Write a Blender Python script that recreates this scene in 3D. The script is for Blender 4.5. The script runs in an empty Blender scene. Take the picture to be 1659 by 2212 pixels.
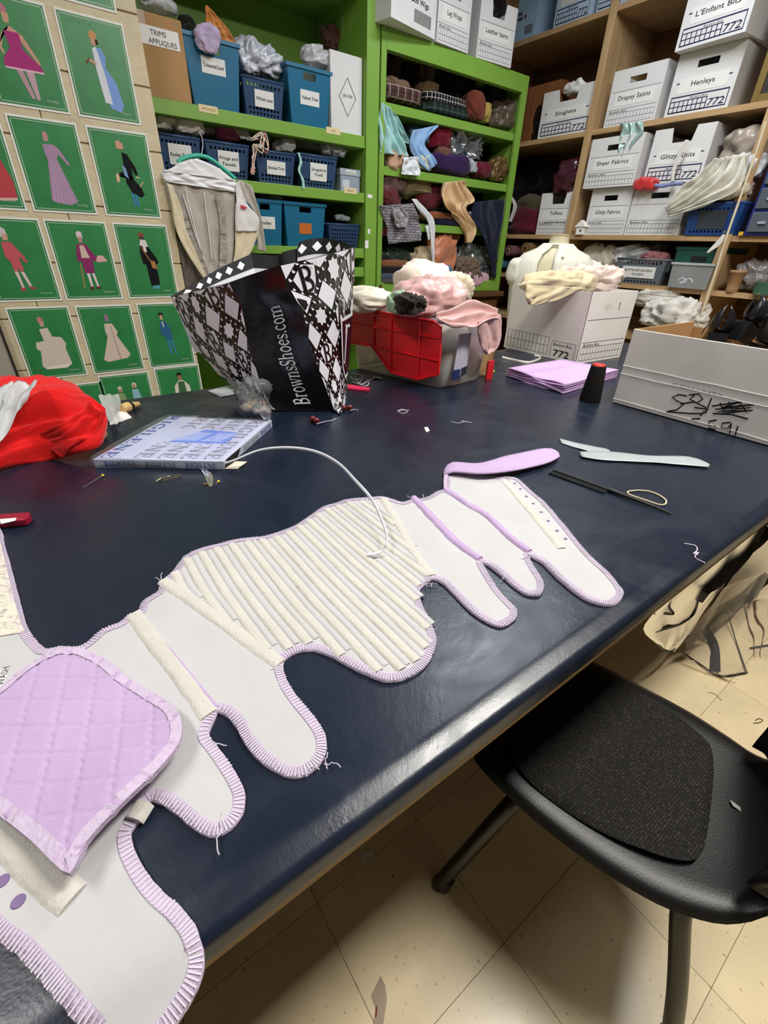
import bpy, bmesh, math, random
import numpy as np
from mathutils import Vector, Matrix, noise, geometry
PI = math.pi
random.seed(7)
S = bpy.context.scene
COL = S.collection

# ---------------------------------------------------------------- camera, world, lights, exposure
EYE = Vector((0.0, 0.0, 1.31))          # the photographer's phone, above the cutting table's near edge
FPX = 970.0
def _vp(x, y):
    return Vector((x - 829.5, y - 1106.0, FPX)).normalized()
_dn = _vp(768, 2740)
_ax = _vp(2350, 575); _ax = (_ax - _dn * _ax.dot(_dn)).normalized()
_up = -_dn
_ay = _up.cross(_ax)
RW = Matrix((_ax, _ay, _up))            # camera space (right, down, forward) -> room space
cam = bpy.data.cameras.new('camera'); camo = bpy.data.objects.new('camera', cam); COL.objects.link(camo)
cam.sensor_fit = 'HORIZONTAL'; cam.sensor_width = 36.0; cam.lens = FPX / 1659.0 * 36.0
cam.clip_start = 0.02; cam.clip_end = 50
_r = RW.col[0]; _d = RW.col[1]; _f = RW.col[2]
camo.matrix_world = Matrix(((_r[0], -_d[0], -_f[0], EYE.x), (_r[1], -_d[1], -_f[1], EYE.y), (_r[2], -_d[2], -_f[2], EYE.z), (0, 0, 0, 1)))
S.camera = camo

w = bpy.data.worlds.new('world'); S.world = w; w.use_nodes = True
w.node_tree.nodes['Background'].inputs[0].default_value = (0.95, 0.97, 1.0, 1)
w.node_tree.nodes['Background'].inputs[1].default_value = 0.02
S.view_settings.view_transform = 'Standard'; S.view_settings.look = 'None'
S.view_settings.exposure = -0.33; S.view_settings.gamma = 1.0; S.view_settings.use_curve_mapping = False

LIGHTS = [  # x, y, length, width, along x?, watts, colour: ceiling fluorescents
    (1.35, -0.13, 1.2, 0.30, True, 94, (1.0, 0.965, 0.90)),
    (-0.85, 0.80, 1.2, 0.30, False, 40, (1.0, 0.98, 0.95)),
    (2.00, 1.45, 1.2, 0.30, True, 39, (0.90, 0.95, 1.0)),
]
for i, (lx, ly, ll, lw, ax, pw, lc) in enumerate(LIGHTS):
    L = bpy.data.lights.new('tube_light', 'AREA'); L.shape = 'RECTANGLE'; L.size = ll; L.size_y = lw; L.energy = pw; L.color = lc
    lo = bpy.data.objects.new('tube_light', L); COL.objects.link(lo); lo.location = (lx, ly, 2.93)
    if not ax: lo.rotation_euler = (0, 0, PI / 2)

# ---------------------------------------------------------------- helpers
def ray(px, py):
    return RW @ Vector((px - 829.5, py - 1106.0, FPX))
def tz(px, py, z=0.94):
    r = ray(px, py); return EYE + r * ((z - EYE.z) / r.z)
def ty(px, py, Y):
    r = ray(px, py); return EYE + r * (Y / r.y)
def tx(px, py, X):
    r = ray(px, py); return EYE + r * (X / r.x)
H = 0.94                                # table top

def lin(c):
    if isinstance(c, str):
        c = c.lstrip('#'); c = [int(c[i:i + 2], 16) / 255 for i in (0, 2, 4)]
    return tuple((x / 12.92 if x <= 0.04045 else ((x + 0.055) / 1.055) ** 2.4) for x in c)

MATS = {}
def nodes_of(m):
    nt = m.node_tree; return nt, nt.nodes['Principled BSDF']
def mat(key, col, rough=0.6, spec=0.4, metal=0.0, var=0.0, vscale=8.0, bump=0.0, bscale=60.0, sheen=0.0, alpha=1.0, trans=0.0, coat=0.0, detail=3.0):
    if key in MATS: return MATS[key]
    m = bpy.data.materials.new(key); m.use_nodes = True
    nt, b = nodes_of(m); N = nt.nodes; Lk = nt.links
    c = lin(col)
    b.inputs['Base Color'].default_value = (*c, 1); b.inputs['Roughness'].default_value = rough
    b.inputs['Specular IOR Level'].default_value = spec; b.inputs['Metallic'].default_value = metal
    if sheen: b.inputs['Sheen Weight'].default_value = sheen
    if trans: b.inputs['Transmission Weight'].default_value = trans
    if coat: b.inputs['Coat Weight'].default_value = coat
    if alpha < 1: b.inputs['Alpha'].default_value = alpha
    tc = N.new('ShaderNodeTexCoord')
    if var:
        t = N.new('ShaderNodeTexNoise'); t.inputs['Scale'].default_value = vscale; t.inputs['Detail'].default_value = detail
        Lk.new(tc.outputs['Object'], t.inputs['Vector'])
        r = N.new('ShaderNodeValToRGB')
        r.color_ramp.elements[0].position = 0.3; r.color_ramp.elements[1].position = 0.72
        r.color_ramp.elements[0].color = (*[max(0, x * (1 - var)) for x in c], 1)
        r.color_ramp.elements[1].color = (*[min(1, x * (1 + var)) for x in c], 1)
        Lk.new(t.outputs['Fac'], r.inputs['Fac']); Lk.new(r.outputs['Color'], b.inputs['Base Color'])
    if bump:
        t2 = N.new('ShaderNodeTexNoise'); t2.inputs['Scale'].default_value = bscale; t2.inputs['Detail'].default_value = 4
        Lk.new(tc.outputs['Object'], t2.inputs['Vector'])
        bp = N.new('ShaderNodeBump'); bp.inputs['Strength'].default_value = bump; bp.inputs['Distance'].default_value = 0.004
        Lk.new(t2.outputs['Fac'], bp.inputs['Height']); Lk.new(bp.outputs['Normal'], b.inputs['Normal'])
    MATS[key] = m
    return m
def fabric(col, var=0.08):
    k = 'fabric_' + str(col)
    return mat(k, col, rough=0.92, spec=0.15, var=var, vscale=30, bump=0.25, bscale=220, sheen=0.15)
def satin(col):
    return mat('satin_' + str(col), col, rough=0.38, spec=0.5, var=0.05, vscale=10, bump=0.1, bscale=90, sheen=0.3)
def ink(col='#20222a'):
    return mat('ink_' + str(col), col, rough=0.75, spec=0.15)
def plastic(col, rough=0.35):
    return mat('plastic_%s_%g' % (col, rough), col, rough=rough, spec=0.45, var=0.04, vscale=4)
def film(key, tint=(1, 1, 1), opac=0.25, rough=0.12, gl=0.35):
    if key in MATS: return MATS[key]
    m = bpy.data.materials.new(key); m.use_nodes = True
    nt = m.node_tree; N = nt.nodes; Lk = nt.links; N.clear()
    out = N.new('ShaderNodeOutputMaterial')
    tr = N.new('ShaderNodeBsdfTransparent'); tr.inputs[0].default_value = (*tint, 1)
    di = N.new('ShaderNodeBsdfDiffuse'); di.inputs[0].default_value = (*[x * 0.85 for x in tint], 1)
    go = N.new('ShaderNodeBsdfGlossy'); go.inputs[0].default_value = (1, 1, 1, 1); go.inputs['Roughness'].default_value = rough
    m1 = N.new('ShaderNodeMixShader'); m1.inputs[0].default_value = opac
    Lk.new(tr.outputs[0], m1.inputs[1]); Lk.new(di.outputs[0], m1.inputs[2])
    lw = N.new('ShaderNodeLayerWeight'); lw.inputs[0].default_value = gl
    m2 = N.new('ShaderNodeMixShader'); Lk.new(lw.outputs['Fresnel'], m2.inputs[0])
    Lk.new(m1.outputs[0], m2.inputs[1]); Lk.new(go.outputs[0], m2.inputs[2]); Lk.new(m2.outputs[0], out.inputs[0])
    MATS[key] = m
    return m

WM = {}                                  # world matrix of every root
def tag(o, label=None, cat=None, group=None, kind=None):
    if label: o['label'] = label
    if cat: o['category'] = cat
    if group: o['group'] = group
    if kind: o['kind'] = kind
    return o
def thing(name, label, cat, loc=(0, 0, 0), rz=0.0, group=None, kind=None):
    o = bpy.data.objects.new(name, None); COL.objects.link(o); o.empty_display_size = 0.05
    o.location = loc; o.rotation_euler = (0, 0, rz)
    WM[o.name] = Matrix.Translation(Vector(loc)) @ Matrix.Rotation(rz, 4, 'Z')
    return tag(o, label, cat, group, kind)

class MB:
    def __init__(s): s.v = []; s.f = []; s.m = []; s.cur = 0
    def add(s, vs, fs):
        n = len(s.v); s.v.extend([tuple(p) for p in vs]); s.f.extend([tuple(i + n for i in f) for f in fs]); s.m.extend([s.cur] * len(fs)); return s
    def box(s, x0, x1, y0, y1, z0, z1):
        return s.hexa([(x0, y0, z0), (x1, y0, z0), (x1, y1, z0), (x0, y1, z0), (x0, y0, z1), (x1, y0, z1), (x1, y1, z1), (x0, y1, z1)])
    def hexa(s, p):
        return s.add(p, [(3, 2, 1, 0), (4, 5, 6, 7), (0, 1, 5, 4), (1, 2, 6, 5), (2, 3, 7, 6), (3, 0, 4, 7)])
    def quad(s, *p): return s.add(p, [tuple(range(len(p)))])
    def prism(s, poly, z0, z1):
        n = len(poly)
        vs = [(x, y, z0) for x, y in poly] + [(x, y, z1) for x, y in poly]
        return s.add(vs, [tuple(range(n))[::-1], tuple(range(n, 2 * n))] + [(i, (i + 1) % n, n + (i + 1) % n, n + i) for i in range(n)])
    def extr(s, pts, off):               # polygon of 3D points thickened by an offset vector
        n = len(pts); o = Vector(off)
        vs = [Vector(p) for p in pts] + [Vector(p) + o for p in pts]
        return s.add(vs, [tuple(range(n)), tuple(range(n, 2 * n))[::-1]] + [((i + 1) % n, i, n + i, n + (i + 1) % n) for i in range(n)])
    def grid(s, P, closeu=False, closev=False):
        nu = len(P); nv = len(P[0]); vs = [p for row in P for p in row]; fs = []
        for i in range(nu if closeu else nu - 1):
            for j in range(nv if closev else nv - 1):
                a = i; b = (i + 1) % nu; c = j; d = (j + 1) % nv
                fs.append((a * nv + c, b * nv + c, b * nv + d, a * nv + d))
        return s.add(vs, fs)
    def tube(s, path, r, n=8, caps=True, closed=False):
        path = [Vector(p) for p in path]; m = len(path); P = []
        ref = None
        for i, p in enumerate(path):
            if closed: t = path[(i + 1) % m] - path[i - 1]
            else: t = path[min(i + 1, m - 1)] - path[max(i - 1, 0)]
            t.normalize()
            if ref is None: ref = Vector((0, 0, 1)) if abs(t.z) < 0.9 else Vector((1, 0, 0))
            a = (ref - t * ref.dot(t)).normalized(); b = t.cross(a); ref = a
            rr = r[i] if isinstance(r, (list, tuple)) else r
            P.append([p + (a * math.cos(q) + b * math.sin(q)) * rr for q in [2 * PI * k / n for k in range(n)]])
        s.grid(P, closeu=closed, closev=True)
        if caps and not closed:
            s.add(P[0], [tuple(range(n))]); s.add(P[-1], [tuple(range(n))[::-1]])
        return s
    def lathe(s, c, prof, n=24, caps=True):
        P = [[(c[0] + r * math.cos(2 * PI * k / n), c[1] + r * math.sin(2 * PI * k / n), c[2] + z) for k in range(n)] for r, z in prof]
        s.grid(P, closev=True)
        if caps: s.add(P[0], [tuple(range(n))[::-1]]); s.add(P[-1], [tuple(range(n))])
        return s
    def ribbon(s, path, wid, side, thick=0.001, up=None):   # flat band: path, width, side vector(s)
        path = [Vector(p) for p in path]; P = []
        for i, p in enumerate(path):
            sd = Vector(side[i] if isinstance(side, list) else side).normalized()
            t = (path[min(i + 1, len(path) - 1)] - path[max(i - 1, 0)]).normalized()
            nn = t.cross(sd).normalized()
            if nn.z < 0: nn = -nn
            ww = (wid[i] if isinstance(wid, (list, tuple)) else wid) / 2
            P.append([p - sd * ww, p + sd * ww, p + sd * ww + nn * thick, p - sd * ww + nn * thick])
        s.grid(P, closev=True); s.add(P[0], [(0, 1, 2, 3)]); s.add(P[-1], [(3, 2, 1, 0)])
        return s
    def build(s, name, m, parent=None, smooth=False, world=True, bevel=0.0, solid=0.0, subsurf=0, center=True, fixn=True):
        me = bpy.data.meshes.new(name)
        vs = s.v; loc = None
        if parent is not None and world:
            inv = WM[parent.name].inverted(); vs = [inv @ Vector(v) for v in vs]
        elif parent is None and center:
            a = np.array(s.v); lo = a.min(0); hi = a.max(0); loc = Vector(((lo[0] + hi[0]) / 2, (lo[1] + hi[1]) / 2, lo[2]))
            vs = [Vector(v) - loc for v in vs]
        me.from_pydata([tuple(v) for v in vs], [], s.f)
        ms = m if isinstance(m, list) else [m]
        for x in ms: me.materials.append(x)
        if len(ms) > 1: me.polygons.foreach_set('material_index', s.m)
        if smooth: me.polygons.foreach_set('use_smooth', [True] * len(me.polygons))
        me.update(); me.validate()
        if fixn:
            bm = bmesh.new(); bm.from_mesh(me); bmesh.ops.recalc_face_normals(bm, faces=bm.faces); bm.to_mesh(me); bm.free()
        o = bpy.data.objects.new(name, me); COL.objects.link(o)
        if parent is not None:
            o.parent = parent; WM[o.name] = WM[parent.name].copy()
        else:
            if loc is not None: o.location = loc
            WM[o.name] = Matrix.Translation(loc if loc is not None else Vector())
        if solid: q = o.modifiers.new('solid', 'SOLIDIFY'); q.thickness = solid; q.offset = 0
        if bevel: q = o.modifiers.new('bevel', 'BEVEL'); q.width = bevel; q.segments = 2; q.limit_method = 'ANGLE'
        if subsurf: q = o.modifiers.new('sub', 'SUBSURF'); q.levels = subsurf; q.render_levels = subsurf
        return o

def nz(p, sc=1.0, seed=0.0):
    return noise.noise(Vector((p[0] * sc + seed * 7.13, p[1] * sc - seed * 3.7, p[2] * sc + seed * 1.9)))
def ridge(p, sc, seed, st=(1, 1, 1)):
    """long soft folds: ridged noise stretched along a direction of its own"""
    p = Matrix.Rotation(seed * 1.3, 3, 'Z') @ (Matrix.Rotation(math.sin(seed * 2.1) * .8, 3, 'Y') @ Vector((p[0] * st[0], p[1] * st[1], p[2] * st[2])))
    q = Vector((p.x * 1.25, p.y * 0.5, p.z * 1.1)) * sc + Vector((seed * 3.1, seed * 1.7, -seed * 2.3))
    q = q + noise.noise_vector(q * 0.45) * 1.0
    sa = lambda v: math.sqrt(v * v + 0.006)
    a = 1 - 2.7 * sa(noise.noise(q)); b = 1 - 2.7 * sa(noise.noise(q * 2.1 + Vector((5.1, 0, 0))))
    return 0.68 * a + 0.32 * b
def resample(pts, n):
    pts = [Vector(p) for p in pts]
    if len(pts) == 1: return [pts[0].copy() for _ in range(n)]
    d = [0.0]
    for a, b in zip(pts, pts[1:]): d.append(d[-1] + (b - a).length)
    out = []
    for k in range(n):
        t = d[-1] * k / (n - 1); i = 0
        while i < len(pts) - 2 and d[i + 1] < t: i += 1
        u = (t - d[i]) / max(1e-9, d[i + 1] - d[i]); u = min(max(u, 0), 1)
        p0 = pts[max(i - 1, 0)]; p1 = pts[i]; p2 = pts[i + 1]; p3 = pts[min(i + 2, len(pts) - 1)]
        out.append(0.5 * ((2 * p1) + (p2 - p0) * u + (2 * p0 - 5 * p1 + 4 * p2 - p3) * u * u + (3 * p1 - p0 - 3 * p2 + p3) * u ** 3))
    return out
def loft(L, R, nu=16, nv=24, amp=0.0, freq=3.0, seed=1, normal=None, mb=None, rough=0.3, edge=True):
    """cloth sheet spanned between a left and a right edge, folds running along the edges"""
    L = resample(L, nv); R = resample(R, nv); mb = mb or MB(); P = []
    n = Vector(normal).normalized() if normal is not None else None
    for j in range(nv):
        row = []
        for i in range(nu):
            u = i / (nu - 1); p = L[j].lerp(R[j], u)
            if amp:
                nn = n or Vector((0, -1, 0))
                a = math.sin(freq * 2 * PI * u + 2.2 * nz((u * 3, j / nv * 2.5, seed), 1, seed) * 2) * (1 - rough) + rough * 2 * nz((u * 6, j / nv * 6, 0), 1, seed + 3)
                p = p + nn * amp * a
            row.append(p)
        P.append(row)
    mb.grid(P); return mb
def blob(c, r, seed=1, amp=0.15, sc=9.0, st=(1, 1, 1), nu=56, nv=36, flat=True, e=0.8, mb=None, sag=0.0):
    """crumpled fabric or stuffed bag: displaced superellipsoid with a flat underside"""
    mb = mb or MB(); c = Vector(c); P = []; rm = min(r)
    pw = lambda x: math.copysign(abs(x) ** e, x)
    for j in range(nv + 1):
        ph = -PI / 2 + PI * j / nv; row = []
        for i in range(nu):
            th = 2 * PI * i / nu
            d = Vector((pw(math.cos(ph)) * pw(math.cos(th)), pw(math.cos(ph)) * pw(math.sin(th)), pw(math.sin(ph))))
            p = Vector((d.x * r[0], d.y * r[1], d.z * r[2]))
            k = ridge(p + c, sc, seed, st) * amp + nz(p + c, sc * 0.4, seed + 9) * amp * 1.2
            p = p + Vector((d.x, d.y, d.z)) * k * rm * 2
            if flat and p.z < -r[2]: p.z = -r[2] + 0.0006 * (j % 3)
            row.append(c + p)
        P.append(row)
    mb.grid(P, closev=True); return mb
def fill(outline, z, step=0.012, zf=None, th=0.0022, mb=None):
    """flat cloth panel: outline of (x, y), filled with a fine triangulation that can undulate"""
    mb = mb or MB()
    pts = [Vector((p[0], p[1])) for p in outline]; n = len(pts)
    xs = [p.x for p in pts]; ys = [p.y for p in pts]
    def inside(x, y):
        c = False; j = n - 1
        for i in range(n):
            if (ys[i] > y) != (ys[j] > y) and x < (xs[j] - xs[i]) * (y - ys[i]) / (ys[j] - ys[i]) + xs[i]: c = not c
            j = i
        return c
    inner = []
    x = min(xs) + step * 0.5; k = 0
    while x < max(xs):
        y = min(ys) + step * (0.5 if k % 2 else 0.2)
        while y < max(ys):
            if inside(x, y): inner.append(Vector((x, y)))
            y += step
        x += step; k += 1
    r = geometry.delaunay_2d_cdt(pts + inner, [(i, (i + 1) % n) for i in range(n)], [], 1, 1e-6)
    zf = zf or (lambda x, y: 0.0)
    V = [(p.x, p.y, z + th + zf(p.x, p.y)) for p in r[0]]
    mb.add(V, [tuple(f) for f in r[2]])
    B = [(p.x, p.y, z + th + zf(p.x, p.y)) for p in pts]; C = [(p[0], p[1], p[2] - th) for p in B]
    mb.add(B + C, [(i, (i + 1) % n, n + (i + 1) % n, n + i) for i in range(n)])
    return mb
def dense(pts, step):
    out = []; n = len(pts)
    P = [Vector(p) for p in pts]
    for i in range(n):
        p0, p1, p2, p3 = P[i - 1], P[i], P[(i + 1) % n], P[(i + 2) % n]
        m = max(1, int((p2 - p1).length / step))
        for k in range(m):
            u = k / m
            out.append(0.5 * ((2 * p1) + (p2 - p0) * u + (2 * p0 - 5 * p1 + 4 * p2 - p3) * u * u + (3 * p1 - p0 - 3 * p2 + p3) * u ** 3))
    return out

TQ = []
def text(s, h, m, parent, o, xd, yd, fitw=None, shear=0.0, bold=0.0, name='lettering', world=True):
    if not s.strip(): return
    TQ.append((s, h, m, parent, Vector(o), Vector(xd).normalized(), Vector(yd).normalized(), fitw, shear, bold, name, world))
def flush_text():
    tmp = []
    for t in TQ:
        c = bpy.data.curves.new('t', 'FONT'); c.body = t[0]; c.shear = t[8]; c.offset = t[9]; c.resolution_u = 2; c.fill_mode = 'FRONT'
        o = bpy.data.objects.new('t', c); COL.objects.link(o); tmp.append(o)
    bpy.context.view_layer.update(); dg = bpy.context.evaluated_depsgraph_get()
    for o, t in zip(tmp, TQ):
        s, h, m, parent, org, xd, yd, fitw, shear, bold, name, world = t
        me0 = bpy.data.meshes.new_from_object(o.evaluated_get(dg)); a = np.array([v.co[:] for v in me0.vertices])
        fs = [tuple(p.vertices) for p in me0.polygons]
        lo = a.min(0); hi = a.max(0); k = h / 0.72; cx = (lo[0] + hi[0]) / 2
        kx = k if not fitw else fitw / (hi[0] - lo[0])
        if fitw and h is None: k = kx
        cy = 0.36
        mb = MB(); mb.add([org + xd * ((p[0] - cx) * kx) + yd * ((p[1] - cy) * k) for p in a], fs)
        mb.build(name, m, parent, world=world, fixn=False)
        c = o.data; bpy.data.objects.remove(o); bpy.data.curves.remove(c); bpy.data.meshes.remove(me0)

# a small serif alphabet drawn with broad and thin pen strokes (cap height 1)
def _arc(cx, cy, rx, ry, a0, a1, n=12):
    return [(cx + rx * math.cos(math.radians(a0 + (a1 - a0) * k / n)), cy + ry * math.sin(math.radians(a0 + (a1 - a0) * k / n))) for k in range(n + 1)]
TK, TN = 0.17, 0.06
GL = {
 'B': (0.78, [([(.17, 0), (.17, 1)], TK), ([(.02, .03), (.36, .03)], TN), ([(.02, .97), (.34, .97)], TN), ([(.2, .52), (.36, .52)], TN), (_arc(.34, .75, .25, .22, 90, -90), .13), (_arc(.36, .27, .30, .24, 90, -90), .14)]),
 'R': (0.80, [([(.17, 0), (.17, 1)], TK), ([(.02, .03), (.32, .03)], TN), ([(.02, .97), (.34, .97)], TN), ([(.2, .50), (.36, .50)], TN), (_arc(.34, .735, .26, .235, 90, -90), .13), ([(.38, .5), (.68, .0)], TK), ([(.6, .03), (.8, .03)], TN)]),
 'I': (0.40, [([(.2, 0), (.2, 1)], TK), ([(.04, .03), (.36, .03)], TN), ([(.04, .97), (.36, .97)], TN)]),
 'G': (0.86, [(_arc(.46, .5, .38, .47, 45, 320), .13), ([(.72, .05), (.72, .42)], TK), ([(.56, .42), (.86, .42)], TN), ([(.72, .7), (.74, .98)], TN)]),
 'L': (0.70, [([(.17, 0), (.17, 1)], TK), ([(.02, .97), (.34, .97)], TN), ([(.02, .03), (.64, .03)], TN), ([(.63, .0), (.65, .28)], TN)]),
 'E': (0.74, [([(.17, 0), (.17, 1)], TK), ([(.02, .03), (.66, .03)], TN), ([(.02, .97), (.64, .97)], TN), ([(.2, .52), (.48, .52)], TN), ([(.66, .0), (.68, .26)], TN), ([(.63, .76), (.63, 1.)], TN), ([(.47, .40), (.47, .64)], TN)]),
 'N': (0.90, [([(.15, 0), (.15, 1)], TN), ([(.13, 1), (.75, 0)], TK), ([(.75, 0), (.75, 1)], TN), ([(.02, .03), (.30, .03)], TN), ([(.0, .97), (.2, .97)], TN), ([(.6, .97), (.9, .97)], TN)]),
 'S': (0.62, [(_arc(.31, .74, .22, .23, 20, 250), .10), ([(.14, .62), (.46, .38)], TK), (_arc(.31, .26, .24, .23, 70, -160), .10), ([(.52, .74), (.53, .98)], TN), ([(.07, .02), (.06, .28)], TN)]),
 'r': (0.50, [([(.15, 0), (.15, .68)], .14), ([(.02, .03), (.32, .03)], TN), ([(.02, .65), (.15, .65)], TN), (_arc(.34, .42, .17, .23, 160, 50), .09), ([(.40, .58), (.46, .58)], .12)]),
 'o': (0.66, [(_arc(.33, .33, .25, .32, 0, 360, 20), .115)]),
 'w': (1.00, [([(.10, .68), (.32, 0)], .13), ([(.32, 0), (.5, .6)], TN), ([(.46, .68), (.68, 0)], .13), ([(.68, 0), (.9, .66)], TN), ([(.0, .65), (.24, .65)], TN), ([(.36, .65), (.6, .65)], TN), ([(.78, .65), (1.0, .65)], TN)]),
 'n': (0.74, [([(.15, 0), (.15, .68)], .14), ([(.02, .03), (.3, .03)], TN), ([(.02, .65), (.15, .65)], TN), (_arc(.37, .44, .2, .21, 165, 0), .08), ([(.57, .46), (.57, 0)], .14), ([(.44, .03), (.72, .03)], TN)]),
 'm': (1.10, [([(.15, 0), (.15, .68)], .14), ([(.02, .03), (.3, .03)], TN), ([(.02, .65), (.15, .65)], TN), (_arc(.36, .44, .19, .21, 165, 0), .08), ([(.55, .46), (.55, 0)], .14), ([(.42, .03), (.68, .03)], TN), (_arc(.75, .44, .19, .21, 165, 0), .08), ([(.94, .46), (.94, 0)], .14), ([(.81, .03), (1.08, .03)], TN)]),
 's': (0.50, [(_arc(.25, .50, .17, .15, 20, 240), .07), ([(.12, .42), (.37, .27)], .13), (_arc(.25, .18, .18, .15, 60, -160), .07), ([(.42, .5), (.42, .66)], TN), ([(.06, .02), (.06, .18)], TN)]),
 'h': (0.76, [([(.15, 0), (.15, 1.0)], .14), ([(.02, .03), (.3, .03)], TN), ([(.02, .97), (.15, .97)], TN), (_arc(.38, .44, .2, .21, 165, 0), .08), ([(.58, .46), (.58, 0)], .14), ([(.45, .03), (.74, .03)], TN)]),
 'e': (0.60, [(_arc(.31, .33, .24, .31, 10, 320, 18), .105), ([(.1, .38), (.54, .38)], TN)]),
 'c': (0.58, [(_arc(.31, .33, .24, .31, 45, 320, 18), .105), ([(.44, .55), (.52, .55)], .1)]),
 '.': (0.28, [([(.06, .07), (.2, .07)], .14)]),
}
def serif_polys(s, space=0.06):
    """quads (2D) of a line of serif lettering, cap height 1, starting at x=0; returns polys, width"""
    x = 0.0; out = []
    for ch in s:
        if ch == ' ': x += 0.35; continue
        wd, st = GL[ch]
        for pl, wdt in st:
            for k in range(len(pl) - 1):
                a = Vector(pl[k]); b = Vector(pl[k + 1]); t = b - a
                if t.length < 1e-6: continue
                nn = Vector((-t.y, t.x)).normalized() * wdt / 2; t = t.normalized() * (0.015 if len(pl) > 2 else 0)
                out.append([(x + p.x, p.y) for p in (a - nn - t, b - nn + t, b + nn + t, a + nn - t)])
        x += wd + space
    return out, x - space
def serif(mb, s, h, f, u0=0.0, v0=0.0, squeeze=1.0):
    """write serif lettering through a mapping f(x, y) -> 3D point, x along the line in metres"""
    polys, wd = serif_polys(s)
    for q in polys: mb.quad(*[f(u0 + p[0] * h * squeeze, v0 + p[1] * h) for p in q])
    return wd * h * squeeze
# ---------------------------------------------------------------- surface materials
def floor_mat():
    m = mat('floor_tile', '#ecd9b2', rough=0.26, spec=0.45, var=0.10, vscale=5, bump=0.06, bscale=14)
    nt, b = nodes_of(m); N = nt.nodes; Lk = nt.links
    tc = N.new('ShaderNodeTexCoord'); geo = N.new('ShaderNodeNewGeometry')
    v = N.new('ShaderNodeTexNoise'); v.inputs['Scale'].default_value = 150; v.inputs['Detail'].default_value = 2
    mp = N.new('ShaderNodeMapping'); mp.inputs['Scale'].default_value = (1, 0.5, 1)
    Lk.new(geo.outputs['Position'], mp.inputs['Vector']); Lk.new(mp.outputs[0], v.inputs['Vector'])
    r = N.new('ShaderNodeValToRGB'); r.color_ramp.elements[0].position = 0.66; r.color_ramp.elements[1].position = 0.78
    Lk.new(v.outputs['Fac'], r.inputs['Fac'])
    mx = N.new('ShaderNodeMixRGB'); mx.inputs['Color2'].default_value = (*lin('#8a7050'), 1)
    old = b.inputs['Base Color'].links[0].from_socket
    Lk.new(r.outputs['Color'], mx.inputs['Fac']); Lk.new(old, mx.inputs['Color1']); Lk.new(mx.outputs[0], b.inputs['Base Color'])
    return m
M_FLOOR = floor_mat()
def wood_mat(key, c1, c2, axis=1, rough=0.55):
    m = mat(key, c1, rough=rough, spec=0.3)
    nt, b = nodes_of(m); N = nt.nodes; Lk = nt.links
    geo = N.new('ShaderNodeNewGeometry'); mp = N.new('ShaderNodeMapping')
    sc = [22, 22, 22]; sc[axis] = 1.6; mp.inputs['Scale'].default_value = sc
    t = N.new('ShaderNodeTexNoise'); t.inputs['Scale'].default_value = 2.2; t.inputs['Detail'].default_value = 5
    r = N.new('ShaderNodeValToRGB'); r.color_ramp.elements[0].position = 0.3; r.color_ramp.elements[1].position = 0.75
    r.color_ramp.elements[0].color = (*lin(c2), 1); r.color_ramp.elements[1].color = (*lin(c1), 1)
    Lk.new(geo.outputs['Position'], mp.inputs[0]); Lk.new(mp.outputs[0], t.inputs['Vector']); Lk.new(t.outputs['Fac'], r.inputs['Fac']); Lk.new(r.outputs[0], b.inputs['Base Color'])
    return m
M_PLYX = wood_mat('plywood_shelf', '#c0a078', '#a08058', 1)
M_PLYZ = wood_mat('plywood_upright', '#c2a37c', '#a5855c', 2)
M_DRESS = wood_mat('dresser_wood', '#6d4c30', '#4a321f', 0)
M_GREEN = mat('green_paint', '#76a03e', rough=0.42, spec=0.4, var=0.05, vscale=6, bump=0.08, bscale=40)
M_WALL = mat('cream_wall_paint', '#cdbf9f', rough=0.5, spec=0.35, var=0.08, vscale=14, bump=0.55, bscale=75)
M_ROOM = mat('room_paint', '#767065', rough=0.7, var=0.03, vscale=3)
M_CEIL = mat('ceiling_tile', '#8f8d88', rough=0.8)
M_WHITE = mat('white_card', '#d3d2d2', rough=0.72, spec=0.2, var=0.025, vscale=9)
M_PAPER = mat('white_paper', '#e9e7e2', rough=0.6, spec=0.3)
M_KRAFT = mat('kraft_card', '#a9845a', rough=0.75, spec=0.2, var=0.1, vscale=7)
M_HOLE = mat('shadowed_void', '#15120f', rough=0.9)

# ---------------------------------------------------------------- setting
fl = MB().box(-2.2, 3.7, -2.2, 3.2, -0.06, -0.002).build('floor', mat('floor_bed', '#7d6a50', rough=0.6), center=False)
tag(fl, kind='structure')
tile_me = None
for i in range(-3, 13):
    for j in range(-5, 4):
        x = 0.163 + 0.3 * i; y = 0.115 + 0.3 * j
        if tile_me is None:
            o = MB().box(0.0006, 0.2994, 0.0006, 0.2994, -0.002, 0).build('tile', M_FLOOR, fl); tile_me = o.data
        else:
            o = bpy.data.objects.new('tile', tile_me); COL.objects.link(o); o.parent = fl
        o.location = (x, y, 0)
far = MB().box(-2.2, 3.7, 1.315, 3.2, -0.002, 0).box(-2.2, -0.737, -2.2, 1.315, -0.002, 0).box(-0.737, 3.7, -2.2, -1.385, -0.002, 0).build('tile', M_FLOOR, fl)

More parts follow.
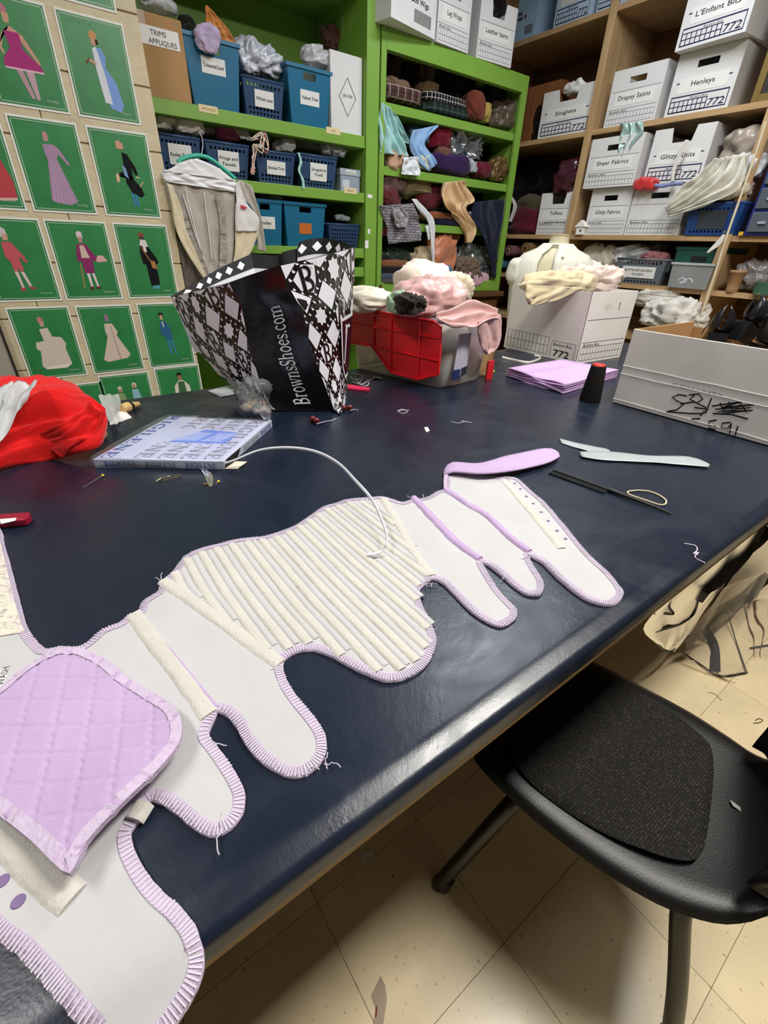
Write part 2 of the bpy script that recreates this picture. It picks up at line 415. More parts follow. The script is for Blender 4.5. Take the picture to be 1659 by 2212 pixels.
def struct(name, mb, m): return tag(mb.build(name, m, center=False), kind='structure')
struct('ceiling', MB().box(-2.2, 3.7, -2.2, 3.2, 3.0, 3.06), M_CEIL)
struct('wall_back', MB().box(-2.2, 3.7, 3.14, 3.2, 0, 3.0), M_ROOM)
struct('wall_right', MB().box(3.62, 3.7, -2.2, 3.14, 0, 3.0), M_ROOM)
struct('wall_front', MB().box(-2.2, 3.62, -2.2, -2.14, 0, 3.0), M_ROOM)
struct('wall_side', MB().box(-2.2, -2.14, -2.14, 3.14, 0, 3.0), M_ROOM)
wl = struct('wall_left', MB().box(-2.14, 0.642, 2.508, 2.59, 0, 3.0), M_WALL)
for r in range(15):
    z0 = 0.0 + r * 0.2045 - 0.022; off = 0.2 * (r % 2)
    for k in range(3):
        x1 = 0.645 - 0.405 * k - (off if k else 0); x0 = 0.645 - 0.405 * (k + 1) - off
        if r % 2 == 0: x0 = 0.645 - 0.405 * (k + 1)
        MB().box(x0 + 0.003, x1, 2.5, 2.509, max(z0 + 0.003, 0), min(z0 + 0.2015, 3.0)).build('block', M_WALL, wl, bevel=0.002)
# grey metal door edge left of the posters
dr = struct('door_1', MB().box(-0.62, -0.108, 2.47, 2.499, 0.0, 2.05), mat('grey_door', '#9b968c', rough=0.45, var=0.08, vscale=5))
MB().box(-0.112, -0.104, 2.466, 2.4995, 0, 2.05).build('edge_strip', mat('door_gap', '#2a2420'), dr)
MB().lathe((0, 0, 0), [(0.012, 0), (0.012, 0.04), (0.026, 0.045), (0.026, 0.07), (0.01, 0.075)], 16).build('knob', mat('steel', '#b8b8b4', rough=0.3, metal=0.9), dr).matrix_local = Matrix.Translation((-0.55, 2.47, 1.0)) @ Matrix.Rotation(PI / 2, 4, 'X')

for i, (lx, ly, ll, lw, ax, pw, lc) in enumerate(LIGHTS):
    t = thing('ceiling_light', ['fluorescent ceiling fixture over the black chair', 'fluorescent ceiling fixture over the left end of the table', 'fluorescent ceiling fixture over the banker boxes'][i], 'light', (lx, ly, 2.94), 0 if ax else PI / 2, 'ceiling fixtures')
    MB().box(-0.63, 0.63, -0.17, 0.17, 0.035, 0.06).build('housing', M_PAPER, t, world=False)
    for s in (-0.08, 0.08): MB().tube([(-0.58, s, 0.015), (0.58, s, 0.015)], 0.013, 10).build('tube', mat('tube_glass', '#f4f4f0', rough=0.3), t, world=False)

# ---------------------------------------------------------------- posters (letter sheets on the block wall)
G1, G2 = '#2f7d46', '#1f5a33'
M_PG = mat('poster_green', '#2f8048', rough=0.38, spec=0.5, var=0.16, vscale=9, bump=0.12, bscale=7)
SK = '#c79a84'
def P4(c, *pts): return (c, pts)
FIG = {   # flat printed figures, sheet coordinates (0..1, 0..1 from the lower left)
 'tutu': [P4(SK, (.37, .80), (.45, .80), (.47, .88), (.42, .95), (.37, .9)), P4('#b9798a', (.36, .9), (.45, .9), (.46, .95), (.41, .98), (.37, .96)), P4(SK, (.30, .70), (.44, .78), (.60, .70), (.78, .44), (.74, .43), (.56, .63), (.54, .72), (.33, .72), (.24, .55), (.27, .48), (.22, .49), (.2, .56)),
   P4('#a83a78', (.33, .72), (.55, .72), (.55, .56), (.76, .42), (.80, .36), (.2, .36), (.22, .44), (.36, .56)), P4('#d8b9c4', (.2, .36), (.8, .36), (.78, .34), (.22, .34)), P4('#b793a0', (.36, .34), (.46, .34), (.55, .06), (.49, .05)), P4('#c0a0ac', (.50, .34), (.63, .34), (.62, .05), (.57, .05))],
 'maid': [P4('#c99768', (.42, .84), (.54, .84), (.55, .90), (.48, .93), (.42, .9)), P4(SK, (.43, .78), (.51, .77), (.52, .84), (.44, .85)), P4('#3a2c26', (.51, .78), (.56, .79), (.55, .84), (.51, .84)), P4('#7f9fd8', (.47, .74), (.58, .76), (.64, .66), (.60, .55), (.74, .40), (.80, .14), (.72, .06), (.55, .10), (.48, .5)), P4('#d5d8df', (.43, .74), (.50, .76), (.56, .50), (.60, .14), (.47, .15), (.43, .5)), P4(SK, (.42, .56), (.46, .58), (.38, .62), (.33, .60)), P4('#7a5a3a', (.27, .58), (.36, .64), (.34, .60), (.29, .55))],
 'lilac': [P4('#c08a90', (.44, .82), (.52, .82), (.53, .90), (.48, .94), (.44, .9)), P4('#a989a8', (.40, .78), (.58, .79), (.66, .74), (.78, .57), (.75, .55), (.62, .68), (.58, .62), (.76, .10), (.62, .05), (.40, .07), (.30, .10), (.42, .60), (.40, .70)), *[P4('#cdb4cc', (.47 + .022 * k, .60), (.475 + .022 * k, .60), (.355 + .065 * k, .08), (.345 + .065 * k, .08)) for k in range(6)]],
 'blackcoat': [P4('#cf9a86', (.42, .84), (.55, .84), (.56, .90), (.48, .95), (.42, .92)), P4('#16161a', (.50, .80), (.60, .78), (.72, .62), (.74, .52), (.68, .52), (.63, .62), (.64, .46), (.76, .36), (.80, .26), (.72, .22), (.56, .27), (.48, .40), (.49, .56), (.36, .52), (.38, .48), (.49, .52)), P4('#7b9cc4', (.46, .64), (.52, .60), (.55, .46), (.47, .50)), P4('#d8b890', (.30, .50), (.36, .53), (.36, .42), (.30, .40)), P4('#3f7fa0', (.52, .28), (.58, .27), (.60, .10), (.55, .10)), P4('#3f7fa0', (.60, .27), (.65, .25), (.66, .10), (.61, .09)), P4('#d3c29a', (.69, .50), (.76, .50), (.76, .48), (.69, .48)), P4('#b7a080', (.74, .36), (.82, .42), (.82, .45), (.73, .38))],
 'pinkman': [P4('#c9bfc4', (.34, .82), (.46, .82), (.45, .92), (.38, .96), (.33, .90)), P4(SK, (.36, .78), (.45, .78), (.46, .86), (.37, .86)), P4('#c25a62', (.32, .76), (.48, .76), (.62, .58), (.66, .50), (.62, .48), (.53, .58), (.55, .38), (.48, .36), (.46, .42), (.44, .36), (.38, .37), (.37, .50), (.31, .56)), P4('#d8c4bf', (.38, .37), (.44, .36), (.46, .14), (.42, .14)), P4('#d8c4bf', (.48, .36), (.54, .36), (.60, .16), (.55, .16)), P4('#b45055', (.39, .14), (.47, .14), (.47, .10), (.39, .09)), P4('#b45055', (.54, .16), (.66, .14), (.62, .11), (.54, .13))],
 'fan': [P4('#d6c5cb', (.46, .84), (.56, .84), (.56, .92), (.50, .94), (.45, .91)), P4('#c08a80', (.47, .78), (.54, .78), (.54, .86), (.47, .86)), P4('#8a2f66', (.42, .76), (.58, .76), (.70, .60), (.76, .54), (.74, .50), (.64, .54), (.62, .34), (.44, .34), (.42, .52), (.36, .50), (.36, .62)), P4('#cdb8a8', (.46, .74), (.54, .74), (.60, .56), (.44, .56)), P4('#d9a8a8', (.70, .52), (.76, .60), (.86, .60), (.93, .52), (.74, .50)), P4('#b08a56', (.38, .48), (.40, .48), (.36, .12), (.34, .12)), P4('#dccfd0', (.46, .34), (.52, .34), (.52, .14), (.48, .14)), P4('#dccfd0', (.56, .34), (.61, .34), (.64, .14), (.60, .14)), P4('#6a2030', (.46, .14), (.52, .14), (.52, .10), (.46, .10)), P4('#6a2030', (.58, .14), (.66, .14), (.66, .11), (.58, .11))],
 'robe': [P4('#8a4a38', (.42, .88), (.52, .88), (.53, .94), (.42, .95)), P4('#4a3440', (.43, .84), (.52, .84), (.52, .89), (.43, .89)), P4('#d8d2d4', (.40, .76), (.58, .74), (.55, .84), (.44, .85)), P4('#131316', (.40, .76), (.58, .74), (.72, .56), (.74, .50), (.68, .48), (.68, .16), (.48, .14), (.46, .48), (.40, .48), (.38, .64)), P4('#e0d8dc', (.45, .78), (.52, .78), (.53, .66), (.48, .67)), P4('#b07648', (.56, .54), (.66, .52), (.68, .40), (.58, .42)), P4('#b07648', (.41, .74), (.43, .74), (.57, .54), (.55, .53)), P4('#4f97a8', (.50, .13), (.66, .15), (.66, .09), (.52, .09))],
 'wide': [P4('#b98078', (.42, .84), (.52, .84), (.52, .91), (.46, .94), (.42, .9)), P4('#c09a88', (.44, .78), (.52, .78), (.52, .86), (.44, .86)), P4('#cfc3b8', (.40, .74), (.56, .76), (.60, .62), (.76, .60), (.82, .50), (.78, .42), (.82, .16), (.70, .10), (.30, .10), (.24, .16), (.30, .40), (.24, .44), (.26, .54), (.42, .56)), P4('#e3dbd2', (.30, .14), (.78, .17), (.70, .11), (.34, .11))],
 'gown': [P4('#9a6f96', (.45, .82), (.54, .82), (.53, .92), (.47, .94)), P4('#d0bfb2', (.42, .78), (.58, .78), (.66, .64), (.62, .58), (.82, .24), (.74, .18), (.30, .14), (.22, .18), (.42, .56), (.40, .66)), P4('#a89488', (.53, .74), (.545, .74), (.60, .17), (.57, .17))],
 'bluesuit': [P4('#2a2422', (.38, .84), (.48, .84), (.49, .90), (.42, .92), (.38, .9)), P4(SK, (.40, .79), (.46, .79), (.46, .87), (.40, .87)), P4('#2c5f86', (.38, .77), (.50, .77), (.60, .62), (.60, .42), (.46, .42), (.42, .55), (.36, .50), (.36, .64)), P4('#3b7fa4', (.46, .42), (.52, .42), (.54, .16), (.50, .16)), P4('#3b7fa4', (.54, .42), (.60, .42), (.65, .16), (.61, .16)), P4('#d9d2c8', (.42, .76), (.45, .76), (.46, .66), (.44, .66))],
 'bonnets': [P4('#d8d0c4', (.30, .76), (.38, .76), (.38, .84), (.33, .86), (.29, .83)), P4('#b07860', (.31, .74), (.36, .74), (.36, .81), (.31, .81)), P4('#8aa070', (.28, .73), (.40, .72), (.46, .50), (.46, .1), (.22, .1), (.26, .5)), P4('#d8d0c4', (.62, .80), (.72, .80), (.72, .88), (.66, .90), (.62, .87)), P4('#b07860', (.64, .79), (.69, .79), (.69, .86), (.64, .86)), P4('#8fb8cc', (.60, .77), (.74, .77), (.80, .5), (.82, .1), (.54, .1), (.58, .5))],
 'vest': [P4('#1f1a18', (.46, .88), (.58, .88), (.58, .94), (.50, .96), (.46, .93)), P4('#a8705a', (.48, .80), (.57, .80), (.57, .90), (.48, .90)), P4('#dcd6cc', (.36, .70), (.48, .80), (.60, .80), (.74, .68), (.76, .5), (.34, .5)), P4('#3f6a44', (.46, .78), (.62, .78), (.66, .4), (.42, .4)), P4('#4a4038', (.42, .4), (.66, .4), (.64, .1), (.46, .1))],
 'redfig': [P4(SK, (.68, .78), (.76, .78), (.76, .88), (.70, .9)), P4('#b8484e', (.64, .76), (.80, .76), (.98, .30), (.97, .10), (.60, .08), (.52, .2)), P4('#d8b0a8', (.6, .08), (.97, .10), (.96, .07), (.62, .05))],
 'none': [],
}
POST = [ # x0, z_top (relative to the eye), figure, name, label
 (0.128, .993, 'none', '', 'green costume poster at the very top above the pink tutu poster'),
 (0.355, .993, 'none', '', 'green costume poster at the very top above the blue dress poster'),
 (0.122, .677, 'tutu', 'Fiordiligi', 'green costume poster of a figure in a pink tutu'),
 (0.366, .677, 'maid', 'Despina', 'green costume poster of a figure in blue dress and white apron'),
 (-.108, .362, 'redfig', 'Dorabella', 'green poster with a red dress cut off at the left'),
 (0.130, .362, 'lilac', 'Fiordiligi', 'green costume poster of a lilac striped gown'),
 (0.378, .362, 'blackcoat', 'Despina', 'green costume poster of a figure in a black tailcoat'),
 (-.082, .047, 'pinkman', 'Ferrando', 'green costume poster of a man in a rose pink suit'),
 (0.150, .047, 'fan', 'Guglielmo', 'green costume poster of a figure in purple coat holding a pink fan'),
 (0.392, .047, 'robe', 'Despina', 'green costume poster of a black robe with an orange satchel'),
 (-.070, -.266, 'wide', 'Dorabella', 'green costume poster of a very wide white hooped gown'),
 (0.172, -.268, 'gown', 'Fiordiligi', 'green costume poster of a long cream gown, lilac hair'),
 (0.414, -.266, 'bluesuit', 'Despina', 'green costume poster of a dark-haired figure in a blue suit'),
 (-.030, -.592, 'none', 'Dorabella', 'green costume poster in the lowest row, beside the red cloth'),
 (0.182, -.568, 'bonnets', 'Despina', 'green costume poster of two women in white bonnets'),
 (0.426, -.560, 'vest', 'Ferrando', 'green costume poster of a man in a green vest'),
]
for (x0, zt, fig, nm, lab) in POST:
    PW, PH = 0.218, 0.292; zt += EYE.z; Yw = 2.4985
    t = thing('costume_poster', lab, 'poster', (x0 + PW / 2, Yw, zt - PH), 0, 'costume posters on the block wall')
    q = lambda u, v, d: (x0 + u * PW, Yw - d, zt - PH + v * PH)
    rc = lambda mb, a, b, c, d, o: mb.quad(q(a, b, o), q(c, b, o), q(c, d, o), q(a, d, o))
    mb = MB(); mb.box(x0, x0 + PW, Yw - 0.001, Yw, zt - PH, zt); mb.build('paper', M_PAPER, t)
    mb = MB(); rc(mb, .028, .022, .972, .978, .0016); mb.build('green_ground', M_PG, t)
    mb = MB()
    for a, b, c, d in ((.05, .038, .95, .044), (.05, .956, .95, .962), (.05, .038, .058, .962), (.942, .038, .95, .962)): rc(mb, a, b, c, d, .0020)
    mb.build('border_line', ink('#c9d3c6'), t)
    if FIG[fig]:
        cols = []; mb = MB()
        for k, (c, pts) in enumerate(FIG[fig]):
            if c not in cols: cols.append(c)
            mb.cur = cols.index(c); mb.quad(*[q(0.06 + .88 * u, 0.05 + .88 * v, .0020 + .00012 * k) for u, v in pts])
        mb.build('printed_figure', [ink(c) for c in cols], t, fixn=False)
        text('Così Fan Tutte', 0.009, ink('#5f9a70'), t, q(.33, .915, .0021), (1, 0, 0), (0, 0, 1))
        text(nm, 0.0075, ink('#b5c9b8'), t, q(.78, .105, .0022), (1, 0, 0), (0, 0, 1))

# ---------------------------------------------------------------- green shelving behind, on the far wall
YS = 2.6
lu = thing('green_shelf_unit', 'tall bright green shelf unit holding blue bins and baskets', 'shelf', (1.18, 2.85, 0))
g = lambda nm, *b: MB().box(*b).build(nm, M_GREEN, lu, bevel=0.002)
g('side_panel', 0.60, 0.625, YS + .005, 3.12, 0, 2.9)
g('side_panel', 1.742, 1.80, YS - .004, 3.12, 0, 2.9)
g('post', 1.742, 1.822, YS - .012, YS - .004, 0, 2.9)
g('back_panel', 0.625, 1.742, 3.10, 3.12, 0, 2.9)
for zt, th in ((1.814, .052), (1.562, .046), (1.29, .038), (1.19, .05), (0.86, .05), (0.3, .05), (2.42, .05), (2.9, .05)):
    g('shelf', 0.625, 1.742, YS, 3.10, zt - th, zt)
g('rail', 1.60, 1.742, YS - .003, YS + .02, 1.24, 1.252)
for (px, py, Y, s) in ((450, 236, YS, 'APPLIQUES'), (720, 283, YS, 'TRIM'), (757, 412, YS, 'RIBBON')):
    p = ty(px, py, Y); MB().box(p.x - .042, p.x + .042, YS - .0012, YS, p.z - .013, p.z + .013).build('shelf_label', mat('label_cream', '#d9c79c', rough=0.6), lu)
    text(s, .009, ink('#a08c60'), lu, (p.x, YS - .0018, p.z), (1, 0, 0), (0, 0, 1))
for (px, py, w_, h_) in ((799, 424, .016, .008), (797, 500, .008, .012), (792, 528, .012, .02)):
    p = ty(px, py, YS - .012); MB().box(p.x - w_, p.x + w_, YS - .0132, YS - .012, p.z - h_, p.z + h_).build('sticker', M_PAPER, lu)

cb = thing('green_hutch', 'open green cupboard crammed with folded fabric, on a wooden dresser', 'cupboard', (2.39, 2.85, 1.04))
g = lambda nm, *b: MB().box(*b).build(nm, M_GREEN, cb, bevel=0.002)
XC0, XC1 = 1.826, 2.975
g('side_panel', XC0, XC0 + .03, YS + .002, 3.06, 1.04, 2.255)
g('side_panel', XC1 - .03, XC1, YS + .002, 3.06, 1.04, 2.255)
g('stile', XC0 + .0005, XC0 + .034, YS - .02, YS + .001, 1.04, 2.255)
g('stile', XC1 - .05, XC1 - .0005, YS - .02, YS + .001, 1.04, 2.255)
g('top_rail', XC0 + .035, XC1 - .051, YS - .02, YS + .02, 2.172, 2.255)
g('top_panel', XC0 + .0305, XC1 - .0305, YS + .021, 3.06, 2.225, 2.253)
g('back_panel', XC0 + .0305, XC1 - .0305, 3.03, 3.06, 1.04, 2.22)
CZ = [1.976, 1.70, 1.436, 1.11]
for zt in CZ[:3]: g('shelf', XC0 + .031, XC1 - .031, YS + .004, 3.03, zt - .042, zt)
g('shelf', XC0 + .031, XC1 - .031, YS + .004, 3.03, zt - .36, CZ[3])
g('bottom_rail', XC0 + .035, XC1 - .051, YS - .018, YS + .003, 1.042, 1.108)
for px in (822, 878):
    p = ty(px, 618, YS - .018); MB().box(p.x - .01, p.x + .01, YS - .022, YS - .018, p.z - .007, p.z + .007).build('catch', mat('rust', '#5a2a1c', rough=0.5), cb)
ds = thing('dresser', 'dark brown wooden dresser carrying the green cupboard', 'dresser', (2.39, 2.85, 0))
MB().box(XC0 - .02, XC1 + .02, YS - .06, 3.12, 1.005, 1.039).build('top', M_DRESS, ds, bevel=.004)
MB().box(XC0, XC1, YS - .02, 3.12, 0.05, 1.005).build('carcass', M_DRESS, ds)
for k in range(3):
    for j in range(4):
        x0 = XC0 + .03 + k * .365
        d = MB().box(x0, x0 + .345, YS - .038, YS - .0205, .12 + j * .22, .32 + j * .22).build('drawer', M_DRESS, ds, bevel=.004)
        MB().lathe((x0 + .17, YS - .055, .215 + j * .22), [(.004, 0), (.012, .004), (.012, .012), (.004, .016)], 12).build('knob', mat('brass', '#8a6f3a', rough=.35, metal=.8), d)

# plywood shelving along the right wall
XS = 3.15
ws = thing('plywood_shelving', 'large plywood shelving along the right wall, full of white boxes', 'shelf', (3.37, 1.3, 0))
WZ = [2.51, 1.968, 1.414, 1.152, 0.86, 0.35]
UY = [3.10, 2.19, 1.205, 0.20]
for y in UY: MB().box(XS, 3.60, y - .010, y + .010, 0, 2.95).build('upright', M_PLYZ, ws)
for y in UY: MB().box(XS - .008, XS, y - .024, y + .024, 0, 2.95).build('face_trim', M_PLYZ, ws, bevel=.001)
for z in WZ + [2.95]:
    for a, b in zip(UY, UY[1:]):
        MB().box(XS, 3.60, b + .0105, a - .0105, z - .026, z).build('shelf', M_PLYX, ws)
MB().box(3.60, 3.617, -0.2, 3.12, 0, 2.96).build('back_panel', wood_mat('plywood_back', '#7d5c3c', '#624629', 1), ws)
MB().box(XS, 3.60, -0.2, -0.18, 0, 2.95).build('upright', M_PLYZ, ws)
for z in WZ: MB().box(XS, 3.60, -0.1795, .1895, z - .026, z).build('shelf', M_PLYX, ws)
# ---------------------------------------------------------------- cutting table
def vinyl():
    m = mat('navy_vinyl', '#161e2e', rough=0.30, spec=0.42, var=0.10, vscale=3)
    nt, b = nodes_of(m); N = nt.nodes; Lk = nt.links; geo = N.new('ShaderNodeNewGeometry')
    a = N.new('ShaderNodeTexNoise'); a.inputs['Scale'].default_value = 6; a.inputs['Detail'].default_value = 8; a.inputs['Roughness'].default_value = 0.62; a.inputs['Distortion'].default_value = 0.7
    c = N.new('ShaderNodeTexVoronoi'); c.inputs['Scale'].default_value = 420
    d = N.new('ShaderNodeTexNoise'); d.inputs['Scale'].default_value = 45; d.inputs['Detail'].default_value = 5; d.inputs['Distortion'].default_value = 2.0
    for t in (a, c, d): Lk.new(geo.outputs['Position'], t.inputs['Vector'])
    b1 = N.new('ShaderNodeBump'); b1.inputs['Strength'].default_value = 0.16; b1.inputs['Distance'].default_value = 0.006
    b2 = N.new('ShaderNodeBump'); b2.inputs['Strength'].default_value = 0.04; b2.inputs['Distance'].default_value = 0.001
    b3 = N.new('ShaderNodeBump'); b3.inputs['Strength'].default_value = 0.10; b3.inputs['Distance'].default_value = 0.0008
    Lk.new(a.outputs['Fac'], b1.inputs['Height']); Lk.new(c.outputs['Distance'], b2.inputs['Height']); Lk.new(d.outputs['Fac'], b3.inputs['Height'])
    Lk.new(b1.outputs[0], b2.inputs['Normal']); Lk.new(b2.outputs[0], b3.inputs['Normal']); Lk.new(b3.outputs[0], b.inputs['Normal'])
    # faint scuffs
    s = N.new('ShaderNodeTexNoise'); s.inputs['Scale'].default_value = 9; s.inputs['Detail'].default_value = 6; s.inputs['Distortion'].default_value = 1.5
    Lk.new(geo.outputs['Position'], s.inputs['Vector'])
    r = N.new('ShaderNodeMapRange'); r.inputs['From Min'].default_value = 0.35; r.inputs['From Max'].default_value = 0.7; r.inputs['To Min'].default_value = 0.24; r.inputs['To Max'].default_value = 0.40
    Lk.new(s.outputs['Fac'], r.inputs['Value']); Lk.new(r.outputs[0], b.inputs['Roughness'])
    return m
M_VINYL = vinyl()
TX0, TX1, TY0, TY1 = -1.25, 2.32, 0.138, 1.352
PROF = [(.30, H), (.176, H), (.166, .9412), (.160, .9408), (.155, .9392), (.148, .9378), (.1430, .9362), (.1402, .9320), (.1396, .928), (.1390, .923), (.1385, .9178), (.1384, .9166), (.1386, .9158), (.1392, .9152), (.1408, .9149), (.165, .9146)]
def table_z(y):
    if y >= .176: return H
    if y < .1402: return .9320 - (.1402 - y) * .45
    return float(np.interp(y, [.1402, .143, .148, .155, .160, .166, .176], [.932, .9362, .9378, .9392, .9408, .9412, H]))
tb = thing('cutting_table', 'large cutting table padded with navy blue vinyl', 'table', ((TX0 + TX1) / 2, 0.75, 0))
n = 40; prof = [(TY1 - (p[0] - .138) if False else p[0], p[1]) for p in PROF]
far_p = [(TY1 - (y - .138), z) for y, z in reversed(PROF)]
ring = far_p + prof
P = [[(TX0 + (TX1 - TX0) * i / n, y, z) for y, z in ring] for i in range(n + 1)]
mb = MB().grid(P)
for i in (0, n): mb.add(P[i], [tuple(range(len(ring)))])
mb.build('vinyl_cover', M_VINYL, tb, smooth=True)
MB().box(TX0 + .02, TX1 - .02, .1455, TY1 - .014, .888, .9142).build('board', mat('table_board', '#33281d', rough=.8), tb)
MB().box(TX0 + .02, TX1 - .02, .1436, .1448, .8945, .9142).build('edge_strip', mat('edge_tan', '#a98d66', rough=.7), tb)
for x in (-1.1, 0.75, 2.15):
    for y in (0.60, 1.18): MB().box(x - .03, x + .03, y - .03, y + .03, 0, .8875).build('leg', M_DRESS, tb, bevel=.003)
    MB().box(x - .02, x + .02, .685, 1.149, .80, .86).build('apron', M_DRESS, tb)
MB().box(-1.07, 2.12, 1.16, 1.20, .30, .36).build('stretcher', M_DRESS, tb)
MB().box(-1.2, 2.28, .66, .68, .0, .8875).build('light_block_panel', M_DRESS, tb)  # unseen panel, added to keep light from behind off the floor

# ---------------------------------------------------------------- the corset bodice, lining side up
def pxs(s, z=H): return [tz(float(a), float(b), z) for a, b in (q.split(',') for q in s.split())]
OUT = ("100,1408 130,1404 180,1401 225,1366 262,1350 283,1331 300,1330 312,1305 345,1281 350,1261 375,1240 400,1207 412,1200 430,1192 470,1182 520,1170 560,1166 600,1155 640,1140 670,1120 700,1100 730,1090 760,1082 800,1080 825,1078 850,1085 870,1090 893,1083 905,1083 925,1078 945,1066 960,1061 964,1045 962,1022 985,1027 1025,1032 1073,1035 1114,1037 "
       "1145,1065 1177,1092 1224,1148 1268,1201 1311,1242 1336,1273 1341,1292 1321,1311 1293,1308 1255,1292 1205,1252 1173,1220 1152,1208 1145,1203 1142,1211 1152,1233 1169,1261 1170,1277 1161,1288 1136,1286 1111,1270 1079,1242 1054,1223 1039,1219 1048,1239 1073,1277 1101,1308 1114,1324 1111,1338 1085,1355 1060,1350 1020,1325 985,1290 960,1265 945,1256 930,1255 904,1278 909,1310 936,1370 938,1397 922,1434 890,1461 845,1475 808,1466 758,1443 716,1420 675,1408 638,1413 611,1432 "
       "616,1471 642,1514 677,1557 699,1592 701,1631 677,1666 647,1681 612,1675 569,1649 534,1610 512,1570 490,1547 471,1541 460,1562 449,1592 467,1618 495,1657 516,1692 527,1722 521,1761 499,1792 464,1809 425,1792 382,1757 347,1735 326,1733 304,1774 282,1800 286,1834 312,1886 347,1930 391,1969 421,2012 432,2056 421,2108 391,2160 356,2208 300,2262 235,2272 174,2208 108,2130 43,2060 0,2030 -60,1965 -120,1850 -140,1600 -150,1350 -90,1180 -40,1120 0,1147 9,1180 26,1241 43,1306 56,1353 74,1384")
M_LIN = mat('white_lining', '#bab9bb', rough=.85, spec=.2, var=.035, vscale=14, bump=.4, bscale=22)
M_CREAM = mat('cream_tape', '#c4c1b9', rough=.9, spec=.15, var=.04, vscale=30, bump=.35, bscale=240)
M_LAV = mat('lavender_cloth', '#b59cc2', rough=.62, spec=.35, var=.05, vscale=18, bump=.15, bscale=160, sheen=.2)
M_LAVE = mat('lavender_edge', '#c0b0c8', rough=.8, spec=.2, var=.07, vscale=60, bump=.4, bscale=260)
M_STI = mat('white_thread', '#c8c0ce', rough=.75, spec=.25)
cor = thing('corset_bodice', 'white-lined corset with lavender edges lying open on the navy table', 'corset', (0.2, 0.4, H))
base = dense([Vector((p.x, p.y)) for p in pxs(OUT)], 0.006)
def zlin(x, y):
    return table_z(y) - H + 0.0007 * (1 + nz((x, y, 0), 22, 2)) + 0.0016 * max(0, nz((x, y, 0), 9, 5)) + 0.0013 * max(0, ridge((x, y, 0), 16, 7)) + 0.0004
def ztop(x, y): return H + .0022 + zlin(x, y)
fill(base, H, .011, zlin).build('lining', M_LIN, cor, smooth=True)
# overlocked edge: band with looping stitches
area = sum(a.x * b.y - b.x * a.y for a, b in zip(base, base[1:] + base[:1]))
sg = 1 if area > 0 else -1
fine = dense(base, .0024); nf = len(fine); A = []; B = []; st = MB()
for i, p in enumerate(fine):
    t = (fine[(i + 2) % nf] - fine[i - 2]).normalized(); nn = Vector((-t.y, t.x)) * sg
    o = p - nn * (.0012 + .0006 * nz((p.x, p.y, 0), 160, 1)); q = p + nn * .0072
    A.append((o.x, o.y, ztop(p.x, p.y) + .0002)); B.append((q.x, q.y, ztop(q.x, q.y) + .0008))
    s2 = p - nn * (.0006 + .0012 * random.random()); e2 = p + nn * .0066; tt = t * .00055
    st.add([(s2.x - tt.x, s2.y - tt.y, ztop(p.x, p.y) + .0009), (s2.x + tt.x, s2.y + tt.y, ztop(p.x, p.y) + .0009), (e2.x + tt.x, e2.y + tt.y, ztop(q.x, q.y) + .0015), (e2.x - tt.x, e2.y - tt.y, ztop(q.x, q.y) + .0015)], [(0, 1, 2, 3)])
mb = MB(); mb.add(A + B + [(a[0], a[1], table_z(a[1]) + .0004) for a in A], [(i, (i + 1) % nf, nf + (i + 1) % nf, nf + i) for i in range(nf)] + [(i, (i + 1) % nf, 2 * nf + (i + 1) % nf, 2 * nf + i) for i in range(nf)])
mb.build('overlock_edge', M_LAVE, cor, smooth=True)
tag(st.build('overlock_stitching', M_STI, cor), kind='stuff')

def band(name, path, wid, hgt, m, par=cor, wob=0.0, prof=7, z=None):
    """raised half-round tape lying on the lining"""
    path = resample([Vector((p.x, p.y, 0)) for p in path], max(8, int(len(path) * 8))); mb = MB(); P = []
    for i, p in enumerate(path):
        t = (path[min(i + 1, len(path) - 1)] - path[max(i - 1, 0)]).normalized(); nn = Vector((-t.y, t.x, 0)); row = []
        ww = wid * (1 + wob * nz(p, 60, wid * 1000))
        for k in range(prof):
            u = k / (prof - 1) * 2 - 1; q = p + nn * (u * ww / 2)
            row.append((q.x, q.y, (z if z else ztop(q.x, q.y)) + hgt * (1 - abs(u) ** 5) * (1 + .25 * nz(q, 90, 3)) + .0001))
        P.append(row)
    mb.grid(P); a = [(q[0], q[1], (z if z else ztop(q[0], q[1]))) for q in (P[0][0], P[0][-1])]
    mb.add(P[0], [tuple(range(prof))]); mb.add(P[-1], [tuple(range(prof))])
    return mb.build(name, m, par, smooth=True)
FR = [Vector((p.x, p.y)) for p in pxs("356,1264 378,1243 402,1210 430,1196 470,1186 520,1174 560,1170 600,1159 640,1144 670,1124 700,1104 730,1094 760,1086 800,1083 818,1082 870,1160 928,1252 906,1280 906,1310 930,1370 932,1397 916,1432 886,1456 845,1469 808,1460 758,1437 716,1414 675,1402 638,1407 605,1432 480,1347")]
def clip_y(poly, x):
    ys = []
    for a, b in zip(poly, poly[1:] + poly[:1]):
        if (a.x > x) != (b.x > x): ys.append(a.y + (b.y - a.y) * (x - a.x) / (b.x - a.x))
    return sorted(ys)
x = 0.060
while x < 0.385:
    ys = clip_y(FR, x + .004)
    if len(ys) >= 2 and ys[-1] - ys[0] > .03:
        sl = .02 * (x - .2)
        band('boning_channel', [Vector((x, ys[-1] - .004, 0)), Vector((x + sl * .3, (ys[0] + ys[-1]) / 2, 0)), Vector((x + .004, ys[0] + .004, 0))], .0112, .0024, M_CREAM)
        band('bone_casing', [Vector((x + .0098, ys[-1] - .006, 0)), Vector((x + .0098 + sl * .3, (ys[0] + ys[-1]) / 2, 0)), Vector((x + .0138, ys[0] + .006, 0))], .0068, .0014, M_LIN)
    x += .0200
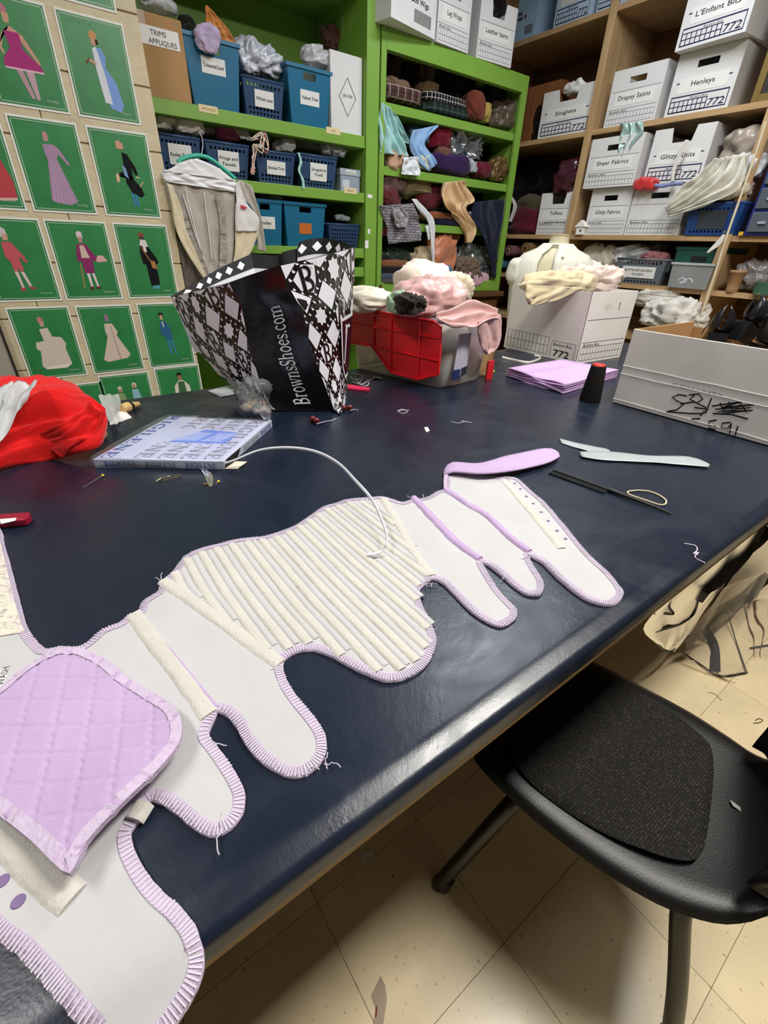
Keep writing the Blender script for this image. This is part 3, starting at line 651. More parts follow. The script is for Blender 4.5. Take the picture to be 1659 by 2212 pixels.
V2 = lambda s: [Vector((p.x, p.y, 0)) for p in pxs(s)]
band('seam_tape', V2("353,1259 420,1305 500,1363 606,1441"), .0155, .0026, M_CREAM, wob=.2)
band('seam_tape', V2("290,1331 345,1405 400,1475 455,1552"), .0170, .0027, M_CREAM, wob=.12)
band('seam_tape', V2("828,1083 862,1140 895,1200 932,1250"), .0140, .0024, M_CREAM, wob=.15)
band('seam_tape', V2("1086,1040 1150,1115 1212,1190"), .0135, .0022, M_CREAM, wob=.08)
band('seam_tape', V2("-30,1765 60,1860 163,1950"), .0205, .0030, M_CREAM, wob=.08)
band('seam_tape', V2("316,1742 292,1780"), .0160, .0048, M_CREAM)
band('lavender_seam', V2("893,1080 940,1130 990,1180 1036,1214"), .0130, .0042, M_LAV, wob=.3)
band('lavender_seam', V2("962,1062 1010,1095 1045,1115 1100,1165 1142,1198"), .0120, .0042, M_LAV, wob=.4)
band('lavender_seam', V2("309,1341 372,1415 425,1480 470,1536"), .0040, .0016, M_LAV)
for s, r in (("1111,1048 1123,1061 1136,1077 1151,1092 1168,1111 1183,1130 1202,1152 1220,1169", .0026), ("10,1908 45,1953 -28,1860", .0042)):
    for p in pxs(s):
        MB().lathe((p.x, p.y, ztop(p.x, p.y) + .0002), [(r, 0), (r * .9, .0006), (r * .3, .0003)], 14).build('eyelet', mat('eyelet_dark', '#7a6690', rough=.8), cor)
# floral upper part of the left panel
FL = "-3,1150 5,1182 20,1243 36,1308 48,1352 58,1372 30,1377 -10,1383 -60,1386 -140,1380 -150,1350 -90,1190 -40,1130"
mfl = mat('floral_lining', '#dccfc2', rough=.85, spec=.2)
nt, b = nodes_of(mfl); geo = nt.nodes.new('ShaderNodeNewGeometry'); vv = nt.nodes.new('ShaderNodeTexNoise'); vv.inputs['Scale'].default_value = 34; vv.inputs['Detail'].default_value = 3; vv.inputs['Distortion'].default_value = 2.6
rr = nt.nodes.new('ShaderNodeValToRGB'); e = rr.color_ramp.elements; e[0].position = .465; e[0].color = (*lin('#dccfc2'), 1); e[1].position = .5; e[1].color = (*lin('#8f9488'), 1)
k = rr.color_ramp.elements.new(.535); k.color = (*lin('#dccfc2'), 1)
nt.links.new(geo.outputs['Position'], vv.inputs['Vector']); nt.links.new(vv.outputs['Fac'], rr.inputs['Fac']); nt.links.new(rr.outputs[0], b.inputs['Base Color'])
fill([Vector((p.x, p.y)) for p in pxs(FL)], H + .0022, .012, lambda x, y: zlin(x, y) + .0004, .001).build('floral_panel', mfl, cor, smooth=True)
p = tz(4, 1464, H + .004)
cgt = MB(); cgt.add([tz(-14, 1452, H + .0046), tz(19, 1443, H + .0046), tz(15, 1462, H + .0046), tz(1, 1485, H + .0046), tz(-14, 1486, H + .0046)], [(0, 1, 2, 3, 4)])
cgt.build('care_tag', M_PAPER, cor, solid=.0006)
text('WASH', .006, ink('#555560'), cor, tz(6, 1460, H + .0054), (.2, .9, 0), (-.9, .2, 0))
# quilted lavender flap folded over
FQ = "-60,1540 0,1493 48,1450 95,1417 143,1402 182,1404 226,1424 269,1459 321,1493 365,1524 386,1550 396,1584 391,1619 369,1654 339,1689 304,1723 265,1762 226,1803 196,1838 180,1872 164,1902 130,1878 78,1824 26,1780 0,1760 -60,1700"
ZQ = H + .010
fq = dense([Vector((p.x, p.y)) for p in pxs(FQ, ZQ + .004)], .005)
e0 = tz(391, 1619, ZQ); e1 = tz(164, 1902, ZQ)
ed = Vector((e1.x - e0.x, e1.y - e0.y)).normalized(); en = Vector((-ed.y, ed.x))
def zq(x, y):
    g = 0
    for c, sp in ((x * .562 + y * .827, .0240), (x * .976 - y * .218, .0252)):
        d = (.5 - abs((c / sp) % 1 - .5)) * sp
        g = max(g, math.exp(-((abs(d) - .0010) / .0006) ** 2))
    dd = abs((Vector((x, y)) - Vector((e0.x, e0.y))).dot(en))
    return .0022 - .0017 * g + .010 * math.exp(-(dd / .045) ** 2) + .003 * nz((x, y, 0), 14, 4)
o = fill(fq, ZQ, .0017, zq, .0035).build('quilted_flap', M_LAV, cor, smooth=True)
fine = dense(fq, .003); nf = len(fine); A = []; B = []; C = []; ar = sum(a.x * b.y - b.x * a.y for a, b in zip(fq, fq[1:] + fq[:1])); sg = 1 if ar > 0 else -1
for i, p in enumerate(fine):
    t = (fine[(i + 2) % nf] - fine[i - 2]).normalized(); nn = Vector((-t.y, t.x)) * sg; q = p + nn * .0078; o_ = p - nn * .0008; z = ZQ + .0035 + zq(p.x, p.y)
    A.append((o_.x, o_.y, z)); B.append((q.x, q.y, ZQ + .0035 + zq(q.x, q.y) + .0007 + .0005 * (i % 2))); C.append((o_.x, o_.y, z - .005))
mb = MB(); mb.add(A + B + C, [(i, (i + 1) % nf, nf + (i + 1) % nf, nf + i) for i in range(nf)] + [(i, (i + 1) % nf, 2 * nf + (i + 1) % nf, 2 * nf + i) for i in range(nf)])
mb.build('flap_edge', M_LAVE, cor)
# lavender shoulder strap folded back at the right
zs = [.003, .014, .018, .016, .012, .009, .005]
Ltop = [tz(a, b, H + z) for (a, b), z in zip(((958, 1020), (976, 999), (1035, 1001), (1098, 985), (1177, 970), (1203, 976), (1208, 986)), zs)]
Lbot = [tz(a, b, H + z) for (a, b), z in zip(((961, 1030), (975, 1019), (1035, 1022), (1086, 1020), (1142, 1010), (1189, 998), (1208, 988)), zs)]
loft(Ltop, Lbot, 10, 30, .0012, 1, 3, (0, 0, 1)).build('shoulder_strap', M_LAV, cor, smooth=True, solid=.003)
loft([tz(960, 1018, H + .006), tz(958, 1040, H + .004), tz(959, 1062, H + .004)], [tz(968, 1020, H + .008), tz(966, 1040, H + .006), tz(966, 1062, H + .005)], 5, 10).build('strap_fold', M_LAVE, cor, smooth=True, solid=.002)
# loose thread ends
rt = random.Random(3)
def thread(px, py, l, m, par, z=H + .003, n=7, wig=.5):
    p = tz(px, py, z); a = rt.uniform(0, 2 * PI); pts = [p]
    for k in range(n): a += rt.uniform(-wig, wig); p = p + Vector((math.cos(a), math.sin(a), 0)) * l / n; pts.append(p + Vector((0, 0, rt.uniform(0, .002))))
    return MB().tube(pts, .00045, 5).build('loose_thread', m, par)
for px, py in ((350, 1255), (345, 1262), (700, 1650), (690, 1662), (708, 1625), (470, 1806), (478, 1800), (820, 1076), (1100, 1031), (1190, 1100), (1140, 1200), (1150, 1206), (945, 1262), (935, 1260), (1085, 1252), (890, 1080), (920, 1076), (612, 1432), (455, 1600)):
    thread(px, py, .016, M_STI, cor, H + .004, wig=.8)
# ---------------------------------------------------------------- things on the table
def tp(px, py, p0, n):
    r = ray(px, py); n = Vector(n); return EYE + r * ((Vector(p0) - EYE).dot(n) / r.dot(n))
M_FILM = film('clear_film', (.93, .95, .97), .14, .14, .18)
M_FILMW = film('milky_film', (.93, .94, .96), .5, .2, .25)
M_BLACK = mat('black_woven_plastic', '#0c0c0e', rough=.26, spec=.55, bump=.35, bscale=35)
M_BWHITE = mat('white_print', '#d6d5dc', rough=.35, spec=.45)

# --- tote bag
bag = thing('tote_bag', 'large black and white patterned tote bag standing open on the table', 'bag', (.52, 1.1, H))
def E3(*a): return [ty(x, y, d) if d else tz(x, y, H + .002) for x, y, d in a]
GLe = E3((495, 610, 1.075), (524, 673, 1.07), (536, 736, 1.065), (557, 805, 1.06), (578, 863, 1.057), (597, 888, 0))
GRe = E3((605, 573, .985), (623, 631, .982), (650, 667, .98), (671, 751, .98), (702, 836, .98), (722, 888, 0))
LOe = E3((369, 641, 1.36), (412, 736, 1.33), (442, 775, 1.30), (485, 820, 1.24), (533, 856, 1.15), (592, 889, 0))
ROe = E3((765, 533, 1.20), (764, 600, 1.20), (760, 680, 1.18), (751, 760, 1.13), (747, 860, 1.02), (736, 896, 0))
FG0 = E3((542, 549, 1.50), (560, 640, 1.42), (580, 720, 1.34), (600, 800, 1.25)); FG1 = E3((643, 537, 1.44), (650, 640, 1.37), (655, 720, 1.30), (660, 800, 1.2))
class Face:
    def __init__(s, A, B, bulge, seed):
        s.A = resample(A, 41); s.B = resample(B, 41); s.b = bulge; s.seed = seed
    def at(s, u, v, off=0.0):
        v = min(max(v, 0), 1) * 40; i = min(int(v), 39); f = v - i
        a = s.A[i].lerp(s.A[i + 1], f); b = s.B[i].lerp(s.B[i + 1], f)
        i2 = min(i + 1, 39); t = (s.A[i2 + 1] - s.A[max(i2 - 2, 0)] + s.B[i2 + 1] - s.B[max(i2 - 2, 0)]); n = (b - a).cross(t).normalized()
        if n.dot(EYE - a) < 0: n = -n
        k = s.b * math.sin(PI * u) * (0.5 + 0.5 * math.sin(PI * min(1, v / 40 + .2))) + .004 * math.sin(PI * u) * nz((u * 4, v / 9, 0), 1, s.seed)
        return a.lerp(b, u) + n * (k + off)
    def mesh(s, nu=14, nv=40, off=0.0):
        return MB().grid([[s.at(i / (nu - 1), j / (nv - 1), off) for i in range(nu)] for j in range(nv)])
fG = Face(GLe, GRe, -.016, 1); fL = Face(LOe, GLe, .012, 2); fR = Face(GRe, ROe, .014, 3)
fG.mesh().build('gusset_panel', M_BLACK, bag, smooth=True)
fL.mesh().build('side_panel', M_BLACK, bag, smooth=True)
fR.mesh().build('side_panel', M_BLACK, bag, smooth=True)
M_GREYIN = mat('grey_bag_lining', '#b9b8bd', rough=.4, spec=.4, var=.06, vscale=12)
backL = Face(E3((369, 641, 1.36), (420, 660, 1.34), (480, 700, 1.29), (540, 800, 1.2)), FG0, 0, 4)
backR = Face(FG1, E3((765, 533, 1.20), (758, 640, 1.19), (735, 720, 1.16), (700, 800, 1.1)), 0, 5)
top_b = resample(E3((369, 640, 1.36), (430, 606, 1.40), (476, 579, 1.45), (542, 549, 1.50)), 24); low_b = resample(E3((420, 760, 1.30), (470, 770, 1.28), (520, 790, 1.24), (600, 800, 1.22)), 24)
MB().grid([[a.lerp(b, k / 7) for k in range(8)] for a, b in zip(top_b, low_b)]).build('back_panel', M_GREYIN, bag, smooth=True)
top_g = resample(E3((542, 549, 1.50), (600, 552, 1.47), (610, 545, 1.45), (643, 537, 1.44)), 16); low_g = resample(E3((600, 800, 1.22), (640, 800, 1.2)), 16)
MB().grid([[a.lerp(b, k / 7) for k in range(8)] for a, b in zip(top_g, low_g)]).build('back_gusset', M_GREYIN, bag, smooth=True)
top_r = resample(E3((643, 524, 1.44), (670, 517, 1.43), (700, 515, 1.41), (735, 521, 1.33), (765, 533, 1.20)), 20); low_r = resample(E3((640, 800, 1.2), (736, 800, 1.1)), 20)
MB().grid([[a.lerp(b, k / 7) for k in range(8)] for a, b in zip(top_r, low_r)]).build('back_panel', M_GREYIN, bag, smooth=True)
M_HEM = mat('black_hem', '#0b0b0d', rough=.6, spec=.25)
# printed hem turned inside the far rims
for tt, lw_ in ((top_b, low_b), (top_g, low_g), (top_r, low_r)):
    hm = MB(); hp = MB(); m_ = len(tt)
    n3 = Vector((-.3, -1, .1)) * .003
    hm.grid([[a + n3, a.lerp(b, .12) + n3] for a, b in zip(tt, lw_)]).build('hem_band', M_HEM, bag, solid=.001)
    if tt is not top_g:
        n4 = n3 * 1.9
        for k in range(0, m_ - 3, 3):
            a, b = tt[k], lw_[k]; c, d = tt[k + 2], lw_[k + 2]; e_, f_ = tt[k + 1], lw_[k + 1]
            hp.quad(a.lerp(b, .065) + n4, e_.lerp(f_, .105) + n4, c.lerp(d, .065) + n4, e_.lerp(f_, .022) + n4)
        hp.build('hem_print', M_BWHITE, bag, fixn=False)
# printed lattice of diamonds, initials and stars
def star(cx, cy, r1, r2, n): return [(cx + (r1 if k % 2 == 0 else r2) * math.cos(PI * k / n), cy + (r1 if k % 2 == 0 else r2) * math.sin(PI * k / n)) for k in range(2 * n)]
def lattice(face, W, Hh, a, excl, ang):
    mb = MB(); ca, sa = math.cos(ang), math.sin(ang)
    def put(poly, off, mi):
        pts = [(x / W, y / Hh) for x, y in poly]
        if all(0.0 <= u <= 1.0 and 0.004 <= v <= .985 for u, v in pts):
            cu = sum(p[0] for p in pts) / len(pts); cv = sum(p[1] for p in pts) / len(pts)
            if excl(cu, cv): return
            mb.cur = mi; mb.quad(*[face.at(u, v, off) for u, v in pts])
        elif any(0 <= u <= 1 and 0.004 <= v <= .985 for u, v in pts):
            pts = [(min(max(u, 0), 1), min(max(v, .004), .985)) for u, v in pts]
            cu = sum(p[0] for p in pts) / len(pts); cv = sum(p[1] for p in pts) / len(pts)
            if excl(cu, cv): return
            mb.cur = mi; mb.quad(*[face.at(u, v, off) for u, v in pts])
    for i in range(-14, 26):
        for j in range(-14, 26):
            x0, y0 = i * a, j * a; X_, Y_ = x0 * ca - y0 * sa, x0 * sa + y0 * ca
            if not (-a < X_ < W + a and -a < Y_ < Hh + a): continue
            tr = lambda pts: [(X_ + x * ca - y * sa, Y_ + x * sa + y * ca) for x, y in pts]
            ty_ = (i + j) % 2
            if ty_ == 0:
                d = a * .37; put(tr([(-d, -d), (d, -d), (d, d), (-d, d)]), .0012, 0)
            elif j % 2 == 0:
                put([(X_ + x * a * .47, Y_ + y * a * .47) for x, y in ((-1.05, -.1), (-.2, -1.), (.9, -.8), (.8, .2), (.3, 1.05), (-.7, .75))], .0012, 0)
                polys, wd = serif_polys('B')
                for q in polys: put([(X_ + (p[0] - wd / 2) * a * .80, Y_ - (p[1] - .5) * a * .80) for p in q], .0024, 1)
            else:
                put([(X_ + x, Y_ + y) for x, y in star(0, 0, a * .36, a * .26, 8)], .0012, 0)
            for k in range(3):
                bx, by = a * .5, (-.3 + .3 * k) * a
                put(tr([(bx + a * .07 * math.cos(t), by + a * .09 * math.sin(t)) for t in (0, .8, 1.6, 2.4, 3.14)]), .0016, 0)
                put(tr([(by, a * .5 + .0), (by + a * .09, a * .5 + a * .04), (by + a * .05, a * .5 + a * .1), (by - a * .03, a * .5 + a * .08)]), .0016, 0)
    return mb
exL = lambda u, v: (v > .50 + .55 * u) and u < .62
exR = lambda u, v: u > .64 and .33 < v < .66
lattice(fL, .27, .34, .056, exL, PI / 4 - .1).build('printed_pattern', [M_BWHITE, M_BLACK], bag, fixn=False)
lattice(fR, .21, .35, .056, exR, PI / 4 - .1).build('printed_pattern', [M_BWHITE, M_BLACK], bag, fixn=False)
M_MAR = mat('maroon_print', '#2a0a18', rough=.35)
mb = MB(); mb.quad(*[fR.at(u, v, .002) for u, v in ((.60, .34), (.78, .32), (1, .30), (1, .66), (.86, .69), (.70, .63))]); mb.build('emblem_border', M_BWHITE, bag, fixn=False)
mb = MB(); mb.quad(*[fR.at(u, v, .0035) for u, v in ((.64, .355), (.80, .338), (1, .315), (1, .635), (.86, .668), (.725, .615))]); mb.build('emblem', M_MAR, bag, fixn=False)
mb = MB(); serif(mb, 'B', .075, lambda x, y: fR.at(.72 + x / .21 * .95, .605 - y / .32, .005)); mb.build('emblem_initial', M_BWHITE, bag, fixn=False)
mb = MB()
for (a0, a1) in (((.0, .50), (.30, .62)), ((.30, .62), (.42, .75)), ((.42, .75), (.56, .95)), ((.56, .95), (.62, 1.0))):
    mb.quad(fL.at(a0[0], a0[1], .002), fL.at(a1[0], a1[1], .002), fL.at(a1[0], a1[1] - .02, .002), fL.at(a0[0], a0[1] - .02, .002))
mb.build('emblem_outline', M_BWHITE, bag, fixn=False)
mb = MB(); polys, wd = serif_polys('BrownsShoes.com', .04)
for q in polys: mb.quad(*[fG.at(.46 + .16 * (1 - p[0] / wd) * 0 + (-.26 * (p[1] - .35)) + .10, .93 - p[0] / wd * .70, .003) for p in q])
mb.build('lettering', mat('white_letter', '#e6e6ea', rough=.4), bag, fixn=False)
# bottom
mb = MB(); mb.add([GLe[-1], GRe[-1], ROe[-1], tz(690, 850, H + .003), LOe[-1]], [(0, 1, 2, 3, 4)]); mb.build('base', M_BLACK, bag, solid=.003)

# --- flat boxed boning
RB = thing('boning_box', 'flat white and blue box of boning tape wrapped in clear film', 'box', (.2, .94, H))
nl, nr, fr, fle = [Vector((a, b, H)) for a, b in ((.022, .917), (.217, .785), (.386, .951), (.205, 1.098))]
HB = .017; upz = Vector((0, 0, HB))
MB().hexa([nl, nr, fr, fle, nl + upz, nr + upz, fr + upz, fle + upz]).build('carton', mat('carton_white', '#b6bace', rough=.35, spec=.5, var=.04, vscale=10), RB, bevel=.001)
def fb(a, b, o=.0006):                   # a: near-left -> near-right, b: near -> far (0..1)
    p = nl.lerp(nr, a).lerp(fle.lerp(fr, a), b); return p + upz + Vector((0, 0, o))
M_BLUE = mat('print_blue', '#5f7fd0', rough=.35, spec=.5); M_DBLUE = ink('#3a4f9a'); M_GREYP = ink('#8e929f')
MB().quad(fb(.36, .36), fb(.86, .36), fb(.84, .62), fb(.52, .66)).build('blue_panel', M_BLUE, RB, fixn=False)
mb = MB()
for k in range(7):
    for s in range(2): b0 = .40 + .028 * k; mb.quad(fb(.40 + .01 * k + .22 * s, b0, .0011), fb(.58 + .01 * k + .21 * s, b0, .0011), fb(.58 + .01 * k + .21 * s, b0 + .010, .0011), fb(.40 + .01 * k + .22 * s, b0 + .010, .0011))
mb.build('small_print', ink('#dfe4f4'), RB, fixn=False)
for col, hgt, m_, a0 in ((0, .085, M_DBLUE, .07), (1, .115, M_GREYP, .34), (2, .115, M_GREYP, .52), (3, .115, M_GREYP, .70), (4, .115, M_GREYP, .88)):
    mb = MB(); polys, wd = serif_polys('RIGILENE', .1)
    for q in polys:
        pts = [(a0 + hgt * (p[1] - .5), .97 - p[0] / wd * .94) for p in q]
        cb_ = sum(p[1] for p in pts) / 4
        if col and (.35 < cb_ < .68) and a0 < .86: continue
        mb.quad(*[fb(a, b, .0008) for a, b in pts])
    mb.build('lettering', m_, RB, fixn=False)
for k in range(3):
    mb = MB(); polys, wd = serif_polys('RIGILENE', .1); nn = (nr - nl).cross(Vector((0, 0, 1))).normalized()
    for q in polys: mb.quad(*[nl.lerp(nr, .08 + .31 * k + .24 * p[0] / wd) + Vector((0, 0, .003 + .010 * p[1])) + nn * .0007 for p in q])
    mb.build('lettering', M_DBLUE, RB, fixn=False)
nn = (fr - nr).cross(Vector((0, 0, 1))).normalized(); mb = MB(); polys, wd = serif_polys('RIGILENE', .1)
for q in polys: mb.quad(*[nr.lerp(fr, .72 + .24 * p[0] / wd) + Vector((0, 0, .004 + .009 * p[1])) + nn * .0007 for p in q])
mb.build('lettering', M_DBLUE, RB, fixn=False)
mb = MB()
for (a0, a1) in ((.36, .50), (.53, .68)): mb.quad(*[nr.lerp(fr, a) + Vector((0, 0, z)) + nn * .0007 for a, z in ((a0, .004), (a1, .004), (a1, .013), (a0, .013))])
mb.build('printed_frame', M_GREYP, RB, fixn=False)
mb = MB(); mb.quad(*[nr.lerp(fr, a) + Vector((0, 0, z)) + nn * .0012 for a, z in ((.0, .002), (.22, .002), (.30, .016), (.04, .0172))]); mb.build('torn_opening', M_HOLE, RB, fixn=False)
MB().extr([nr + Vector((0, 0, .001)), nr + Vector((.02, -.012, .001)), nr + Vector((.045, .004, .003)), nr.lerp(fr, .14) + Vector((.004, -.004, .002))], (0, 0, .0012)).build('torn_flap', mat('torn_card', '#d8cfba', rough=.8), RB)
ex = (nr - nl).normalized()
L1 = [nl - ex * .006 + Vector((0, 0, .003)), nl - ex * .005 + Vector((0, 0, HB + .003)), fle - ex * .005 + Vector((0, 0, HB + .003)), fle - ex * .006]
L2 = [nr + Vector((0, -.004, .002)), nr + Vector((-.01, -.004, HB + .002)), fr + Vector((-.01, 0, HB + .0025)), fr + Vector((.004, 0, .006))]
MB().grid([[p + Vector((0, 0, .0016 * nz(p, 60, 2))) for p in resample([a.lerp(b, k / 9) for k in range(10)], 20)] for a, b in zip(resample(L1, 14), resample(L2, 14))]).build('film_wrap', film('wrap_film', (.97, .97, 1.0), .05, .08, .25), RB, smooth=True)
mb = MB(); rr_ = resample(E3((560, 905, .99), (545, 870, 1.0), (552, 845, 1.04)), 9); r2 = resample(E3((590, 900, 1.0), (600, 870, 1.02), (570, 838, 1.05)), 9)
fw = thing('film_wad', 'crumpled clear plastic film between the boning box and the tote bag', 'plastic', (.4, 1.0, H))
blob(tz(557, 885) + Vector((0, 0, .035)), (.035, .03, .035), 5, .5, 30, nu=24, nv=16).build('film', M_FILM, fw, smooth=True)
loft([tz(505, 895), tz(515, 880, H + .03), tz(540, 862, H + .05)], [tz(560, 915), tz(585, 900, H + .03), tz(575, 868, H + .06)], 10, 12, .006, 3, 8, (0, 0, 1)).build('film_fold', M_FILM, fw, smooth=True)

# --- loop of boning tape springing out of the box
pts = [tz(a, b, H + z) for a, b, z in ((478, 1003, .008), (505, 995, .018), (560, 973, .035), (620, 967, .047), (680, 975, .052), (730, 1000, .052), (770, 1040, .045), (803, 1078, .036), (826, 1125, .028), (836, 1160, .022), (831, 1185, .017), (815, 1196, .012), (793, 1199, .007))]
pts = resample(pts, 46); sd = [Vector((.25, .1, 1.0)).lerp(Vector((.9, .5, .35)), max(0, (i - 26) / 20)) for i in range(46)]
tag(MB().ribbon(pts, .0054, sd, .0010).build('boning_tape', mat('boning_white', '#d9dbe2', rough=.45, spec=.4), smooth=True), 'thin white boning tape arching from the flat box to the corset', 'tape')

# --- clear tub with red lid propped against it
tub = thing('plastic_tub', 'clear plastic tub stuffed with pale fabric, label on its end', 'tub', (1.0, 1.18, H))
b_ = [Vector((.868, 1.36, H)), Vector((.945, .990, H)), Vector((1.150, 1.010, H)), Vector((1.09, 1.38, H))]
c_ = sum((p for p in b_), Vector()) / 4; HT = .198
def ringt(k, z, rnd=.03, m=5):
    out = []
    for i in range(4):
        p = c_ + (b_[i] - c_) * k; pa = c_ + (b_[i - 1] - c_) * k; pb = c_ + (b_[(i + 1) % 4] - c_) * k
        a = p + (pa - p).normalized() * rnd; bq = p + (pb - p).normalized() * rnd
        for t in range(m + 1):
            u = t / m; q = a * (1 - u) ** 2 + p * 2 * u * (1 - u) + bq * u * u; out.append(Vector((q.x, q.y, H + z)))
    return out
M_TUB = film('tub_plastic', (.90, .91, .93), .42, .18, .35)
wt = MB().grid([ringt(.95, .001), ringt(.98, .01), ringt(1.0, .06), ringt(1.03, HT - .02), ringt(1.04, HT - .018), ringt(1.085, HT - .016), ringt(1.09, HT), ringt(1.05, HT)], closev=True)
r0 = ringt(.95, .001); wt.add(r0, [tuple(range(len(r0)))]); wt.build('wall', M_TUB, tub, smooth=True)
blob(c_ + Vector((0, 0, .052)), (.095, .165, .05), 3, .06, 12).build('folded_tan_cloth', fabric('#b39772'), tub, smooth=True)
blob(c_ + Vector((0, 0, .135)), (.11, .17, .055), 4, .06, 12).build('white_cloth', fabric('#d8d2c6'), tub, smooth=True)
e1_ = (b_[2] - b_[1]).normalized(); n1_ = Vector((e1_.y, -e1_.x, 0)); p1_ = b_[1] + n1_ * .012
qq = lambda px, py, o=0: tp(px, py, p1_ + n1_ * o, n1_)
MB().extr([qq(992, 722), qq(1018, 719), qq(1006, 806), qq(976, 822)], n1_ * .001).build('paper_label', mat('label_violet', '#b9b6c8', rough=.45), tub)
MB().extr([qq(978, 800, .0015), qq(994, 797, .0015), qq(992, 818, .0015), qq(975, 822, .0015)], n1_ * .0008).build('label_corner', mat('label_navy', '#27305f', rough=.45), tub)
mb = MB()
for k in range(9): mb.extr([qq(997 + 1.6 * k, 795 - .7 * k, .002), qq(997.8 + 1.6 * k, 794.7 - .7 * k, .002), qq(994.8 + 1.6 * k, 815 - .9 * k, .002), qq(994 + 1.6 * k, 815.3 - .9 * k, .002)], n1_ * .0004)
mb.build('barcode', ink('#333344'), tub)
lid = thing('red_tub_lid', 'red plastic tub lid with raised ribs leaning on the clear tub', 'lid', (.86, 1.1, H))
e2_ = (b_[0] - b_[1]).normalized(); n2_ = Vector((-abs(e2_.y), -abs(e2_.x) * (1 if e2_.x < 0 else 1), 0)).normalized()
n2_ = Vector((0, 0, 1)).cross(e2_).normalized()
if n2_.dot(EYE - b_[1]) < 0: n2_ = -n2_
pl_ = b_[1] + n2_ * .034
nL = (n2_ + Vector((0, 0, .02))).normalized()
ql = lambda px, py, o=0: tp(px, py, pl_ + n2_ * o, nL)
M_RED = mat('red_plastic', '#d81a26', rough=.3, spec=.5, var=.05, vscale=6)
outl = [(753, 661), (800, 669), (860, 680), (938, 694), (950, 700), (954, 708), (952, 760), (948, 809), (925, 812), (902, 820), (874, 813), (844, 805), (830, 785), (803, 748), (780, 744), (753, 742)]
MB().extr([ql(a, b) for a, b in outl], nL * -.004).build('panel', M_RED, lid, bevel=.001)
for s in (((754, 697), (845, 713), (952, 731)), ((754, 737), (843, 756), (948, 780)), ((808, 684), (808, 746)), ((846, 690), (844, 805)), ((908, 697), (903, 818)), ((753, 662), (938, 694), (953, 705), (948, 809)), ((803, 748), (830, 785), (844, 805), (902, 820), (947, 809)), ((753, 741), (803, 748)), ((757, 669), (930, 699))):
    MB().tube([ql(a, b, .002) for a, b in s], .0030, 6).build('rib', M_RED, lid)

# fabrics heaped in the tub
def heap(nm, lab, cat, x0, y0, x1, y1, pl, d, ry, m, seed, amp=.22, sc=14, st=(1, 1, 1), grp=None, e=.75, par=None, nu=60, nv=40, drop=0):
    """crumpled cloth filling a box of the view at a known distance"""
    f = ty if pl == 'Y' else tx
    cc = f((x0 + x1) / 2, (y0 + y1) / 2, d); l = f(x0, (y0 + y1) / 2, d); r = f(x1, (y0 + y1) / 2, d); t = f((x0 + x1) / 2, y0, d); bo = f((x0 + x1) / 2, y1, d)
    hw = abs(r.x - l.x) / 2 if pl == 'Y' else abs(r.y - l.y) / 2; hh = abs(t.z - bo.z) / 2 - drop
    rad = (hw, ry, hh) if pl == 'Y' else (ry, hw, hh)
    cc = cc + (Vector((0, ry * .6, 0)) if pl == 'Y' else Vector((ry * .6, 0, 0)))
    k = 1 / (1 + amp * .45)
    mb = blob(cc, tuple(q * k for q in rad), seed, amp, sc, st, nu, nv, True, e)
    if par is not None: return mb.build(nm, m, par, smooth=True)
    return tag(mb.build(nm, m, smooth=True), lab, cat, grp)
CR = fabric('#e4ddcd'); CR2 = fabric('#e8dccf'); PK = satin('#d2a6a4')
heap('cream_cloth', 'cream cloth heaped on the left side of the clear tub', 'cloth', 762, 625, 862, 678, 'Y', 1.22, .09, CR, 21, .2, 20)
heap('cream_cloth', 'tall cream ruffled cloth at the back of the clear tub', 'cloth', 896, 580, 965, 680, 'Y', 1.28, .07, CR2, 22, .25, 22, (1, 1, .5))
heap('cream_lace', 'scalloped cream lace behind the pink satin in the tub', 'cloth', 955, 598, 1026, 668, 'Y', 1.22, .06, fabric('#ded3ba'), 23, .22, 26)
heap('pink_satin', 'shiny dusty pink satin spilling over the front of the clear tub', 'cloth', 890, 612, 1012, 690, 'Y', 1.05, .08, PK, 24, .30, 16, (1, 1, 1))
heap('green_bow', 'pale green and black cloth flower at the edge of the tub', 'cloth', 852, 642, 905, 680, 'Y', 1.08, .04, fabric('#8fa88a'), 26, .4, 40)
heap('black_bow', 'small black and brown ribbon bow beside the green flower', 'ribbon', 868, 640, 926, 683, 'Y', 1.03, .025, fabric('#2b2420'), 27, .45, 42)
ps = thing('pink_satin_swag', 'dusty pink satin hanging over the right corner of the tub', 'cloth', (1.12, .98, H + .05))
loft([ty(940, 680, .975), ty(985, 664, .975), ty(1012, 652, .98), ty(1045, 655, .98), ty(1074, 668, .985)], [ty(948, 697, .95), ty(985, 708, .945), ty(1020, 710, .945), ty(1050, 695, .95), ty(1082, 690, .965)], 20, 40, .010, 2.4, 31, (-.3, -.6, .7)).build('swag', PK, ps, smooth=True, solid=.002)
loft([ty(1030, 695, .952), ty(1034, 725, .955), ty(1040, 752, .96), ty(1050, 765, .962)], [ty(1081, 680, .965), ty(1084, 715, .968), ty(1078, 745, .968), ty(1058, 766, .964)], 20, 30, .006, 1.6, 32, (-.3, -1, .1)).build('tail', PK, ps, smooth=True, solid=.002)
mbx = thing('wooden_tray', 'small open unfinished wooden box right of the clear tub', 'box', (1.28, 1.22, H))
wy = M_PLYX
q0 = tz(1058, 800); q1 = tz(1105, 768); q0 = Vector((1.215, 1.03, H)); q1 = Vector((1.36, 1.20, H)); dv = (q1 - q0); sv = Vector((-dv.y, dv.x, 0)).normalized() * .11
hb = Vector((0, 0, .088))
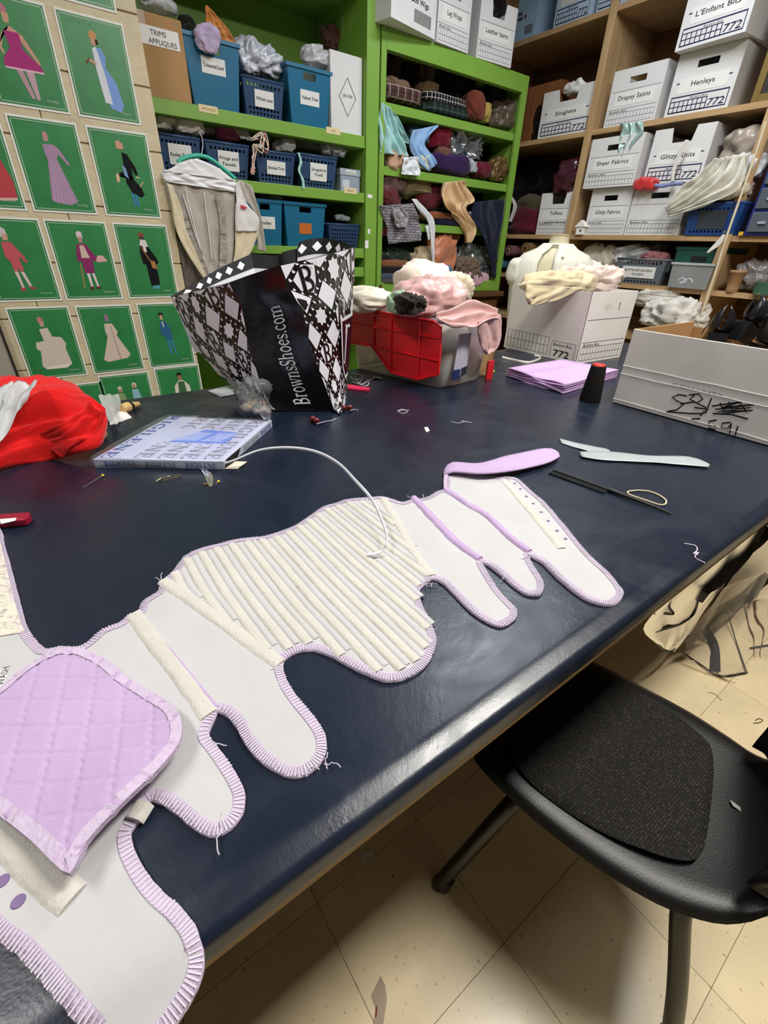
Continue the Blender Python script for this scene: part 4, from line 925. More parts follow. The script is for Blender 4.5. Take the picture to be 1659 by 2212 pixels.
def wallq(a, b, t=.005):
    n_ = Vector((-(b - a).y, (b - a).x, 0)).normalized() * t; return MB().hexa([a, b, b + n_, a + n_, a + hb, b + hb, b + n_ + hb, a + n_ + hb])
for a, b in ((q0, q1), (q1, q1 + sv), (q1 + sv, q0 + sv), (q0 + sv, q0)): wallq(a, b).build('side', wy, mbx)
MB().prism([(p.x, p.y) for p in (q0, q1, q1 + sv, q0 + sv)], H, H + .004).build('bottom', wy, mbx)
rp = ty(1066, 770, 1.0); tag(MB().box(rp.x - .014, rp.x + .014, 1.004, 1.010, H, H + .06).build('red_card', mat('red_card', '#cf2026', rough=.5)), 'small red card standing between tub and wooden box', 'card')

# --- folded lavender cloth, thread cone
fcl = thing('folded_lavender_cloth', 'folded length of lavender cloth lying beside the thread cone', 'cloth', (1.4, .9, H))
A_, B_, C_, D_ = tz(1093, 812), tz(1216, 852), tz(1352, 800), tz(1255, 776)
C_ = Vector((1.60, .80, H)); D_ = Vector((1.56, 1.0, H)); C_ = B_ + (C_ - B_); 
M_LAV2 = mat('lavender_cotton', '#c9a6d8', rough=.75, spec=.25, var=.05, vscale=16, bump=.15, bscale=150, sheen=.2)
for k in range(7):
    z0 = .001 + k * .0042; P = []
    for i in range(26):
        u = i / 25; row = []
        for j in range(9):
            v = j / 8; a = A_.lerp(B_, u); d = D_.lerp(C_, u); out = (a - d).normalized() * (.006 * nz((u * 5, k * 2.3, 0), 1, k) + .004 * math.sin(k * 2.1 + u * 5))
            p = a.lerp(d, v) + out * (1 - v) + Vector((0, 0, z0 + .0022 * nz((u * 4, v * 3, k * .4), 1, 5) + (.003 * math.sin(u * 9 + k) * (1 - v) ** 2)))
            p.z = max(p.z, H + .0006); row.append(p)
        P.append(row)
    MB().grid(P).build('layer', M_LAV2, fcl, smooth=True, solid=.0028)
q = tz(1280, 868); cn = thing('thread_cone', 'cone of black sewing thread with a red top', 'thread', (q.x, q.y + .02, H)); bx, by = q.x + .004, q.y + .012
zt = ty(1297, 786, by).z - H
MB().lathe((bx, by, H + .001), [(.0285, 0), (.029, .006), (.0205, zt * .93), (.0195, zt * .95)], 28).build('thread_winding', mat('black_thread', '#14110f', rough=.85, spec=.2, bump=.6, bscale=400), cn, smooth=True)
MB().lathe((bx, by, H + zt * .95), [(.0175, 0), (.0165, zt * .05), (.010, zt * .06), (.009, zt * .03)], 24).build('cone_tip', mat('red_cone', '#c2302c', rough=.4), cn, smooth=True)

# --- grey-white cardboard box of shoes
sb = thing('cardboard_box', 'battered grey-white cardboard box marked S91, holding black shoes', 'box', (1.5, .42, H))
BX0, BX1, BY0, BY1, BZ = 1.297, 1.655, .165, .640, .2
M_GC = mat('grey_card', '#dfddd9', rough=.7, spec=.25, var=.12, vscale=6, bump=.35, bscale=9)
def bw(nm, *b): return MB().box(*b).build(nm, M_GC, sb, bevel=.001)
bw('side', BX0, BX0 + .005, BY0, BY1, H + .002, H + BZ)
for nm, b in (('side', (BX1 - .005, BX1, BY0, BY1, H + .002, H + BZ - .015)), ('end', (BX0 + .0055, BX1 - .0055, BY1 - .005, BY1, H + .002, H + BZ)), ('end', (BX0 + .0055, BX1 - .0055, BY0, BY0 + .005, H + .002, H + BZ)), ('bottom', (BX0 + .0055, BX1 - .0055, BY0 + .0055, BY1 - .0055, H + .002, H + .007))):
    MB().box(*b).build(nm, M_KRAFT, sb)
MB().box(BX0 + .0055, BX0 + .007, BY0 + .006, BY1 - .006, H + .008, H + BZ - .001).build('inner_lining', M_KRAFT, sb)
qx = lambda px, py, o=.0: tx(px, py, BX0 - .0006 - o)
for k, (y0_, y1_, z_) in enumerate(((BY0, BY1, .105), (BY0, BY1, .012), (BY0, BY1, .083))):
    MB().tube([Vector((BX0 - .0005, y0_ + (y1_ - y0_) * i / 14, H + z_ + .0025 * nz((i * .5, k, 0)))) for i in range(15)], .0016, 6).build('crease', M_GC, sb)
def stroke(pts, r=.0013, m=ink('#1c1b22')): MB().tube([qx(*p) for p in pts], r, 5).build('marker_stroke', m, sb)
for s in (((1484, 855), (1466, 852), (1452, 858), (1462, 866), (1478, 872), (1462, 885), (1444, 888)), ((1488, 853), (1510, 851), (1518, 862), (1505, 870), (1490, 862), (1500, 854)), ((1470, 872), (1500, 868), (1525, 880), (1518, 893), (1490, 893), (1440, 889)), ((1537, 860), (1524, 893)), ((1500, 880), (1530, 884), (1512, 898)), ((1494, 905), (1512, 904)),
          ((1538, 877), (1600, 868), (1560, 880), (1628, 874), (1545, 884), (1622, 880), (1550, 889), (1626, 886), (1560, 893)), ((1556, 870), (1562, 890), (1575, 868), (1585, 892), (1600, 870), (1612, 890)), ((1540, 893), (1580, 895), (1616, 905)),
          ((1548, 907), (1532, 910), (1530, 918), (1546, 921), (1545, 928), (1530, 924)), ((1578, 912), (1560, 914), (1558, 924), (1572, 926), (1580, 914), (1576, 936)), ((1594, 920), (1588, 940))):
    stroke(s, .0016)
text('DT QC W A 11 24 14 05-26', .009, ink('#6d6a66'), sb, qx(1505, 842), (0, -1, 0), (0, 0, 1), fitw=.115)
def shoe(lab, loc, rz, rx, ln=.24, m=None, strap=False):
    t = thing('black_shoe', lab, 'shoe', loc, 0, 'shoes in the cardboard box')
    R = Matrix.Translation(loc) @ Matrix.Rotation(rz, 4, 'Z') @ Matrix.Rotation(rx, 4, 'X')
    m = m or mat('black_leather', '#16161a', rough=.28, spec=.55, bump=.1, bscale=60); P = []
    for i in range(19):
        u = i / 18; wd = .037 * min(1, math.sin(PI * min(.5, u * 1.6 + .06))) * (1 - .30 * max(0, min(1, (u - .35) / .35))) ; wd *= math.sqrt(max(.05, 1 - max(0, (u - .86) / .14) ** 2))
        hh = float(np.interp(u, [0, .12, .34, .5, .75, 1], [.020, .034, .048, .040, .044, .062])); zb = .034 * max(0, (u - .38) / .62) ** 1.2; f0 = float(np.interp(u, [0, .33, .40, .95, 1], [0, 0, .75, .75, .6]))
        P.append([R @ Vector((wd * math.sin(f0 + (2 * PI - 2 * f0) * k / 18), (u - .5) * ln, zb + hh * (.5 + .5 * max(-.92, math.cos(f0 + (2 * PI - 2 * f0) * k / 18))))) for k in range(19)])
    mb = MB().grid(P); mb.add(P[0], [tuple(range(19))]); mb.build('upper', m, t, smooth=True, solid=.002)
    MB().hexa([R @ Vector(v) for v in ((-.016, .075, -.018), (.016, .075, -.018), (.018, .115, -.018), (-.018, .115, -.018), (-.02, .066, .022), (.02, .066, .022), (.022, .118, .028), (-.022, .118, .028))]).build('heel', m, t)
    if strap: MB().ribbon([R @ Vector((math.cos(a) * .036, .01, .035 + math.sin(a) * .04)) for a in [PI * k / 10 for k in range(11)]], .012, R.to_3x3() @ Vector((0, 1, 0)), .002).build('strap', m, t)
    MB().box(-.006, .006, -.001, .001, 0, .012).build('buckle', mat('chrome', '#c8c8cc', rough=.2, metal=1), t, world=False).location = (0.03, 0, .05)
    return t
shoe('black shoe with a thin strap, leftmost in the cardboard box', (1.47, .50, H + .155), 1.9, .25, strap=True)
shoe('black patent shoe with silver buckle in the middle of the cardboard box', (1.50, .40, H + .175), 1.2, .35, strap=True)
shoe('black shoe at the right of the cardboard box', (1.45, .30, H + .160), .7, .1)
shoe('black shoe lying under the others in the cardboard box', (1.48, .42, H + .07), 1.5, 0)

# --- comb, rubber band, tape scraps, pins and snippets
cm = thing('rat_tail_comb', 'black plastic tail comb lying near the table edge', 'comb', (.76, .38, H))
a = tz(1192, 1020); b = tz(1312, 1063); c = tz(1450, 1112); dr_ = (b - a).normalized(); sd_ = Vector((-dr_.y, dr_.x, 0))
M_COMB = mat('black_comb', '#121316', rough=.4, spec=.5)
MB().hexa([a + sd_ * .010, b + sd_ * .008, b + sd_ * .001, a + sd_ * .002, *[p + Vector((0, 0, .005)) for p in (a + sd_ * .010, b + sd_ * .008, b + sd_ * .001, a + sd_ * .002)]]).build('spine', M_COMB, cm)
teeth = MB(); nT = 44
for k in range(nT):
    p = a.lerp(b, (k + .5) / nT); w_ = dr_ * .0006; teeth.hexa([p - w_ + sd_ * .003, p + w_ + sd_ * .003, p + w_ - sd_ * .014, p - w_ - sd_ * .014, *[x + Vector((0, 0, .0032)) for x in (p - w_ + sd_ * .003, p + w_ + sd_ * .003, p + w_ - sd_ * .014, p - w_ - sd_ * .014)]])
tag(teeth.build('teeth', M_COMB, cm), kind='stuff')
MB().tube(resample([b + sd_ * .004 + Vector((0, 0, .004)), b.lerp(c, .3) + Vector((0, 0, .005)), b.lerp(c, .65) + Vector((0, 0, .004)), c + Vector((0, 0, .002))], 12), [.0045, .0042, .004, .0038, .0036, .0034, .0031, .0028, .0025, .0021, .0017, .0012], 8).build('tail', M_COMB, cm, smooth=True)
pts = [tz(x, y, H + .0025) for x, y in ((1356, 1062), (1380, 1059), (1405, 1062), (1425, 1070), (1438, 1080), (1437, 1089), (1424, 1090), (1400, 1082), (1376, 1074), (1360, 1068))]
pts = [Vector(p) for p in dense(pts, .004)]
tag(MB().tube(pts, .0013, 6, closed=True).build('rubber_band', mat('rubber', '#d9c9a4', rough=.7)), 'beige rubber band lying on the tail of the comb', 'rubber band')
M_SCR = mat('silver_tape', '#9fa6a8', rough=.35, spec=.5, var=.06, vscale=40)
tag(loft(pxs("1208,946 1240,955 1280,964 1310,970 1318,975", H + .003), pxs("1213,957 1245,967 1275,976 1300,985 1318,979", H + .002), 6, 16, .0008, 1, 3, (0, 0, 1)).build('tape_scrap', M_SCR, smooth=True, solid=.0006), 'short greyish strip of clear tape with a folded end above the comb', 'tape')
tag(loft(pxs("1252,975 1320,976 1400,984 1490,987 1533,1003", H + .005), pxs("1256,986 1300,993 1380,997 1460,1003 1531,1009", H + .0045), 6, 20, .0008, 1, 4, (0, 0, 1)).build('tape_scrap', M_SCR, smooth=True, solid=.0006), 'long greyish strip of clear tape pointing at the table edge', 'tape')
M_PIN = mat('pin_steel', '#cfcfc8', rough=.25, metal=1); M_PINH = mat('pin_yellow', '#d9c14c', rough=.35)
def pin(lab, p, q):
    t = thing('dressmaker_pin', lab, 'pin', tz(*p)); MB().tube([tz(*p, H + .003), tz(*q, H + .001)], .0007, 6).build('shaft', M_PIN, t)
    pp = tz(*p, H + .003); MB().lathe((pp.x, pp.y, pp.z - .0025), [(.0006, 0), (.0022, .0012), (.0027, .0026), (.0020, .0042), (.0004, .005)], 10).build('head', M_PINH, t, smooth=True)
pin('yellow-headed pin lying left of the boning box', (222, 1027), (180, 1053)); pin('yellow-headed pin by the near corner of the boning box', (472, 1040), (466, 1046))
sp = thing('safety_pin', 'open safety pin in front of the boning box', 'pin', tz(365, 1032))
MB().tube([tz(x, y, H + .002) for x, y in ((337, 1040), (348, 1033), (388, 1025), (391, 1028), (352, 1038), (345, 1036))], .0008, 6).build('wire', mat('brass_wire', '#c8b878', rough=.3, metal=1), sp)
MB().box(-.002, .002, -.003, .003, 0, .003).build('clasp', M_PIN, sp, world=False)
tag(loft(pxs("432,1012 440,1025 447,1040 452,1050", H + .004), pxs("446,1012 455,1022 462,1035 460,1050", H + .006), 6, 12, .002, 1, 6, (0, 0, 1)).build('film_scrap', M_FILM, smooth=True), 'scrap of clear film hanging in front of the boning box', 'plastic')
tag(MB().lathe(tz(445, 1046, H + .0005), [(.004, 0), (.0042, .001), (.0012, .0014)], 14).build('snap_button', mat('brass_snap', '#a8946a', rough=.3, metal=.9)), 'tiny brass snap under the film scrap', 'snap')
mk = thing('red_pocket_blade', 'dark red plastic marker with a white patch at the left edge', 'marker', tz(35, 1130))
MB().extr([tz(x, y, H + .001) for x, y in ((-40, 1133), (-5, 1124), (70, 1119), (71, 1127), (60, 1136), (-5, 1142), (-40, 1146))], (0, 0, .011)).build('case', mat('dark_red_plastic', '#8e1230', rough=.3), mk, bevel=.002)
MB().extr([tz(x, y, H + .0125) for x, y in ((0, 1122), (36, 1119), (33, 1125), (2, 1132))], (0, 0, .0005)).build('patch', M_PAPER, mk)
# red cloth and plastic bag at the left edge
rc_ = thing('red_cloth', 'bright red cloth crumpled on the left edge of the table', 'cloth', (-.05, 1.1, H))
RCM = fabric('#cf1717', .05)
def rcl(L, R, amp, fr_, seed, dz=None): return loft(L, R, 22, 34, amp, fr_, seed, (0, -.2, 1)).build('fold', RCM, rc_, smooth=True, solid=.003)
rcl([tz(-60, 1040, H + .004), tz(30, 1003, H + .006), tz(110, 985, H + .010), tz(170, 975, H + .02), tz(215, 955, H + .03), tz(233, 915, H + .045)], [tz(-60, 930, H + .07), tz(30, 880, H + .095), tz(90, 850, H + .11), tz(150, 855, H + .10), tz(190, 852, H + .09), tz(225, 878, H + .07)], .010, 2.2, 41)
rcl([tz(75, 950, H + .03), tz(120, 930, H + .055), tz(160, 900, H + .075), tz(190, 870, H + .095)], [tz(130, 985, H + .012), tz(180, 960, H + .03), tz(220, 925, H + .05), tz(228, 890, H + .078)], .010, 1.3, 43)
blob(tz(80, 950) + Vector((-.05, .10, .045)), (.16, .12, .045), 44, .22, 10).build('heap', RCM, rc_, smooth=True)
q = tz(190, 958, H); tag(blob((q.x + .02, q.y + .012, H + .012), (.018, .013, .012), 3, .1, 20, nu=16, nv=10).build('wooden_clip', mat('cork', '#b98a5a', rough=.6), smooth=True), 'small tan wooden piece peeking out under the red cloth', 'wood')
wb = thing('milky_plastic_bag', 'milky white plastic bag lying over the red cloth', 'bag', (-.12, 1.2, H))
loft([tz(-70, 1000, H + .09), tz(-40, 920, H + .11), tz(-20, 850, H + .12), tz(10, 825, H + .13)], [tz(5, 955, H + .10), tz(30, 910, H + .12), tz(55, 865, H + .13), tz(84, 828, H + .13)], 18, 24, .010, 2.6, 47, (.2, -.5, 1)).build('film', M_FILMW, wb, smooth=True, solid=.001)
zb_ = thing('zip_bag', 'small clear zip bag of hooks beside the red cloth', 'bag', tz(240, 890))
loft(pxs("212,853 222,880 232,905 240,918", H + .02), pxs("256,851 262,875 258,895 268,908", H + .004), 10, 12, .004, 2, 9, (0, 0, 1)).build('film', M_FILMW, zb_, smooth=True)
MB().extr([tz(x, y, H + .001) for x, y in ((237, 918), (263, 882), (285, 903), (240, 919))], (0, 0, .002)).build('card', M_PAPER, zb_)
ct = thing('wooden_tool', 'small yellowish wooden tool handle near the far table edge', 'tool', tz(290, 880))
MB().tube([tz(265, 884, H + .009), tz(275, 880, H + .010), tz(283, 876, H + .010), tz(300, 873, H + .008)], [.011, .013, .009, .006], 10).build('handle', mat('beech', '#d0ac72', rough=.45), ct, smooth=True)
MB().tube([tz(279, 878, H + .0105), tz(284, 876, H + .0105)], .0102, 10).build('ferrule', mat('dark_metal', '#3a3634', rough=.4, metal=.6), ct)
tag(MB().extr([tz(x, y, H + .001) for x, y in ((449, 845), (508, 830), (530, 848), (478, 858))], (0, 0, .0015)).build('grey_paper_slip', mat('grey_paper', '#b9c0c2', rough=.6)), 'grey paper slip at the far table edge left of the tote bag', 'paper')
# beads, pink clip, hardware behind the bag
def beads(lab, p1, p2, tail):
    t = thing('cherry_beads', lab, 'beads', tz(*p1), 0, 'dark red bead pairs')
    for p in (p1, p2):
        c = tz(*p, H); MB().lathe((c.x, c.y, H), [(.001, 0), (.006, .0022), (.0082, .008), (.006, .0138), (.001, .016)], 14).build('bead', mat('cherry', '#5a1216', rough=.2, spec=.6), t, smooth=True)
    MB().tube([tz(*p2, H + .008)] + [tz(x, y, H + .003) for x, y in tail], .0009, 5).build('cord', M_STI, t)
beads('pair of dark red beads in front of the tote bag', (676, 912), (684, 916), ((700, 911), (718, 908), (727, 904)))
beads('pair of dark red beads right of the tote bag', (743, 888), (756, 887), ((766, 884), (774, 886)))
tag(MB().extr([tz(x, y, H + .001) for x, y in ((750, 833), (800, 841), (795, 846), (752, 842))], (0, 0, .005)).build('pink_clip', mat('hot_pink', '#e0305a', rough=.35)), 'hot pink plastic strip between tote bag and red lid', 'clip')
hw = thing('cord_tangle', 'tangle of white cord and silver hardware under the red lid', 'cord', tz(775, 820))
for s in (((757, 815), (770, 822), (785, 812), (775, 828), (760, 824), (790, 834), (797, 826)), ((760, 806), (790, 812), (810, 814), (824, 818)), ((768, 816), (780, 830), (800, 820), (812, 816))):
    MB().tube(resample([tz(x, y, H + .004) for x, y in s], 22), .0016, 6).build('cord', M_STI, hw)
MB().tube([tz(806, 815, H + .004), tz(823, 817, H + .004)], .004, 8).build('metal_clip', M_PIN, hw)
tag(MB().ribbon(resample([tz(x, y, H + .004) for x, y in ((1085, 772), (1110, 778), (1140, 783), (1160, 778), (1168, 772), (1155, 768))], 24), .010, (.3, .2, 1), .001).build('white_ribbon', satin('#dcd6cf'), smooth=True), 'loose curl of white ribbon in front of the big banker box', 'ribbon')
tag(MB().extr([tz(x, y, H + .001) for x, y in ((1052, 804), (1070, 801), (1066, 806))], (0, 0, .003)).build('green_snip', mat('lime', '#8f9a3a', rough=.6)), 'tiny olive green snippet beside the wooden box', 'scrap')
sn = [((915, 925), (924, 929), .003), ((864, 886), (882, 892), .0008), ((980, 911), (1010, 914), .0006), ((1480, 1178), (1510, 1190), .0012)]
tag(MB().extr([tz(x, y, H + .0005) for x, y in ((916, 924), (924, 923), (928, 931), (921, 934))], (0, 0, .001)).build('cloth_snippet', CR), 'tiny cream snippet in the middle of the table', 'scrap')
for lab, s in (('white thread snarl right of the tote bag', ((858, 888), (870, 884), (880, 890), (868, 893), (862, 887), (884, 886))), ('pale thread wisp above the lavender strap', ((975, 911), (990, 914), (1003, 911), (1018, 913), (996, 909))), ('white thread snarl on the front table edge', ((1478, 1174), (1492, 1177), (1502, 1180), (1506, 1188), (1498, 1196), (1510, 1192), (1502, 1202), (1528, 1206)))):
    pts = [tz(x, y, H + .002) for x, y in s]
    for p in pts: p.z = table_z(p.y) + .002
    tag(MB().tube(resample(pts, 26), .0008, 5).build('thread_snarl', M_STI), lab, 'thread')

# --- big banker box on the table is built with its kind further below
# ---------------------------------------------------------------- containers: banker boxes, baskets, bins
def holed(mb, c00, c10, c11, c01, rows, cols, fr=.55, u0=.06, u1=.94):
    """panel between four corners with rows of real holes; rows = list of (v0, v1)"""
    c00, c10, c11, c01 = map(Vector, (c00, c10, c11, c01))
    f = lambda u, v: c00.lerp(c10, u).lerp(c01.lerp(c11, u), v)
    vb = [0.0]
    for a, b in rows: vb += [a, b]
    vb.append(1.0); us = [0.0]
    cw = (u1 - u0) / cols
    for k in range(cols): us += [u0 + cw * (k + .5 - fr / 2), u0 + cw * (k + .5 + fr / 2)]
    us.append(1.0)
    for r in range(len(vb) - 1):
        if r % 2 == 0: mb.quad(f(0, vb[r]), f(1, vb[r]), f(1, vb[r + 1]), f(0, vb[r + 1]))
        else:
            for k in range(0, len(us) - 1, 2): mb.quad(f(us[k], vb[r]), f(us[k + 1], vb[r]), f(us[k + 1], vb[r + 1]), f(us[k], vb[r + 1]))
def frame_of(p, q):
    p, q = Vector(p), Vector(q); d = q - p; return (p + q) / 2, math.atan2(d.y, d.x), math.hypot(d.x, d.y)
M_LBL = mat('label_white', '#dfdedb', rough=.5, spec=.35)
def banker(lab, p, q, h, d, word, style='thin', handle='slot', grp='white banker boxes', side=False, word2=None, tint=None, card=True, w=None, name='banker_box', top=1.0):
    c, rz, ww = frame_of(p, q); w = w or ww
    t = thing(name, lab, 'box', (c.x, c.y, c.z), rz, grp)
    m = mat('card_' + tint, tint, rough=.7, spec=.2, var=.03, vscale=9) if tint else M_WHITE
    th = .004; hw = w / 2; mb = MB()
    hx = .16 * w; z0, z1 = .735 * h, .845 * h
    ztop_ = h * top
    # front wall with its hand hole
    def fr(yo, mbx):
        if handle == 'none': mbx.quad((-hw, yo, 0), (hw, yo, 0), (hw, yo, ztop_), (-hw, yo, ztop_)); return
        zt_ = z1 if handle == 'slot' else ztop_
        mbx.quad((-hw, yo, 0), (hw, yo, 0), (hw, yo, z0), (-hw, yo, z0))
        mbx.quad((-hw, yo, z0), (-hx, yo, z0), (-hx * (1.25 if handle == 'notch' else 1), yo, zt_), (-hw, yo, zt_)); mbx.quad((hx, yo, z0), (hw, yo, z0), (hw, yo, zt_), (hx * (1.25 if handle == 'notch' else 1), yo, zt_))
        if handle == 'slot': mbx.quad((-hw, yo, zt_), (hw, yo, zt_), (hw, yo, ztop_), (-hw, yo, ztop_))
    fr(0, mb); fr(th, mb)
    mb.quad((-hw, 0, ztop_), (hw, 0, ztop_), (hw, th, ztop_), (-hw, th, ztop_)) if handle != 'notch' else None
    mb.build('front_wall', m, t, world=False)
    for x0, x1 in ((-hw, -hw + th), (hw - th, hw)): MB().box(x0, x1, th + .0003, d, 0, ztop_ - .001).build('side_wall', m, t, world=False)
    MB().box(-hw + th + .0003, hw - th - .0003, d - th, d, 0, ztop_ - .002).build('back_wall', m, t, world=False)
    MB().box(-hw + th + .0003, hw - th - .0003, th + .0003, d - th - .0003, 0, .005).build('bottom', m, t, world=False)
    Q = lambda u, z, o=.0006: (u * w, -o, z * h)
    def ln(mbx, u0, u1, za, zb, o=.0006): mbx.quad(Q(u0, za, o), Q(u1, za, o), Q(u1, zb, o), Q(u0, zb, o))
    def grid(mbx, u0, u1, za, zb, nu, nv, lw):
        for k in range(nu + 1): x = u0 + (u1 - u0) * k / nu; ln(mbx, x - lw / 2, x + lw / 2, za, zb)
        for k in range(nv + 1): z = za + (zb - za) * k / nv; ln(mbx, u0, u1, z - lw * .55, z + lw * .55)
    if style == 'thin':
        mb = MB(); grid(mb, -.46, .46, .045, .235, 14, 2, .006)
        for z in (.30, .62): ln(mb, -.47, .47, z, z + .008)
        mb.build('printed_grid', ink('#6f7078'), t, world=False, fixn=False)
        text('Bankers Box.', .042 * h, ink('#25262c'), t, Q(-.26, .268), (1, 0, 0), (0, 0, 1), fitw=.36 * w, shear=.25, bold=.004, world=False)
    elif style == 'bold':
        mb = MB(); grid(mb, -.44, .14, .06, .24, 8, 2, .014); ln(mb, -.45, .45, .30, .322); ln(mb, -.45, -.437, .06, .32); ln(mb, .437, .45, .06, .32); ln(mb, -.45, .45, .05, .07)
        ln(mb, -.42, -.30, .52, .54); ln(mb, .30, .42, .52, .54); mb.build('printed_grid', ink('#2e2c52'), t, world=False, fixn=False)
        text('772', .115 * h, ink('#23223f'), t, Q(.29, .145), (1, 0, 0), (0, 0, 1), fitw=.24 * w, shear=.12, bold=.012, world=False)
        text('Bankers Box.', .03 * h, ink('#2e2c52'), t, Q(0.0, .275), (1, 0, 0), (0, 0, 1), fitw=.28 * w, shear=.2, world=False)
    elif style == 'codes':
        mb = MB()
        for k in range(14): ln(mb, .0 + .028 * k, .018 + .028 * k, .10, .28)
        for a, b_, z in ((-.45, -.2, .42), (-.45, -.25, .52), (-.12, .0, .44)): ln(mb, a, b_, z, z + .07)
        mb.build('printed_codes', ink('#55524e'), t, world=False, fixn=False)
    if word and card:
        MB().box(-.37 * w, .37 * w, -.0010, -.0002, .36 * h, .60 * h).build('label_card', M_LBL, t, world=False)
    if word:
        mi = ink('#22222b')
        text(word, .085 * h, mi, t, Q(0, (.50 if not word2 else .52) if style != 'codes' else .40, .0016), (1, 0, 0), (0, 0, 1), fitw=min(.62, .044 * len(word) + .05) * w, bold=.006, world=False)
        if word2: text(word2, .05 * h, mi, t, Q(0, .30, .0016), (1, 0, 0), (0, 0, 1), fitw=.60 * w, bold=.008, world=False)
    if side:                                # long side facing the camera: grid and number
        S_ = lambda u, z, o=.0007: (-hw - o, (1 - u) * d, z * h); mb = MB(); lw = .005
        def sl(u0, u1, za, zb): mb.quad(S_(u0, za), S_(u1, za), S_(u1, zb), S_(u0, zb))
        for k in range(12): x = .04 + .58 * k / 11; sl(x - lw / 2, x + lw / 2, .05, .31)
        for z in (.05, .18, .31): sl(.04, .62, z - .003, z + .003)
        for x in (.66, .955): sl(x - lw / 2, x + lw / 2, .03, .27)
        for z in (.27,): sl(.66, .955, z - .003, z + .003)
        mb.build('printed_grid', ink('#6f7078'), t, world=False, fixn=False)
        text('Bankers Box.', .045 * h, ink('#25262c'), t, S_(.80, .225), (0, -1, 0), (0, 0, 1), fitw=.24 * d, shear=.25, bold=.004, world=False)
        text('772', .10 * h, ink('#25262c'), t, S_(.80, .10), (0, -1, 0), (0, 0, 1), fitw=.20 * d, bold=.012, world=False)
    return t
def basket(lab, x0, x1, z0, h, col, words, grp='blue baskets', Y=2.63, d=.26, taper=.86, cols=9, rows=((.10, .17), (.22, .29), (.80, .88)), lw=.10, lh=.075, lz=.52, lcol=None, p=None, q=None, name='perforated_basket', twist=0):
    if p is None: p, q = Vector((x0, Y, z0)), Vector((x1, Y, z0))
    c, rz, w = frame_of(p, q); rz += twist; t = thing(name, lab, 'basket', (c.x, c.y, z0), rz, grp); m = plastic(col, .4)
    a, b = w / 2 * taper, w / 2; e = d * (1 - taper) / 2
    bot = [(-a, e, .001), (a, e, .001), (a, d - e, .001), (-a, d - e, .001)]; top = [(-b, 0, h), (b, 0, h), (b, d, h), (-b, d, h)]
    for i, nm in enumerate(('front_wall', 'side_wall', 'back_wall', 'side_wall')):
        mb = MB(); j = (i + 1) % 4; holed(mb, bot[i], bot[j], top[j], top[i], rows, cols); mb.build(nm, m, t, world=False, solid=.003)
    MB().quad(*bot).build('bottom', m, t, world=False, solid=.003)
    mb = MB(); r = .006; mb.tube([(-b, 0, h), (b, 0, h), (b, d, h), (-b, d, h)], r, 8, closed=True); mb.build('rim', m, t, world=False, smooth=True)
    MB().box(-b * .8, b * .8, .03, d - .03, .012, h * .72).build('filling', fabric('#3a3b44'), t, world=False)
    if words:
        yf = lambda z: e * (1 - z / h) - .0055
        zc = h * lz; MB().hexa([(-lw / 2, yf(zc - lh / 2), zc - lh / 2), (lw / 2, yf(zc - lh / 2), zc - lh / 2), (lw / 2, yf(zc - lh / 2) + .002, zc - lh / 2), (-lw / 2, yf(zc - lh / 2) + .002, zc - lh / 2), (-lw / 2, yf(zc + lh / 2), zc + lh / 2), (lw / 2, yf(zc + lh / 2), zc + lh / 2), (lw / 2, yf(zc + lh / 2) + .002, zc + lh / 2), (-lw / 2, yf(zc + lh / 2) + .002, zc + lh / 2)]).build('label_card', lcol or M_LBL, t, world=False)
        for k, s in enumerate(words):
            z = zc + (len(words) - 1) * .011 - .022 * k; text(s, .0125, ink('#2a2a30'), t, (0, yf(z) - .0012, z), (1, 0, 0), (0, -e / h, 1), fitw=min(lw * .86, .0095 * len(s)), bold=.005, world=False)
    return t
